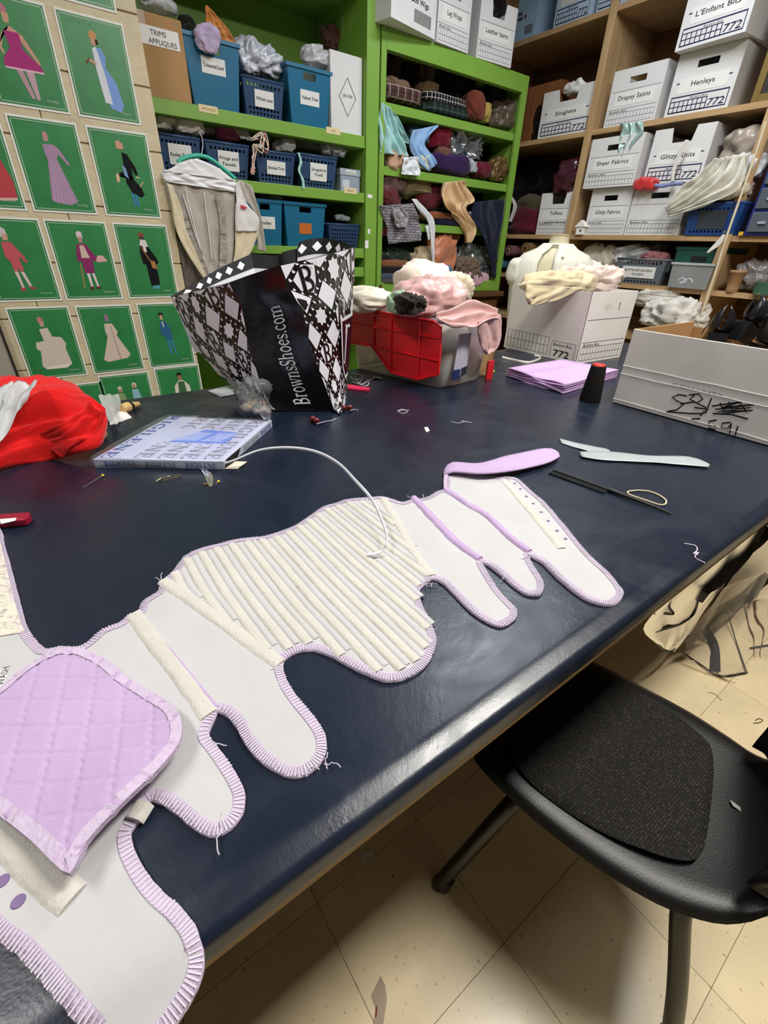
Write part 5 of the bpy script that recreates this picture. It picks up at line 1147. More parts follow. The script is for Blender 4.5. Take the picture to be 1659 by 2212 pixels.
def bin_(lab, x0, x1, z0, h, words, Y=2.63, d=.34, w_top=1.16, col='#126488', slot=True, lz=.62, lw=.105, lcol=None, lh=.055):
    w = x1 - x0; t = thing('storage_bin', lab, 'bin', ((x0 + x1) / 2, Y, z0), 0, 'tall teal storage bins'); m = plastic(col, .42)
    a, b = w / 2, w / 2 * w_top; e = .02
    bot = [(-a, e, .001), (a, e, .001), (a, d - e, .001), (-a, d - e, .001)]; top = [(-b, 0, h), (b, 0, h), (b, d, h), (-b, d, h)]
    for i, nm in enumerate(('front_wall', 'side_wall', 'back_wall', 'side_wall')):
        mb = MB(); j = (i + 1) % 4
        if slot and i in (0, 2): holed(mb, bot[i], bot[j], top[j], top[i], ((.78, .90),), 1, .9, .34, .66)
        else: mb.quad(bot[i], bot[j], top[j], top[i])
        mb.build(nm, m, t, world=False, solid=.003)
    MB().quad(*bot).build('bottom', m, t, world=False, solid=.003)
    mb = MB(); k = 1.03
    rg = [[(sx * b * s + (.0), (0 if sy < 0 else d) + sy * (s - 1) * b, z) for sx, sy in ((-1, -1), (1, -1), (1, 1), (-1, 1))] for s, z in ((1.0, h), (1.05, h), (1.05, h - .014), (1.02, h - .014))]
    mb.grid(rg, closev=True).build('rim', m, t, world=False)
    zc = h * lz; yf = e * (1 - zc / h) - .003
    if words:
        sl = e / h; MB().hexa([(-lw / 2, yf + sl * lh / 2, zc - lh / 2), (lw / 2, yf + sl * lh / 2, zc - lh / 2), (lw / 2, yf + sl * lh / 2 + .002, zc - lh / 2), (-lw / 2, yf + sl * lh / 2 + .002, zc - lh / 2), (-lw / 2, yf - sl * lh / 2, zc + lh / 2), (lw / 2, yf - sl * lh / 2, zc + lh / 2), (lw / 2, yf - sl * lh / 2 + .002, zc + lh / 2), (-lw / 2, yf - sl * lh / 2 + .002, zc + lh / 2)]).build('label_card', lcol or M_LBL, t, world=False)
        for i, s in enumerate(words): text(s, .013, ink('#2a2a30'), t, (0, yf - .0014, zc - .02 * i), (1, 0, 0), (0, 0, 1), fitw=min(.0085 * len(s), lw * .85), bold=.005, world=False)
    return t
Z1, Z2, Z3 = 1.814, 1.562, 1.29
# upper shelf of the left unit
cbx = thing('cardboard_carton', 'brown cardboard carton with a handwritten trims label', 'box', (.755, 2.8, Z1))
MB().box(.662, .842, 2.62, 2.98, Z1 + .001, Z1 + .262).build('body', M_KRAFT, cbx, bevel=.004)
MB().box(.665, .700, 2.6195, 2.621, Z1 + .20, Z1 + .262).build('packing_tape', mat('brown_tape', '#8a6a48', rough=.3), cbx)
MB().box(.672, .822, 2.6185, 2.6198, Z1 + .165, Z1 + .222).build('label_card', M_LBL, cbx)
text('TRIMS', .016, ink('#4a4844'), cbx, (.742, 2.6178, Z1 + .205), (1, 0, 0), (0, 0, 1), fitw=.06)
text('APPLIQUES', .016, ink('#4a4844'), cbx, (.755, 2.6178, Z1 + .179), (1, 0, 0), (0, 0, 1), fitw=.11)
heap('clear_bag', 'clear plastic bag lying on top of the brown carton', 'bag', 300, -14, 385, 22, 'Y', 2.72, .06, M_FILMW, 51, .3, 16)
bin_('tall teal bin labelled Coloured Lace beside the brown carton', .862, 1.062, Z1, .24, ['Coloured Lace'], w_top=1.22)
basket('dark blue basket labelled White Lace on the top shelf', 1.088, 1.29, Z1, .14, '#2a4468', ['White Lace'], lw=.095, lh=.06)
bin_('tall teal bin labelled Velvet Trim beside the white lace basket', 1.335, 1.535, Z1, .228, ['Velvet Trim'], w_top=1.2, lz=.5)
un = thing('white_carton', 'tall white carton printed with a UN 1950 diamond', 'box', (1.645, 2.8, Z1))
MB().box(1.548, 1.738, 2.625, 2.95, Z1 + .001, Z1 + .312).build('body', M_WHITE, un, bevel=.003)
dq = lambda x, z: (1.648 + x, 2.6235, Z1 + .148 + z); mb = MB()
for a, b in zip(((0, .075), (.05, 0), (0, -.075), (-.05, 0)), ((.05, 0), (0, -.075), (-.05, 0), (0, .075))):
    n_ = Vector((b[1] - a[1], -(b[0] - a[0]))).normalized() * .0013; mb.quad(dq(a[0] - n_.x, a[1] - n_.y), dq(b[0] - n_.x, b[1] - n_.y), dq(b[0] + n_.x, b[1] + n_.y), dq(a[0] + n_.x, a[1] + n_.y))
mb.build('printed_diamond', ink('#4a4a4a'), un, fixn=False)
text('UN 1950', .013, ink('#4a4a4a'), un, dq(0, .005), (1, 0, 0), (0, 0, 1), fitw=.058)
heap('lilac_lace', 'lilac lace hanging over the coloured lace bin', 'lace', 422, 50, 478, 118, 'Y', 2.60, .018, fabric('#b7a6c4'), 52, .4, 40)
tag(loft([ty(443, 14, 2.70), ty(445, 50, 2.70), ty(446, 80, 2.70)], [ty(446, 12, 2.70), ty(485, 55, 2.70), ty(513, 98, 2.69)], 14, 20, .008, 3, 53, (0, -1, 0)).build('orange_trim', mat('orange_trim', '#c07a34', rough=.6, var=.5, vscale=70, bump=.6, bscale=70), smooth=True, solid=.006), 'orange braided trim sticking up out of the lace bin', 'trim')
heap('clear_bag', 'bulging clear plastic bag of white lace on the top shelf', 'bag', 515, 88, 620, 170, 'Y', 2.68, .07, mat('bagged_lace', '#b9bcc6', rough=.25, spec=.6, var=.15, vscale=30, bump=.5, bscale=40), 54, .22, 20, e=.7)
heap('clear_bag', 'small clear bag leaning out of the velvet trim bin', 'bag', 655, 100, 712, 140, 'Y', 2.66, .04, M_FILMW, 55, .3, 24)
heap('brown_trim', 'brown and red feathery trim behind the white carton', 'trim', 700, 60, 782, 115, 'Y', 2.86, .04, fabric('#4f3328', .3), 56, .3, 30)
p_ = ty(776, 80, 2.80); tag(MB().box(p_.x - .012, p_.x + .012, 2.79, 2.94, Z1, p_.z + .10).build('upright_board', fabric('#8a6a55')), 'brown board standing behind the white carton', 'board')
heap('dark_cloth', 'dark cloth stuffed between brown carton and teal bin', 'cloth', 386, 34, 425, 80, 'Y', 2.82, .05, fabric('#23251f'), 57, .3, 20)
# middle shelf
basket('dark blue basket labelled Eyelet Trim', .668, .852, Z2, .136, '#2a4468', ['Eyelet Trim'])
basket('dark blue basket labelled Fringe and Tassels', .878, 1.085, Z2, .136, '#2a4468', ['Fringe and', 'Tassels'])
basket('dark blue basket labelled Braided Trim', 1.120, 1.330, Z2, .130, '#2a4468', ['Braided Trim'], lh=.055)
basket('dark blue basket labelled Grosgrain and Twill', 1.356, 1.580, Z2, .140, '#2a4468', ['Grosgrain &', 'Twill'])
sm = thing('small_grey_box', 'small pale blue grey box at the end of the basket shelf', 'box', (1.665, 2.75, Z2))
MB().box(1.602, 1.728, 2.63, 2.84, Z2 + .001, Z2 + .075).build('body', mat('grey_blue_card', '#8f9aa8', rough=.55), sm)
MB().box(1.599, 1.731, 2.627, 2.843, Z2 + .0755, Z2 + .105).build('lid', mat('grey_blue_lid', '#98a3b0', rough=.55), sm)
MB().box(1.635, 1.700, 2.6258, 2.6268, Z2 + .082, Z2 + .099).build('label_card', M_LBL, sm); text('Hat Elastic', .009, ink('#2a2a30'), sm, (1.667, 2.6252, Z2 + .09), (1, 0, 0), (0, 0, 1), fitw=.055)
MB().box(1.615, 1.66, 2.6290, 2.6298, Z2 + .02, Z2 + .055).build('printed_panel', mat('print_grey', '#c2c6cc', rough=.6), sm)
heap('cream_cloth', 'cream crumpled eyelet cloth in the Eyelet Trim basket', 'cloth', 332, 245, 385, 282, 'Y', 2.68, .07, CR, 61, .3, 24)
heap('white_cloth', 'white crumpled cloth at the right of the Eyelet Trim basket', 'cloth', 378, 247, 440, 292, 'Y', 2.68, .07, fabric('#dfdcd4'), 62, .3, 24)
heap('clear_bag', 'clear bag tilted out of the Fringe and Tassels basket', 'bag', 420, 250, 475, 292, 'Y', 2.74, .05, M_FILMW, 63, .3, 16)
heap('pink_bag', 'bag of bright pink fringe in the second basket', 'bag', 474, 255, 520, 305, 'Y', 2.70, .05, satin('#b8527e'), 64, .25, 20)
tag(loft([ty(478, 252, 2.68), ty(500, 275, 2.67), ty(520, 300, 2.66)], [ty(487, 252, 2.66), ty(520, 262, 2.655), ty(546, 305, 2.655)], 10, 16, .008, 1.5, 65, (0, -1, .5)).build('clear_bag_flap', M_FILMW, smooth=True), 'pale clear bag flap over the pink fringe', 'bag')
cr = thing('cord_bundle', 'bundle of red white and black cord hanging between baskets', 'cord', ty(555, 315, 2.61))
rk = random.Random(5)
for k in range(12):
    c0 = ['#c06a62', '#e0dcd4', '#17161a', '#d8c9a8'][k % 4]; x = 548 + rk.uniform(-6, 12)
    pts = [ty(x, 300 + rk.uniform(-5, 5), 2.615), ty(x + rk.uniform(5, 28), 290 + rk.uniform(-5, 8), 2.60), ty(x + rk.uniform(8, 30), 318 + rk.uniform(-8, 14), 2.60), ty(x + rk.uniform(-4, 8), 312, 2.605), ty(548 + rk.uniform(-4, 2), 345, 2.61), ty(546 + rk.uniform(-5, 5), 370 + rk.uniform(-6, 8), 2.61)]
    MB().tube(resample(pts, 22), .0028, 6).build('cord', fabric(c0), cr, smooth=True)
heap('clear_bag', 'shiny clear bag in the Braided Trim basket', 'bag', 598, 305, 640, 330, 'Y', 2.68, .05, M_FILMW, 66, .35, 24)
heap('clear_bag', 'clear bag standing up in the Grosgrain basket', 'bag', 645, 272, 695, 325, 'Y', 2.70, .04, M_FILM, 67, .3, 18)
heap('clear_bag', 'crinkled clear bag hanging over the right of the Grosgrain basket', 'bag', 700, 312, 750, 338, 'Y', 2.66, .04, M_FILMW, 68, .4, 26)
tag(MB().ribbon(resample([ty(645, 330, 2.60), ty(650, 350, 2.595), ty(646, 368, 2.60), ty(654, 388, 2.597), ty(656, 408, 2.597)], 24), .014, [Vector((1, .4 * math.sin(i * .6), 0)) for i in range(24)], .001).build('mint_ribbon', satin('#9fd0be'), smooth=True), 'mint green ribbon hanging from the Grosgrain basket', 'ribbon')
# lower shelf
bin_('teal bin with a white label partly hidden behind the hanging bodice', 1.06, 1.228, Z3, .205, ['Doilies'], w_top=1.14, lz=.5)
bin_('wide teal bin with an orange sticker on the lower shelf', 1.268, 1.485, Z3, .205, [' '], w_top=1.14, lcol=mat('orange_label', '#c06a2c', rough=.5), lz=.42, lw=.075, lh=.05)
basket('round dark blue basket full of holes on the lower shelf', 1.52, 1.728, Z3, .115, '#263f66', None, cols=10, rows=((.08, .16), (.24, .32), (.40, .48), (.56, .64), (.72, .80)))
heap('clear_bag', 'shiny bag sticking out of the half-hidden teal bin', 'bag', 565, 405, 610, 432, 'Y', 2.72, .05, M_FILMW, 71, .3, 24)
heap('pale_tulle', 'pale blue tulle curl in the round basket', 'tulle', 725, 464, 760, 478, 'Y', 2.70, .03, fabric('#aab4c0'), 72, .3, 30)

# --- bodice hanging in front of the green unit
hg = thing('hanging_bodice', 'cream and grey bodice on a teal hanger in front of the shelves', 'garment', ty(455, 560, 2.46))
YH = 2.50
def hy(px, py, o=0.0): return ty(px, py, YH - o)
MB().tube(resample([hy(384, 350, .01), hy(400, 341, .01), hy(425, 336, .01), hy(450, 341, .01), hy(475, 358, .01), hy(508, 386, .01)], 26), .0085, 10).build('hanger', plastic('#3fb59c', .35), hg, smooth=True)
MB().tube(resample([hy(434, 337, .01), hy(438, 318), hy(437, 300), hy(430, 284), ], 14), .002, 6).build('hanging_string', M_STI, hg)
W1 = fabric('#dedbd8'); W2 = mat('grey_satin_bodice', '#b4aba2', rough=.5, spec=.4, var=.08, vscale=20, bump=.3, bscale=60); W3 = fabric('#d9ccae'); W4 = fabric('#6f665e')
def sheet(nm, Lp, Rp, m, amp, fr_, seed, o=0.0, nu=24, nv=26): return loft([hy(x, y, o) for x, y in Lp], [hy(x, y, o) for x, y in Rp], nu, nv, amp, fr_, seed, (0, -1, 0)).build(nm, m, hg, smooth=True, solid=.003)
sheet('collar_band', ((352, 366), (350, 378), (356, 392)), ((508, 388), (509, 400), (508, 415)), satin('#e2e1e4'), .006, 3, 81, .025)
mbq = loft([hy(385, 352, .028), hy(372, 362, .028), (hy(352, 370, .028))], [hy(425, 342, .028), hy(470, 362, .028), hy(506, 390, .028)], 20, 14, .002, 2, 86, (0, -1, 0)); mbq.build('yoke', satin('#e2e1e4'), hg, smooth=True, solid=.003)
sheet('lining_back', ((356, 392), (366, 440), (392, 520), (440, 600)), ((508, 412), (508, 470), (505, 540), (498, 600)), W2, .007, 4, 82, .012)
sheet('side_panel', ((360, 395), (370, 440), (378, 490), (400, 540), (446, 610)), ((372, 400), (392, 450), (404, 500), (425, 550), (452, 612)), W3, .004, 1, 83, .03, 8)
sheet('side_panel', ((508, 440), (508, 490), (508, 540), (500, 585)), ((560, 472), (558, 500), (545, 540), (530, 565)), W3, .004, 1, 84, .02, 10)
sheet('white_wing', ((508, 395), (510, 430), (508, 470), (510, 500)), ((516, 392), (534, 440), (560, 472), (556, 500)), W1, .004, 1, 85, .026, 10)
sheet('sleeve', ((515, 388), (520, 420), (548, 460), (556, 540)), ((545, 402), (555, 440), (566, 480), (575, 545)), W2, .008, 1.5, 87, .0, 14)
sheet('dark_skirt', ((378, 510), (390, 560), (400, 620)), ((440, 600), (425, 610), (415, 640)), W4, .006, 2, 88, -.01, 14)
for Lp in (((372, 405), (393, 455), (408, 505), (425, 550), (440, 590)), ((472, 420), (480, 470), (482, 530), (478, 590))):
    MB().ribbon(resample([hy(x, y, .024) for x, y in Lp], 30), .030, (1, 0, 0), .004).build('ruched_tape', mat('ruched_grey', '#9c948c', rough=.6, var=.3, vscale=60, bump=.8, bscale=50), hg)
for Lp in (((400, 410), (418, 480), (440, 560)), ((440, 415), (450, 490), (458, 560)), ((395, 420), (420, 500), (443, 565))):
    MB().tube(resample([hy(x, y, .022) for x, y in Lp], 16), .003, 6).build('seam', W1, hg)
MB().quad(hy(520, 442, .034), hy(534, 448, .034), hy(531, 452, .034), hy(521, 450, .034)).build('red_label', fabric('#c43a4a'), hg, solid=.001)
# ---------------------------------------------------------------- fabrics in the green cupboard
def hc(nm, lab, x0, y0, x1, y1, col, seed, Y=2.66, ry=.09, amp=.2, sc=16, st=(1, 1, 1), kind=fabric, e=.7, cat='cloth'):
    return heap(nm, lab, cat, x0, y0, x1, y1, 'Y', Y, ry, kind(col) if isinstance(col, str) else col, seed, amp, sc, st, 'fabrics in the green cupboard', e)
def hang(nm, lab, Lp, Rp, col, amp, fr_, seed, Y=2.585, kind=fabric, cat='cloth', solid=.003, nu=20, nv=26):
    return tag(loft([ty(x, y, Y) for x, y in Lp], [ty(x, y, Y) for x, y in Rp], nu, nv, amp, fr_, seed, (0, -1, 0)).build(nm, kind(col) if isinstance(col, str) else col, smooth=True, solid=solid), lab, cat, 'fabrics in the green cupboard')
def plaid(key, c0, c1, c2, sx=70, sz=70):
    if key in MATS: return MATS[key]
    m = mat(key, c0, rough=.9, spec=.15); nt, b = nodes_of(m); N = nt.nodes; Lk = nt.links; g_ = N.new('ShaderNodeNewGeometry'); sp_ = N.new('ShaderNodeSeparateXYZ'); Lk.new(g_.outputs['Position'], sp_.inputs[0])
    last = None
    for out, s_, c, w_ in (('X', sx, c1, .22), ('Z', sz, c1, .22), ('X', sx * .5, c2, .10), ('Z', sz * .5, c2, .10)):
        mu = N.new('ShaderNodeMath'); mu.operation = 'MULTIPLY'; mu.inputs[1].default_value = s_; fr_ = N.new('ShaderNodeMath'); fr_.operation = 'FRACT'; lt = N.new('ShaderNodeMath'); lt.operation = 'LESS_THAN'; lt.inputs[1].default_value = w_
        Lk.new(sp_.outputs[out], mu.inputs[0]); Lk.new(mu.outputs[0], fr_.inputs[0]); Lk.new(fr_.outputs[0], lt.inputs[0])
        k = N.new('ShaderNodeMath'); k.operation = 'MULTIPLY'; k.inputs[1].default_value = .75; Lk.new(lt.outputs[0], k.inputs[0])
        mx = N.new('ShaderNodeMixRGB'); mx.inputs['Color2'].default_value = (*lin(c), 1); Lk.new(k.outputs[0], mx.inputs['Fac'])
        if last: Lk.new(last, mx.inputs['Color1'])
        else: mx.inputs['Color1'].default_value = (*lin(c0), 1)
        last = mx.outputs[0]
    Lk.new(last, b.inputs['Base Color']); return m
# top compartment
hc('plaid_cloth', 'folded brown plaid cloth at the left of the top compartment', 822, 186, 912, 226, plaid('plaid_brown', '#4a3430', '#2a1d1c', '#a99a90', 40, 40), 101, 2.64, .12, .06, 10, e=.4)
hc('tan_cloth', 'tan ribbed cloth lying on the brown plaid', 824, 168, 890, 200, '#6f5846', 102, 2.70, .10, .15, 30)
hc('plaid_cloth', 'folded black and white checked cloth in the top compartment', 914, 206, 1008, 232, plaid('plaid_bw', '#1a1a1c', '#0c0c0e', '#d8d6d0', 90, 90), 103, 2.64, .11, .07, 12, e=.4)
hc('green_cloth', 'folded dark green tartan under the checked cloth', 916, 226, 1014, 256, plaid('plaid_green', '#1d2a26', '#101a16', '#4c5a54', 45, 45), 104, 2.64, .12, .06, 12, e=.4)
hc('beige_cloth', 'beige cloth behind the checked cloth', 906, 172, 950, 214, '#7d6348', 105, 2.72, .06, .2, 20)
hc('brown_fur', 'dark brown cloth hanging at the top left of the cupboard', 826, 102, 866, 176, '#40322a', 106, 2.76, .05, .3, 20, (1, 1, .4))
hc('grey_fur', 'grey brown fur hanging in the top compartment', 908, 118, 944, 188, '#5a4c42', 107, 2.78, .05, .3, 22, (1, 1, .4))
hc('black_fur', 'black fur bundle in the top compartment', 945, 146, 1026, 218, '#17140f', 108, 2.76, .09, .25, 18)
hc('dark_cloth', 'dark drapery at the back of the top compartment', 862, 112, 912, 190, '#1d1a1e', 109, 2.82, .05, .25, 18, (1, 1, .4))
hc('rust_roll', 'rust and pink rolled cloth with a yellow edge', 1014, 200, 1046, 262, '#6d3426', 110, 2.64, .06, .2, 18)
hc('yellow_roll', 'pale yellow rolled cloth end beside the rust roll', 1040, 220, 1060, 266, '#a8904c', 111, 2.655, .05, .15, 20)
hc('navy_cloth', 'navy cloth hanging at the right of the top compartment', 1056, 176, 1112, 266, '#171a26', 112, 2.74, .06, .25, 16, (1, 1, .5))
hc('brown_satin', 'brown striped satin at the right end of the top compartment', 1072, 222, 1126, 280, '#4f4030', 113, 2.66, .06, .3, 16, kind=satin)
# second compartment
hang('aqua_cloth', 'pale aqua cloth spilling from the second compartment', ((822, 222), (818, 270), (820, 330)), ((838, 232), (862, 290), (880, 338)), '#a4cfcf', .022, 3.4, 121)
hang('aqua_cloth', 'darker aqua cloth fold behind the pale aqua one', ((838, 238), (848, 270), (860, 300)), ((854, 240), (872, 280), (896, 318)), '#8ab5b4', .012, 2, 122, 2.61)
hang('light_blue_cloth', 'light blue cloth tail hanging in the second compartment', ((890, 282), (884, 310), (902, 350), (925, 370)), ((948, 270), (918, 305), (935, 335), (942, 355)), '#8aaed6', .012, 2, 123, 2.60)
hc('blue_cloth', 'steel blue cloth at the back of the second compartment', 880, 268, 938, 318, '#56788c', 124, 2.70, .08, .25, 18)
hc('red_velvet', 'dark red velvet in the middle of the second compartment', 922, 262, 972, 330, '#6a0f22', 125, 2.68, .08, .15, 14)
hc('silver_lame', 'crumpled shiny silver fabric in the second compartment', 972, 276, 1056, 350, mat('silver_lame', '#8d9298', rough=.22, metal=.75, bump=.5, bscale=50), 126, 2.68, .08, .35, 24)
hc('peach_cloth', 'peach cloth hanging over the shelf edge', 838, 318, 882, 372, '#c09a82', 127, 2.60, .03, .25, 18, (1, 1, .5))
hang('white_satin', 'white satin corner hanging over the second shelf edge', ((872, 340), (868, 358), (866, 376)), ((902, 338), (907, 358), (906, 380)), '#d9dde2', .010, 2, 128, 2.575, kind=satin)
hc('cream_ribbon', 'cream ribbons beside the purple velvet', 904, 338, 934, 368, '#cfcbb4', 129, 2.62, .03, .35, 40)
hc('purple_velvet', 'deep purple velvet folded in the second compartment', 932, 332, 1020, 380, '#2f1846', 130, 2.64, .09, .10, 10, e=.55)
hc('brown_cloth', 'brown cloth with metal eyelets above the purple velvet', 942, 318, 980, 342, '#6a4a3c', 131, 2.67, .06, .2, 20)
hc('denim_cloth', 'blue denim roll above the purple velvet', 976, 318, 1010, 348, '#3c5672', 132, 2.70, .06, .15, 16)
hc('clear_bag', 'clear crinkled bag right of the purple velvet', 1008, 344, 1032, 374, mat('bagged_clear', '#9aa0a8', rough=.2, spec=.6, bump=.6, bscale=50), 133, 2.63, .04, .3, 26, cat='bag')
hc('burgundy_roll', 'burgundy cloth roll with a silver end', 1026, 350, 1064, 386, '#5c1426', 134, 2.64, .06, .12, 14)
hc('gold_satin', 'bronze satin bunched at the right end of the second shelf', 1062, 336, 1096, 398, mat('bronze_satin', '#6e5838', rough=.25, metal=.4, bump=.3, bscale=40), 135, 2.62, .05, .3, 20)
# third compartment
hc('mauve_cloth', 'mauve brown cloth at the left of the third compartment', 822, 374, 878, 424, '#6d534e', 141, 2.66, .08, .25, 16)
hc('khaki_cloth', 'khaki cloth folded in the third compartment', 868, 378, 934, 432, '#7d7050', 142, 2.67, .08, .15, 12, e=.55)
hc('wine_lace', 'wine red ruffled lace over the brick print bag', 820, 416, 878, 456, '#5a2426', 143, 2.62, .05, .35, 30)
hc('dark_red_cloth', 'dark red cloth under the peach tulle', 902, 400, 962, 456, '#571c22', 144, 2.68, .08, .15, 12)
hc('pink_silk', 'pink and orange silk at the far left of the third shelf', 813, 468, 838, 512, '#8a4a58', 145, 2.63, .05, .3, 24)
mbk = mat('brick_print', '#8d8a8e', rough=.6, spec=.3); nt, b = nodes_of(mbk); bt = nt.nodes.new('ShaderNodeTexBrick'); g_ = nt.nodes.new('ShaderNodeNewGeometry'); sp_ = nt.nodes.new('ShaderNodeSeparateXYZ'); cx_ = nt.nodes.new('ShaderNodeCombineXYZ')
nt.links.new(g_.outputs['Position'], sp_.inputs[0]); nt.links.new(sp_.outputs['X'], cx_.inputs[0]); nt.links.new(sp_.outputs['Z'], cx_.inputs[1]); nt.links.new(cx_.outputs[0], bt.inputs['Vector'])
bt.inputs['Color1'].default_value = (*lin('#97939a'), 1); bt.inputs['Color2'].default_value = (*lin('#7d7a82'), 1); bt.inputs['Mortar'].default_value = (*lin('#3f3c42'), 1); bt.inputs['Scale'].default_value = 1; bt.inputs['Brick Width'].default_value = .034; bt.inputs['Row Height'].default_value = .014; bt.inputs['Mortar Size'].default_value = .0018
nt.links.new(bt.outputs['Color'], b.inputs['Base Color'])
hang('brick_print_cloth', 'grey brick-printed cloth hanging over the third shelf', ((820, 444), (832, 480), (836, 527)), ((890, 440), (905, 475), (910, 520)), mbk, .014, 2.2, 146, 2.565)
hang('grey_ruffle', 'grey satin ruffle on the brick-printed cloth', ((846, 452), (850, 470), (858, 492)), ((872, 446), (880, 468), (876, 490)), '#9a979c', .014, 2.5, 147, 2.54, kind=satin)
hang('white_band', 'long white cloth band hanging down over two shelves', ((888, 430), (905, 455), (925, 480), (932, 540), (936, 582)), ((900, 430), (924, 455), (939, 480), (939, 540), (938, 575)), '#d7d8dc', .006, 1, 148, 2.57)
hang('white_band', 'short white cloth band behind the long one', ((918, 488), (922, 505), (924, 518)), ((930, 484), (932, 505), (928, 518)), '#d0d1d5', .004, 1, 149, 2.575)
hang('peach_tulle', 'peach tulle cascading from the third shelf', ((960, 394), (954, 425), (960, 448), (984, 470), (1004, 500), (1006, 525)), ((1002, 390), (1024, 430), (1006, 446), (1014, 470), (1026, 495), (1012, 524)), '#d5b48c', .030, 4.2, 150, 2.58, nu=26, nv=36)
hc('black_roll', 'black cloth roll banded with white paper', 926, 448, 982, 470, '#1d1c20', 151, 2.68, .06, .05, 10)
hc('rust_cloth', 'rust brown folded cloth on the third shelf', 926, 458, 990, 478, '#8a4f30', 152, 2.64, .09, .08, 12, e=.5)
hc('navy_velvet', 'navy velvet folded on the third shelf', 938, 472, 1014, 490, '#10142e', 153, 2.63, .09, .08, 12, e=.5)
hang('navy_felt', 'long navy felt hanging from the third shelf', ((1026, 436), (1022, 470), (1040, 510), (1060, 560), (1064, 600)), ((1086, 430), (1084, 470), (1078, 510), (1072, 560), (1068, 600)), '#1c2034', .022, 2.6, 154, 2.575)
hc('white_paper_wad', 'white crumpled paper between tulle and navy felt', 1014, 458, 1036, 480, '#c9c8c6', 155, 2.63, .03, .3, 30)
# bottom compartment
hc('purple_cloth', 'black purple cloth at the back of the bottom compartment', 812, 500, 880, 545, '#1c1420', 161, 2.70, .10, .15, 12)
hc('dark_green_cloth', 'dark green satin folded in the bottom compartment', 812, 536, 892, 572, '#142a20', 162, 2.65, .10, .15, 14, kind=satin)
hc('orange_cloth', 'orange brown folded cloth in the bottom compartment', 813, 560, 886, 580, '#7a4c30', 163, 2.64, .11, .10, 12, e=.5)
hc('black_cloth', 'black folded cloth stack in the bottom compartment', 813, 574, 882, 600, '#161216', 164, 2.63, .12, .08, 12, e=.4)
hc('slate_cloth', 'slate blue folded cloth at the bottom left', 813, 588, 872, 604, '#3f4a5c', 165, 2.62, .12, .06, 12, e=.4)
hc('grey_mat', 'grey folded mat lying on the cupboard floor', 813, 600, 882, 612, '#4a4a4c', 166, 2.62, .12, .04, 12, e=.35)
hc('cream_crochet', 'cream crochet cloth hanging in the bottom compartment', 890, 534, 942, 602, mat('crochet', '#b7a583', rough=.9, var=.4, vscale=90, bump=.7, bscale=90), 167, 2.63, .06, .2, 16)
hc('coral_satin', 'coral satin draped from the bottom compartment', 932, 496, 996, 596, '#b9714f', 168, 2.64, .07, .28, 14, (1, 1, .6), kind=satin)
hc('coral_roll', 'tan orange cloth roll above the coral satin', 960, 494, 994, 526, '#a06a48', 169, 2.70, .06, .1, 12)
hc('silver_bag', 'clear bag of silver fabric in the bottom compartment', 988, 526, 1058, 580, mat('silver_bag', '#7c8482', rough=.2, metal=.5, bump=.6, bscale=40), 170, 2.66, .07, .3, 22, cat='bag')
hc('taupe_ribbons', 'taupe ribbon strips tangled over the pink roll', 984, 562, 1040, 604, '#6a5a4c', 171, 2.60, .04, .5, 40)
hc('pink_roll', 'pale pink rolled cloth lying on the cupboard floor', 972, 586, 1062, 622, '#c9a3b0', 172, 2.60, .06, .08, 10, e=.6)
hc('grey_plaid_roll', 'dark grey checked roll at the bottom right', 1020, 568, 1066, 604, plaid('plaid_grey', '#2a2a2e', '#141416', '#6c6c70', 60, 60), 173, 2.63, .05, .08, 12)
hc('blue_cloth', 'blue cloth corner below the coral satin', 954, 572, 978, 604, '#4c7898', 174, 2.61, .04, .15, 16)
hc('navy_cloth', 'navy crumpled cloth beside the black stack', 880, 568, 904, 606, '#141636', 175, 2.63, .06, .3, 24)
pz = ty(858, 630, 2.57); tag(blob((pz.x, 2.57, 1.0405 + .006), (.05, .016, .006), 8, .3, 60, nu=24, nv=10).build('yellow_braid', fabric('#c9b34c')), 'yellow braid lying in front of the green cupboard', 'trim')
hc('shade_filler', 'added dark mass standing in for shade at the back right of the second compartment', 1046, 285, 1100, 385, '#1c1416', 176, 2.84, .08, .15, 10)  # dark masses added as painted shade deep in the cupboard compartments
hc('shade_filler', 'added dark mass standing in for shade at the back of the third compartment', 1000, 400, 1098, 488, '#15161c', 177, 2.86, .08, .15, 10)
hc('shade_filler', 'added dark mass standing in for shade at the back of the bottom compartment', 1000, 505, 1072, 600, '#161814', 178, 2.86, .08, .15, 10)
hc('shade_filler', 'added dark mass standing in for shade at the back left of the third compartment', 880, 385, 1000, 470, '#1e1614', 179, 2.88, .08, .15, 10)
hc('shade_filler', 'added dark mass standing in for shade at the back of the top compartment', 1000, 150, 1130, 270, '#121318', 180, 2.90, .08, .15, 10)
# boxes on top of the cupboard
ZT = 2.2565
banker('white box labelled Black Bob Wigs overhanging the green cupboard', tz(844, 36, ZT), tz(939, 86, ZT), .26, .34, 'Black Bob Wigs', 'codes', 'none', card=False)
banker('white banker box labelled Leg Wraps on the green cupboard', tz(942, 89, ZT), tz(1010, 116, ZT), .25, .34, 'Leg Wraps', 'thin', 'slot')
banker('torn white banker box labelled Leather Items on the green cupboard', tz(1028, 124, ZT), tz(1103, 147, ZT), .25, .34, 'Leather Items', 'thin', 'notch')
heap('black_leather', 'black leather scraps visible in the Leather Items box', 'leather', 1045, -20, 1098, 50, 'Y', 2.72, .05, mat('leather_scrap', '#1c1618', rough=.4), 181, .25, 14)

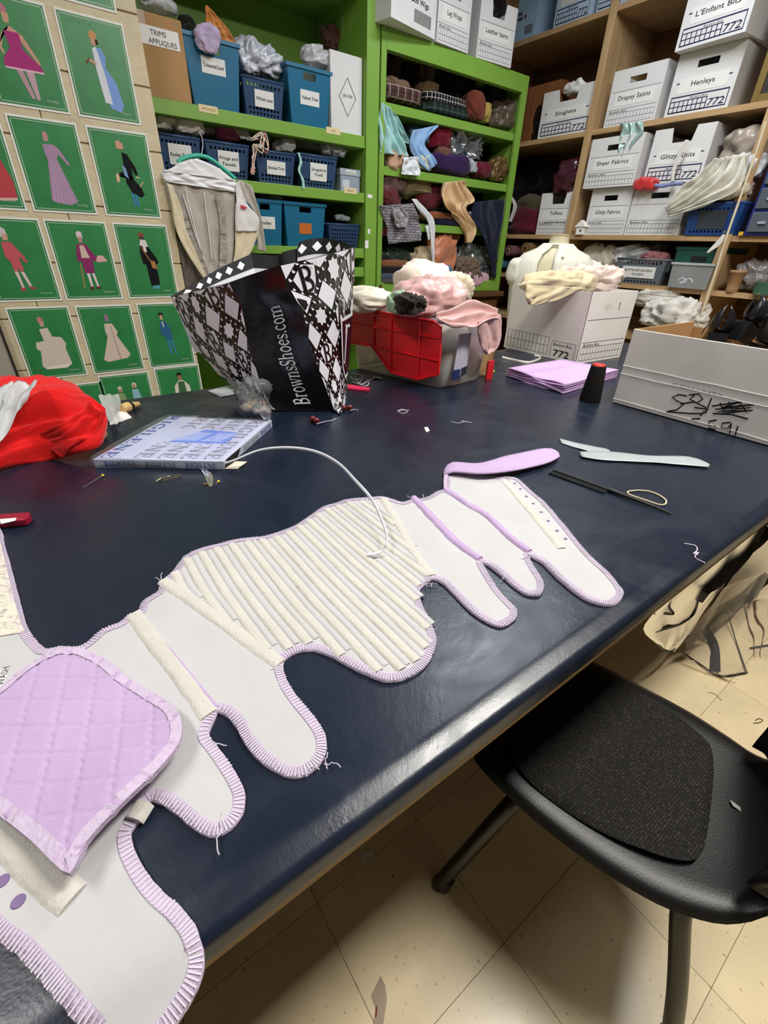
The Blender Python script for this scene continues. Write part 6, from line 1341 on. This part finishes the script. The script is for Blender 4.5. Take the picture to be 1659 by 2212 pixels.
# ---------------------------------------------------------------- right-hand shelving
XF = 3.165
def bx(lab, bl, br, h, word, z=None, d=.36, X=None, **k):
    if X: p, q = tx(*bl, X), tx(*br, X)
    elif z: p, q = tz(*bl, z), tz(*br, z)
    else: p, q = tx(*bl, XF), tx(*br, XF)
    zz = min(WZ, key=lambda a: abs(a - p.z)) + .001 if not z else z
    p.z = q.z = zz; return banker(lab, p, q, h, d, word, **k)
bx('tattered white banker box labelled Singlets', (1162, 292), (1271, 279), .238, 'Singlets', style='bold', handle='notch', card=True)
bx('white banker box labelled Drapey Satins', (1303, 276), (1413, 255), .255, 'Drapey Satins')
bx('white banker box labelled Henleys under another box', (1434, 251), (1572, 228), .255, 'Henleys', style='bold')
bx("white banker box labelled L'Enfant Bits on top of another", (1457, 113), (1610, 68), .25, "L'Enfant Bits", z=1.969 + .2565, style='bold')
bx('white banker box labelled Glitzy Fabrics with another box on it', (1261, 502), (1345, 506), .25, 'Glitzy Fabrics', card=True)
bx('white banker box without a name card beside Glitzy Fabrics', (1347, 507), (1462, 508), .25, '')
bx('white banker box labelled Sheer Fabrics stacked on another', (1260, 401), (1368, 394), .248, 'Sheer Fabrics', z=1.415 + .2515, X=3.13)
bx('white banker box labelled Glitzy Knits with a torn handle', (1388, 394), (1510, 395), .25, 'Glitzy Knits', z=1.415 + .2515, X=3.155, style='bold', handle='notch')
bx('white banker box labelled Taffeta and Poly Shantung', (1157, 504), (1232, 503), .245, 'Taffeta', style='thin', handle='notch', word2='And Poly Shantung')
bx('light blue box at the left end of the top shelf', (1113, 87), (1150, 77), .24, '', style='codes', handle='none', tint='#9fbcd6', d=.4, w=.16)
bx('bluish white box handwritten Bernaises on the top shelf', (1195, 58), (1275, 23), .25, 'BERNAISES', style='bold', tint='#b4cade')
bx('bluish white box right of Bernaises on the top shelf', (1289, 17), (1345, -4), .25, '', style='bold', tint='#b9cbdc')
t = banker('large white banker box heaped with cream cloth on the table', (1.648, .995, H + .001), (1.945, .985, H + .001), .25, .37, '', 'thin', 'slot', side=True, tint='#e9e4df')
def hx(nm, lab, x0, y0, x1, y1, col, seed, X=3.22, rx=.06, amp=.22, sc=16, st=(1, 1, 1), kind=fabric, e=.7, cat='cloth', grp=None):
    return heap(nm, lab, cat, x0, y0, x1, y1, 'X', X, rx, kind(col) if isinstance(col, str) else col, seed, amp, sc, st, grp, e)
def hangx(nm, lab, Lp, Rp, col, amp, fr_, seed, X=3.13, kind=fabric, cat='cloth', solid=.002, nu=20, nv=24):
    return tag(loft([tx(x, y, X) for x, y in Lp], [tx(x, y, X) for x, y in Rp], nu, nv, amp, fr_, seed, (-1, 0, 0)).build(nm, kind(col) if isinstance(col, str) else col, smooth=True, solid=solid), lab, cat)
# wig carton behind Singlets
wc = thing('wig_carton', 'brown printed carton standing behind the green cupboard', 'box', (3.3, 2.72, 1.969))
p = tx(1118, 312, 3.2); q = tx(1192, 300, 3.2)
MB().box(3.2, 3.45, q.y, p.y, 1.969, 1.969 + .30).build('body', wood_mat('carton_brown', '#8a5a36', '#6d4326', 2), wc)
MB().extr([(3.1985, (p.y + q.y) / 2 + .035 * math.cos(a), 1.969 + .12 + .075 * math.sin(a)) for a in [2 * PI * k / 20 for k in range(20)]], (.0008, 0, 0)).build('dark_print', ink('#1d1612'), wc)
MB().box(3.1985, 3.1993, (p.y + q.y) / 2 - .03, (p.y + q.y) / 2 + .03, 1.975, 2.02).build('dark_print', ink('#1d1612'), wc)
hx('white_cloth', 'white cloth showing in the top of the Singlets box', 1212, 176, 1262, 206, '#dcdad8', 201, 3.20, .03, .3, 24)
hx('maroon_bag', 'shiny maroon plastic bag bulging over the Taffeta box', 1194, 346, 1258, 424, mat('maroon_plastic', '#3e1626', rough=.2, spec=.6, bump=.3, bscale=20), 202, 3.17, .06, .18, 12, cat='bag')
hx('dark_red_cloth', 'dark red knit cloth left of the Taffeta box', 1092, 452, 1164, 512, '#4f1220', 203, 3.2, .1, .12, 10)
hx('olive_cloth', 'olive tweed cloth lying above the dark red knit', 1112, 424, 1172, 466, '#4a4230', 204, 3.3, .08, .25, 18)
hx('black_cloth', 'black cloth filling the back of the shelf beside Taffeta', 1095, 345, 1190, 440, '#0e0d10', 205, 3.42, .08, .2, 14)
hangx('white_strap', 'white satin strap hanging left of the Taffeta box', ((1098, 424), (1108, 445), (1098, 478)), ((1106, 424), (1117, 447), (1104, 480)), '#d6d3cc', .003, 1, 206, 3.143, kind=satin)
def roll(lab, px, py, r, col, X0=3.12, ln=.3, grp='fabric rolls on the low shelf', inner='#b9907c'):
    p = tx(px, py, X0); t = thing('fabric_roll', lab, 'fabric roll', (p.x, p.y, p.z - r), 0, grp)
    MB().tube([(X0, p.y, p.z), (X0 + ln, p.y, p.z)], r, 20).build('cloth', fabric(col), t, smooth=False)
    MB().tube([(X0 - .004, p.y, p.z), (X0 - .0005, p.y, p.z)], r * .45, 14).build('core', mat('core_' + inner, inner, rough=.7), t)
    MB().tube([(X0 - .006, p.y, p.z), (X0 - .0045, p.y, p.z)], r * .3, 14).build('core_hole', M_HOLE, t)
WL = WZ[3]
def rollz(lab, px, z, r, col, **k):
    p = tx(px, 560, 3.12); t = roll(lab, px, 560, r, col, **k); o = COL.objects[-1]; return t
p1 = tx(1100, 578, 3.12)
roll('light blue fabric roll with a reddish core on the low shelf', 1104, 579, .030, '#5f93b4', inner='#a86a5c')
roll('teal blue fabric roll behind the light blue one', 1078, 570, .028, '#3f6f86')
roll('dusty pink fabric roll above the blue rolls', 1098, 541, .034, '#6a4448')
roll('tan straw bundle above the fabric rolls', 1135, 536, .036, '#6f5430', inner='#8a6a3c')
bh = thing('toy_birdhouse', 'tiny white birdhouse standing before the Glitzy Fabrics box', 'toy', tx(1252, 504, 3.135)); p = tx(1252, 503, 3.14); p.z = 1.415
MB().box(3.135, 3.162, p.y - .027, p.y + .027, 1.415, 1.415 + .045).build('house', M_PAPER, bh)
MB().add([(3.128, p.y - .04, 1.459), (3.128, p.y + .04, 1.459), (3.128, p.y, 1.497), (3.166, p.y - .04, 1.459), (3.166, p.y + .04, 1.459), (3.166, p.y, 1.497)], [(0, 1, 2), (5, 4, 3), (0, 2, 5, 3), (1, 4, 5, 2), (0, 3, 4, 1)]).build('roof', M_PAPER, bh)
MB().extr([(3.1345, p.y - .006 + .007 * math.cos(a), 1.437 + .007 * math.sin(a)) for a in [2 * PI * k / 12 for k in range(12)]], (-.0006, 0, 0)).build('door_hole', M_HOLE, bh)
hangx('teal_plastic', 'crumpled pale teal plastic hanging on the Sheer Fabrics box', ((1338, 268), (1340, 290), (1338, 320), (1340, 340)), ((1388, 262), (1392, 285), (1372, 310), (1348, 345)), film('teal_film', (.62, .86, .82), .55, .18, .4), .014, 2.6, 211, 3.135, cat='plastic')
hx('red_cloth', 'small red cloth stuffed between the stacked boxes', 1366, 386, 1420, 412, '#c22a2c', 212, 3.13, .03, .2, 20, kind=satin)
tag(MB().tube(resample([tx(x, y, 3.12) for x, y in ((1415, 400), (1430, 402), (1450, 398), (1475, 396))], 16), .009, 8).build('lilac_rope', fabric('#7d86b4'), smooth=True), 'lilac blue cloth cord on the box without a name card', 'cord')
hangx('white_tape', 'white satin tape hanging over the Glitzy Knits box', ((1480, 302), (1468, 330), (1452, 365), (1448, 392)), ((1488, 302), (1474, 330), (1459, 365), (1456, 392)), '#cfcac2', .002, 1, 213, 3.11, kind=satin)
hangx('white_tulle', 'stiff white cloth spilling out of the blue basket', ((1540, 345), (1500, 380), (1462, 415), (1438, 448)), ((1620, 330), (1600, 395), (1560, 430), (1445, 470)), '#d9d7cd', .03, 5.2, 214, 3.08, nu=30, nv=30)
hx('cream_cloth', 'cream cloth pile on top of the blue basket', 1545, 370, 1618, 436, '#cfc4b0', 215, 3.14, .05, .3, 20)
hx('white_organza', 'white organza bundle above the blue basket', 1560, 330, 1640, 400, '#d9d9dc', 216, 3.16, .05, .3, 20)
hx('cloudy_bag', 'large cloudy plastic bag at the right end of the middle shelf', 1556, 268, 1659, 360, mat('cloudy_plastic', '#9d9186', rough=.3, spec=.5, var=.2, vscale=10, bump=.5, bscale=20), 217, 3.2, .08, .2, 12, cat='bag')
p, q = tx(1470, 510, 3.13), tx(1585, 508, 3.13); basket('royal blue basket with a dark picture label under white cloth', 0, 0, 1.415, .145, '#1d4484', [' '], p=Vector((3.13, p.y, 0)), q=Vector((3.13, q.y, 0)), d=.28, taper=.9, cols=11, rows=((.08, .15), (.78, .86)), lcol=mat('dark_picture', '#3a4048', rough=.3), lw=.14, lh=.085, lz=.50)
# small-parts drawers in the rightmost bay
du = thing('drawer_organiser', 'blue small-parts organiser with clear drawers at the right edge', 'drawers', tx(1640, 505, 3.12)); y1 = tx(1604, 505, 3.12).y
MB().box(3.13, 3.30, y1 - .26, y1, 1.415, 1.415 + .42).build('frame', plastic('#1d2f78', .35), du, bevel=.004)
for k in range(4):
    for j in range(2):
        d_ = MB().box(3.118, 3.1295, y1 - .125 - .12 * j, y1 - .012 - .12 * j, 1.43 + .1 * k, 1.515 + .1 * k).build('drawer', mat('smoky_drawer', '#4f5862', rough=.15, spec=.6), du, bevel=.003)
        MB().box(3.108, 3.1178, y1 - .085 - .12 * j, y1 - .052 - .12 * j, 1.465 + .1 * k, 1.475 + .1 * k).build('pull', plastic('#9aa4b0', .3), d_)
tag(MB().box(3.128, 3.15, y1 + .002, y1 + .022, 1.415, 1.432).build('yellow_block', plastic('#d0a22c', .5)), 'small yellow block at the foot of the drawer organiser', 'block')
# low shelf
hx('white_cloth', 'cream white drapery behind the dress form on the low shelf', 1256, 526, 1330, 590, '#c9c2b4', 221, 3.25, .06, .3, 18, (1, 1, .5))
p, q = tx(1322, 608, 3.15), tx(1425, 613, 3.15); basket('grey basket with a handwritten label on the low shelf', 0, 0, 1.153, .135, '#5d646b', ['BUTTON BITS BOXING', 'YOU KNOW'], p=Vector((3.15, p.y, 0)), q=Vector((3.15, q.y, 0)), d=.28, taper=.92, cols=12, rows=((.06, .13), (.80, .94)), lw=.21, lh=.062, lz=.48)
hx('clear_bag', 'clear bag of pink ribbon standing in the grey basket', 1322, 532, 1400, 572, M_FILMW, 222, 3.22, .06, .35, 18, cat='bag')
hx('smoky_bag', 'smoky plastic bag in the back of the grey basket', 1370, 520, 1440, 566, mat('smoky_bag', '#5a554e', rough=.3, spec=.5, bump=.4, bscale=24), 223, 3.3, .06, .25, 14, cat='bag')
hx('pink_ribbon', 'pink and plum ribbons at the right of the grey basket', 1372, 546, 1442, 576, '#8a5a5c', 224, 3.18, .04, .4, 30)
gb = thing('green_bin', 'dark teal green bin behind the clear box on the low shelf', 'bin', tx(1500, 610, 3.2)); p, q = tx(1445, 600, 3.2), tx(1550, 605, 3.2)
MB().hexa([(3.2, p.y - .01, 1.153), (3.2, q.y + .01, 1.153), (3.46, q.y + .01, 1.153), (3.46, p.y - .01, 1.153), (3.19, p.y, 1.345), (3.19, q.y, 1.345), (3.47, q.y, 1.345), (3.47, p.y, 1.345)]).build('body', plastic('#12463e', .5), gb)
MB().box(3.185, 3.475, q.y - .004, p.y + .004, 1.3455, 1.36).build('lid', plastic('#134a42', .5), gb)
MB().box(3.186, 3.1885, (p.y + q.y) / 2 - .04, (p.y + q.y) / 2 + .04, 1.29, 1.315).build('handle_slot', M_HOLE, gb)
cx2 = thing('clear_box', 'clear lidded plastic box with a white ribbon inside', 'box', tx(1490, 620, 3.12)); p, q = tx(1440, 615, 3.125), tx(1528, 622, 3.125)
MB().hexa([(3.125, p.y - .008, 1.153), (3.125, q.y + .008, 1.153), (3.186, q.y + .008, 1.153), (3.186, p.y - .008, 1.153), (3.12, p.y, 1.27), (3.12, q.y, 1.27), (3.186, q.y, 1.27), (3.186, p.y, 1.27)]).build('body', film('clear_box', (.75, .78, .80), .35, .12, .4), cx2)
MB().box(3.113, 3.186, q.y - .006, p.y + .006, 1.2705, 1.282).build('lid', film('clear_lid', (.85, .87, .88), .5, .15, .4), cx2)
MB().box(3.15, 3.184, q.y + .015, p.y - .015, 1.158, 1.24).build('dark_contents', fabric('#3a3c3e'), cx2)
MB().tube(resample([tx(x, y, 3.1245) for x, y in ((1466, 606), (1474, 600), (1482, 608), (1468, 612), (1490, 602), (1496, 610))], 26), .004, 6).build('ribbon_loop', M_STI, cx2)
hangx('paper_tail', 'white paper tail hanging from the shelf beside the cord', ((1562, 506), (1545, 525), (1526, 545)), ((1566, 509), (1556, 528), (1529, 547)), '#dcdad4', .002, 1, 225, 3.08)
hx('white_pleats', 'white pleated net heaped on the lowest visible shelf', 1372, 650, 1515, 716, '#cfcbc4', 226, 3.05, .10, .3, 22)
hx('striped_cloth', 'white and black striped cloth stack on the lowest visible shelf', 1368, 622, 1460, 668, plaid('stripes', '#c9c4ba', '#c9c4ba', '#1a1a1c', 6, 60), 227, 3.16, .08, .2, 16)
p = tx(1574, 630, 3.13); pt = thing('clay_pot', 'small tan pot on the right bay of the low shelf', 'pot', (3.16, p.y, 1.153)); MB().lathe((3.165, p.y, 1.153), [(.028, 0), (.036, .09), (.040, .092), (.040, .104), (.034, .104), (.030, .01)], 24).build('body', mat('terracotta', '#a07a58', rough=.7), pt, smooth=True)
MB().lathe((3.165, p.y, 1.1535 + .06), [(.031, 0), (.031, .006), (.002, .007)], 20).build('filling', mat('dark_filling', '#3d2c22', rough=.9), pt)
hx('grey_bag', 'grey clear bag of trimmings beside the clay pot', 1590, 568, 1659, 630, mat('grey_plastic', '#6d6664', rough=.3, spec=.5, var=.25, vscale=20, bump=.5, bscale=30), 228, 3.2, .07, .25, 16, cat='bag')
p = tx(1645, 628, 3.12); tg = thing('green_cup', 'muted green plastic cup at the right edge of the low shelf', 'cup', (3.14, p.y, 1.153)); MB().lathe((3.145, p.y, 1.153), [(.042, 0), (.048, .055), (.050, .058), (.046, .058), (.040, .006)], 20).build('body', plastic('#3f6a54', .5), tg, smooth=True)
tag(MB().tube(resample([tx(x, y, 3.10) for x, y in ((1655, 262), (1628, 345), (1598, 430), (1570, 510), (1545, 590), (1522, 660), (1508, 700), (1512, 706))], 40), .006, 8).build('hanging_rope', fabric('#d0c4a8'), smooth=True), 'long cream cord hanging down along the plywood upright', 'cord')
pf = thing('framed_picture', 'dark picture with a gold frame leaning at the upper right', 'picture', tx(1640, 220, 3.17)); p = tx(1622, 222, 3.17)
MB().box(3.17, 3.185, p.y - .42, p.y, 1.969, 2.45).build('panel', mat('dark_panel', '#2a2724', rough=.5), pf)
for b in ((3.162, 3.1695, p.y - .03, p.y, 1.969, 2.45), (3.162, 3.1695, p.y - .42, p.y - .031, 2.42, 2.45), (3.162, 3.1695, p.y - .42, p.y - .031, 1.969, 1.999)): MB().box(*b).build('frame', mat('gold_frame', '#7a6434', rough=.5, metal=.3), pf)
# cloth in the big banker box
cct = thing('cream_cloth', 'long cream cloth folded over the rim of the table banker box', 'cloth', ty(1220, 636, 1.05))
heap('fold', '', '', 1140, 590, 1300, 638, 'Y', 1.08, .05, fabric('#cabd9c'), 231, .30, 14, (1, 1, 2.2), par=cct)
loft([ty(1138, 615, .995), ty(1135, 640, .982), ty(1142, 657, .982)], [ty(1262, 622, .985), ty(1205, 648, .982), ty(1152, 660, .982)], 18, 16, .008, 2, 232, (-.7, -.7, 0)).build('tip', fabric('#cabd9c'), cct, smooth=True, solid=.003)
heap('blush_lace', 'crumpled pale pink lace in the table banker box', 'lace', 1222, 578, 1355, 634, 'Y', 1.12, .06, fabric('#d2bfb6'), 233, .35, 26)
p = ty(1137, 608, 1.2); tag(MB().lathe((1.660, 1.24, H + .2515), [(.016, 0), (.012, .012), (.002, .02)], 12).build('red_bead', plastic('#d02a24', .4)), 'little red tip showing above the corner of the banker box', 'bead')
# ---------------------------------------------------------------- dress form in a white jacket
D0 = tx(1192, 560, 2.42); df = thing('dress_form', 'dress form wearing a white jacket behind the banker box', 'dress form', (D0.x, D0.y, 0))
cx0, cy0 = D0.x + .06, D0.y + .02
def zr(py): return ty(1195, py, cy0).z
prof = [(508, .050, .050), (520, .052, .052), (532, .060, .056), (540, .10, .075), (552, .165, .10), (572, .205, .125), (610, .215, .135), (680, .20, .13), (760, .17, .12), (860, .15, .11)]
th0 = math.radians(-35)
def ell(rx_, ry_, a): return (cx0 + math.cos(th0) * rx_ * math.cos(a) - math.sin(th0) * ry_ * math.sin(a), cy0 + math.sin(th0) * rx_ * math.cos(a) + math.cos(th0) * ry_ * math.sin(a))
P = [[(*ell(rx_ * .96, ry_ * .96, 2 * PI * k / 36), zr(py)) for k in range(36)] for py, rx_, ry_ in prof]
mb = MB().grid(P, closev=True); mb.add(P[0], [tuple(range(36))]); mb.build('torso', fabric('#cfc6a8'), df, smooth=True)
MB().lathe((cx0, cy0, zr(508)), [(.050, 0), (.046, .006), (.020, .010)], 24).build('neck_cap', fabric('#9c8a68'), df, smooth=True)
P = []
for py, rx_, ry_ in [(528, .066, .062)] + prof[3:]:
    row = []
    for k in range(46):
        a = math.radians(-112) + math.radians(338) * k / 45 + math.radians(8); x, y = ell(rx_ * 1.05 + .008, ry_ * 1.06 + .008, a); row.append((x + .006 * nz((a * 2, py / 40, 0), 1, 3), y + .006 * nz((a * 2, py / 40, 5), 1, 3), zr(py) + .004))
    P.append(row)
MB().grid(P).build('jacket', fabric('#e0ddcf'), df, smooth=True, solid=.004)
MB().tube([(*ell(.07, .066, 2 * PI * k / 24), zr(530) + .004) for k in range(24)], .006, 8, closed=True).build('collar', fabric('#e0ddcf'), df, smooth=True)
for s in (1, -1):
    sx, sy = ell(.205 * s, .02, 0); blob((sx, sy, zr(590)), (.05, .05, .07), 241 + s, .08, 10, flat=False).build('sleeve_head', fabric('#e0ddcf'), df, smooth=True)
for py in (556, 590, 620):
    a = math.radians(-92); x, y = ell(.21, .13, a); MB().lathe((x, y, zr(py)), [(.002, 0), (.007, .002), (.007, .006), (.002, .008)], 10).build('button', plastic('#d8d2bc', .4), df)
MB().tube([(cx0, cy0, 0.05), (cx0, cy0, zr(850))], .018, 12).build('stand_pole', mat('dark_steel', '#2a2a2c', rough=.4, metal=.7), df)
MB().lathe((cx0, cy0, 0), [(.19, 0), (.19, .02), (.03, .05)], 28).build('stand_base', mat('dark_steel', '#2a2a2c'), df)
# ---------------------------------------------------------------- chair
CHR = math.radians(17); CX, CY = .722, .11
ch = thing('black_chair', 'black plastic shell chair with mesh seat pad tucked under the table', 'chair', (CX, CY, 0), CHR)
M_SHELL = mat('black_shell', '#131314', rough=.42, spec=.5, bump=.12, bscale=350)
def mesh_pad():
    m = mat('mesh_pad', '#131110', rough=.8, spec=.3); nt, b = nodes_of(m); N = nt.nodes; Lk = nt.links; tc = N.new('ShaderNodeTexCoord'); mp = N.new('ShaderNodeMapping'); mp.inputs['Scale'].default_value = (330, 210, 1); mp.inputs['Rotation'].default_value = (0, 0, .2)
    ck = N.new('ShaderNodeTexVoronoi'); ck.feature = 'F1'; ck.inputs['Randomness'].default_value = .25; ck.inputs['Scale'].default_value = 1
    Lk.new(tc.outputs['Object'], mp.inputs[0]); Lk.new(mp.outputs[0], ck.inputs['Vector'])
    r = N.new('ShaderNodeValToRGB'); r.color_ramp.elements[0].position = .18; r.color_ramp.elements[0].color = (*lin('#857b70'), 1); r.color_ramp.elements[1].position = .42; r.color_ramp.elements[1].color = (*lin('#100f0e'), 1)
    n2 = N.new('ShaderNodeTexNoise'); n2.inputs['Scale'].default_value = 70; Lk.new(tc.outputs['Object'], n2.inputs['Vector'])
    mx = N.new('ShaderNodeMixRGB'); mx.inputs['Color1'].default_value = (*lin('#141210'), 1); Lk.new(n2.outputs['Fac'], mx.inputs['Fac']); Lk.new(r.outputs[0], mx.inputs['Color2']); Lk.new(ck.outputs['Distance'], r.inputs['Fac']); Lk.new(mx.outputs[0], b.inputs['Base Color'])
    bp = N.new('ShaderNodeBump'); bp.inputs['Strength'].default_value = .5; bp.inputs['Distance'].default_value = .001; bp.invert = True; Lk.new(ck.outputs['Distance'], bp.inputs['Height']); Lk.new(bp.outputs[0], b.inputs['Normal'])
    return m
# local frame: x across, y towards the table (front), seat height .45
SP = [(.255, .405, .150), (.250, .425, .175), (.235, .440, .190), (.20, .446, .205), (.12, .440, .217), (.02, .434, .220), (-.08, .434, .212), (-.15, .440, .190), (-.19, .452, .165), (-.215, .478, .145), (-.228, .52, .140), (-.238, .58, .160), (-.250, .66, .195), (-.262, .75, .210), (-.270, .83, .195), (-.272, .86, .150)]
y_ = resample([(a, b, c) for a, b, c in SP], 54); P = []
for (a, b, c) in y_:
    row = []
    for k in range(25):
        u = k / 24 * 2 - 1; edge = max(0, abs(u) - .78) / .22
        lift = .014 * abs(u) ** 2.2 if b < .50 else 0; fwd = .05 * abs(u) ** 2 if b >= .50 else 0
        row.append((c * u, a + fwd, b + lift - .018 * edge ** 2.5))
    P.append(row)
MB().grid(P).build('shell', M_SHELL, ch, smooth=True, world=False, solid=.010)
pad = dense([Vector(p) for p in ((-.125, .205), (0, .215), (.125, .205), (.168, .165), (.178, .08), (.168, -.02), (.140, -.10), (.10, -.128), (0, -.135), (-.10, -.128), (-.140, -.10), (-.168, -.02), (-.178, .08), (-.168, .165))], .012)
def zseat(x, y):
    best = min(SP, key=lambda s: abs(s[0] - y) + (9 if s[1] > .5 else 0)); u = x / best[2]
    zz = np.interp(y, [s[0] for s in SP[:9]][::-1], [s[1] for s in SP[:9]][::-1]); return float(zz) + .014 * abs(u) ** 2.2
def zpad(x, y):
    d = min(1, max(0, 1 - max(abs(x) / .178, abs(y - .04) / .175)) / .12); return zseat(x, y) - .44 + .004 + .012 * (1 - (1 - d) ** 2)
fill(pad, .44, .012, zpad, .003).build('seat_pad', mesh_pad(), ch, smooth=True, world=False)
M_LEG = mat('black_tube', '#0f0f10', rough=.32, spec=.5)
for sx in (-1, 1):
    MB().tube(resample([(sx * .12, .13, .415), (sx * .165, .155, .385), (sx * .19, .175, .32), (sx * .218, .213, .16), (sx * .245, .25, .004)], 20), .0165, 12).build('leg', M_LEG, ch, smooth=True, world=False)
    MB().tube(resample([(sx * .10, -.08, .415), (sx * .14, -.12, .40), (sx * .160, -.14, .34), (sx * .185, -.19, .18), (sx * .20, -.235, .004)], 20), .0165, 12).build('leg', M_LEG, ch, smooth=True, world=False)
    for (x, y) in ((.238, .241), (.199, -.226)): MB().tube([(sx * x, y, .0), (sx * x * .985, y * .98, .05)], .0185, 12).build('foot_cap', M_LEG, ch, world=False)
MB().tube([(-.10, .12, .413), (.10, .12, .413)], .011, 10).build('crossbar', M_LEG, ch, world=False)
MB().tube([(-.10, -.08, .413), (.10, -.08, .413)], .011, 10).build('crossbar', M_LEG, ch, world=False)
MB().extr([(.02, -.165, .4525), (.03, -.16, .4525), (.026, -.176, .4525), (.018, -.178, .4525)], (0, 0, .001)).build('paint_chip', mat('pale_chip', '#8f8f8c', rough=.6), ch, world=False)

# ---------------------------------------------------------------- clear garment bag with black straps on the floor
gbg = thing('clear_vinyl_bag', 'collapsed clear vinyl bag with black edging on the floor', 'bag', (1.7, .2, 0))
def fg(px, py, lift=.004, Yp=.27):
    f = tz(px, py, lift)
    if f.y <= Yp: return f
    return ty(px, py, Yp)
M_VC = film('clear_vinyl', (.93, .92, .90), .07, .25, .10); M_EDGE = mat('black_webbing', '#15110f', rough=.6, bump=.3, bscale=200)
def rib(s, wd, nm='edge_binding'):
    if isinstance(wd, list): wd = list(np.interp(np.linspace(0, 1, max(8, 5 * len(s))), np.linspace(0, 1, len(wd)), wd))
    pts = resample([fg(x, y, .008) for x, y in s], max(8, 5 * len(s))); v = (EYE - pts[0]).normalized(); sd = []
    for i in range(len(pts)):
        t = (pts[min(i + 1, len(pts) - 1)] - pts[max(i - 1, 0)]).normalized(); sd.append(t.cross(v).normalized())
    MB().ribbon(pts, wd, sd, .0015).build(nm, M_EDGE, gbg, smooth=True)
rib(((1659, 1108), (1640, 1140), (1612, 1185), (1580, 1215), (1540, 1248), (1518, 1268), (1505, 1298)), [.03, .035, .05, .06, .066, .06, .03], 'strap')
rib(((1662, 1140), (1640, 1165), (1615, 1185)), .04, 'strap')
rib(((1662, 1245), (1640, 1260), (1610, 1290), (1575, 1314)), .045, 'strap')
rib(((1505, 1298), (1496, 1325), (1470, 1345), (1440, 1355), (1415, 1362)), .012)
rib(((1412, 1362), (1416, 1385), (1432, 1402), (1450, 1408), (1470, 1390), (1487, 1372)), .006)
rib(((1463, 1402), (1490, 1420), (1520, 1440), (1555, 1460), (1615, 1452)), .006)
rib(((1570, 1318), (1590, 1385), (1612, 1450)), .004)
rib(((1522, 1358), (1542, 1395), (1545, 1450)), .032, 'strap')
rib(((1468, 1258), (1445, 1305), (1454, 1326), (1412, 1325), (1430, 1350)), .006)
rib(((1620, 1400), (1662, 1393)), .006)
rib(((1577, 1312), (1545, 1335), (1518, 1368)), .010)
rib(((1605, 1210), (1570, 1260), (1535, 1310)), .006)
for k, (L_, R_) in enumerate(((((1470, 1240), (1440, 1290), (1400, 1340), (1395, 1370), (1432, 1400)), ((1640, 1140), (1590, 1230), (1520, 1320), (1490, 1370), (1455, 1408))), (((1560, 1270), (1520, 1330), (1480, 1385), (1500, 1425), (1560, 1462)), ((1662, 1230), (1640, 1290), (1600, 1350), (1610, 1400), (1618, 1452))), (((1580, 1310), (1600, 1360), (1620, 1420)), ((1662, 1290), (1665, 1350), (1665, 1420))), (((1570, 1465), (1520, 1440), (1470, 1410)), ((1600, 1470), (1530, 1452), (1480, 1430))))):
    loft([fg(x, y, .02) for x, y in L_], [fg(x, y, .016) for x, y in R_], 16, 20, .010, 2.5, 251 + k, (-.5, -.6, .6)).build('vinyl_sheet', M_VC, gbg, smooth=True)
p = fg(1602, 1192); 
p = tz(790, 1853, 0); tag(MB().extr([tz(x, y, .0005) for x, y in ((775, 1854), (785, 1842), (803, 1838), (806, 1848), (786, 1868))], (0, 0, .0006)).build('paper_scrap', M_PAPER), 'small white paper scrap on the dark floor under the table', 'paper')
ts = thing('torn_paper', 'translucent torn tape stuck to the floor near the table', 'tape', tz(820, 2150, 0))
MB().extr([tz(x, y, .0005) for x, y in ((822, 2108), (832, 2128), (836, 2160), (828, 2212), (806, 2212), (812, 2180), (802, 2150), (812, 2130))], (0, 0, .0006)).build('film', mat('torn_film', '#a8957c', rough=.3, spec=.5), ts)
MB().extr([tz(x, y, .0013) for x, y in ((812, 2176), (816, 2170), (814, 2196), (810, 2198))], (0, 0, .0004)).build('red_fleck', ink('#8a4038'), ts)
tag(MB().tube(resample([tz(x, y, .0025) for x, y in ((1632, 1556), (1640, 1552), (1648, 1556), (1640, 1561), (1628, 1562))], 16), .0012, 6).build('hair_pin', mat('dark_wire', '#5a4a38', rough=.5)), 'bent dark hair pin on the floor beside the chair', 'pin')
tag(MB().tube(resample([tz(x, y, .0015) for x, y in ((1530, 1495), (1545, 1500), (1558, 1512))], 10), .0008, 5).build('floor_thread', mat('dark_wire', '#5a4a38')), 'dark thread on the tan floor near the clear bag', 'thread')
flush_text()
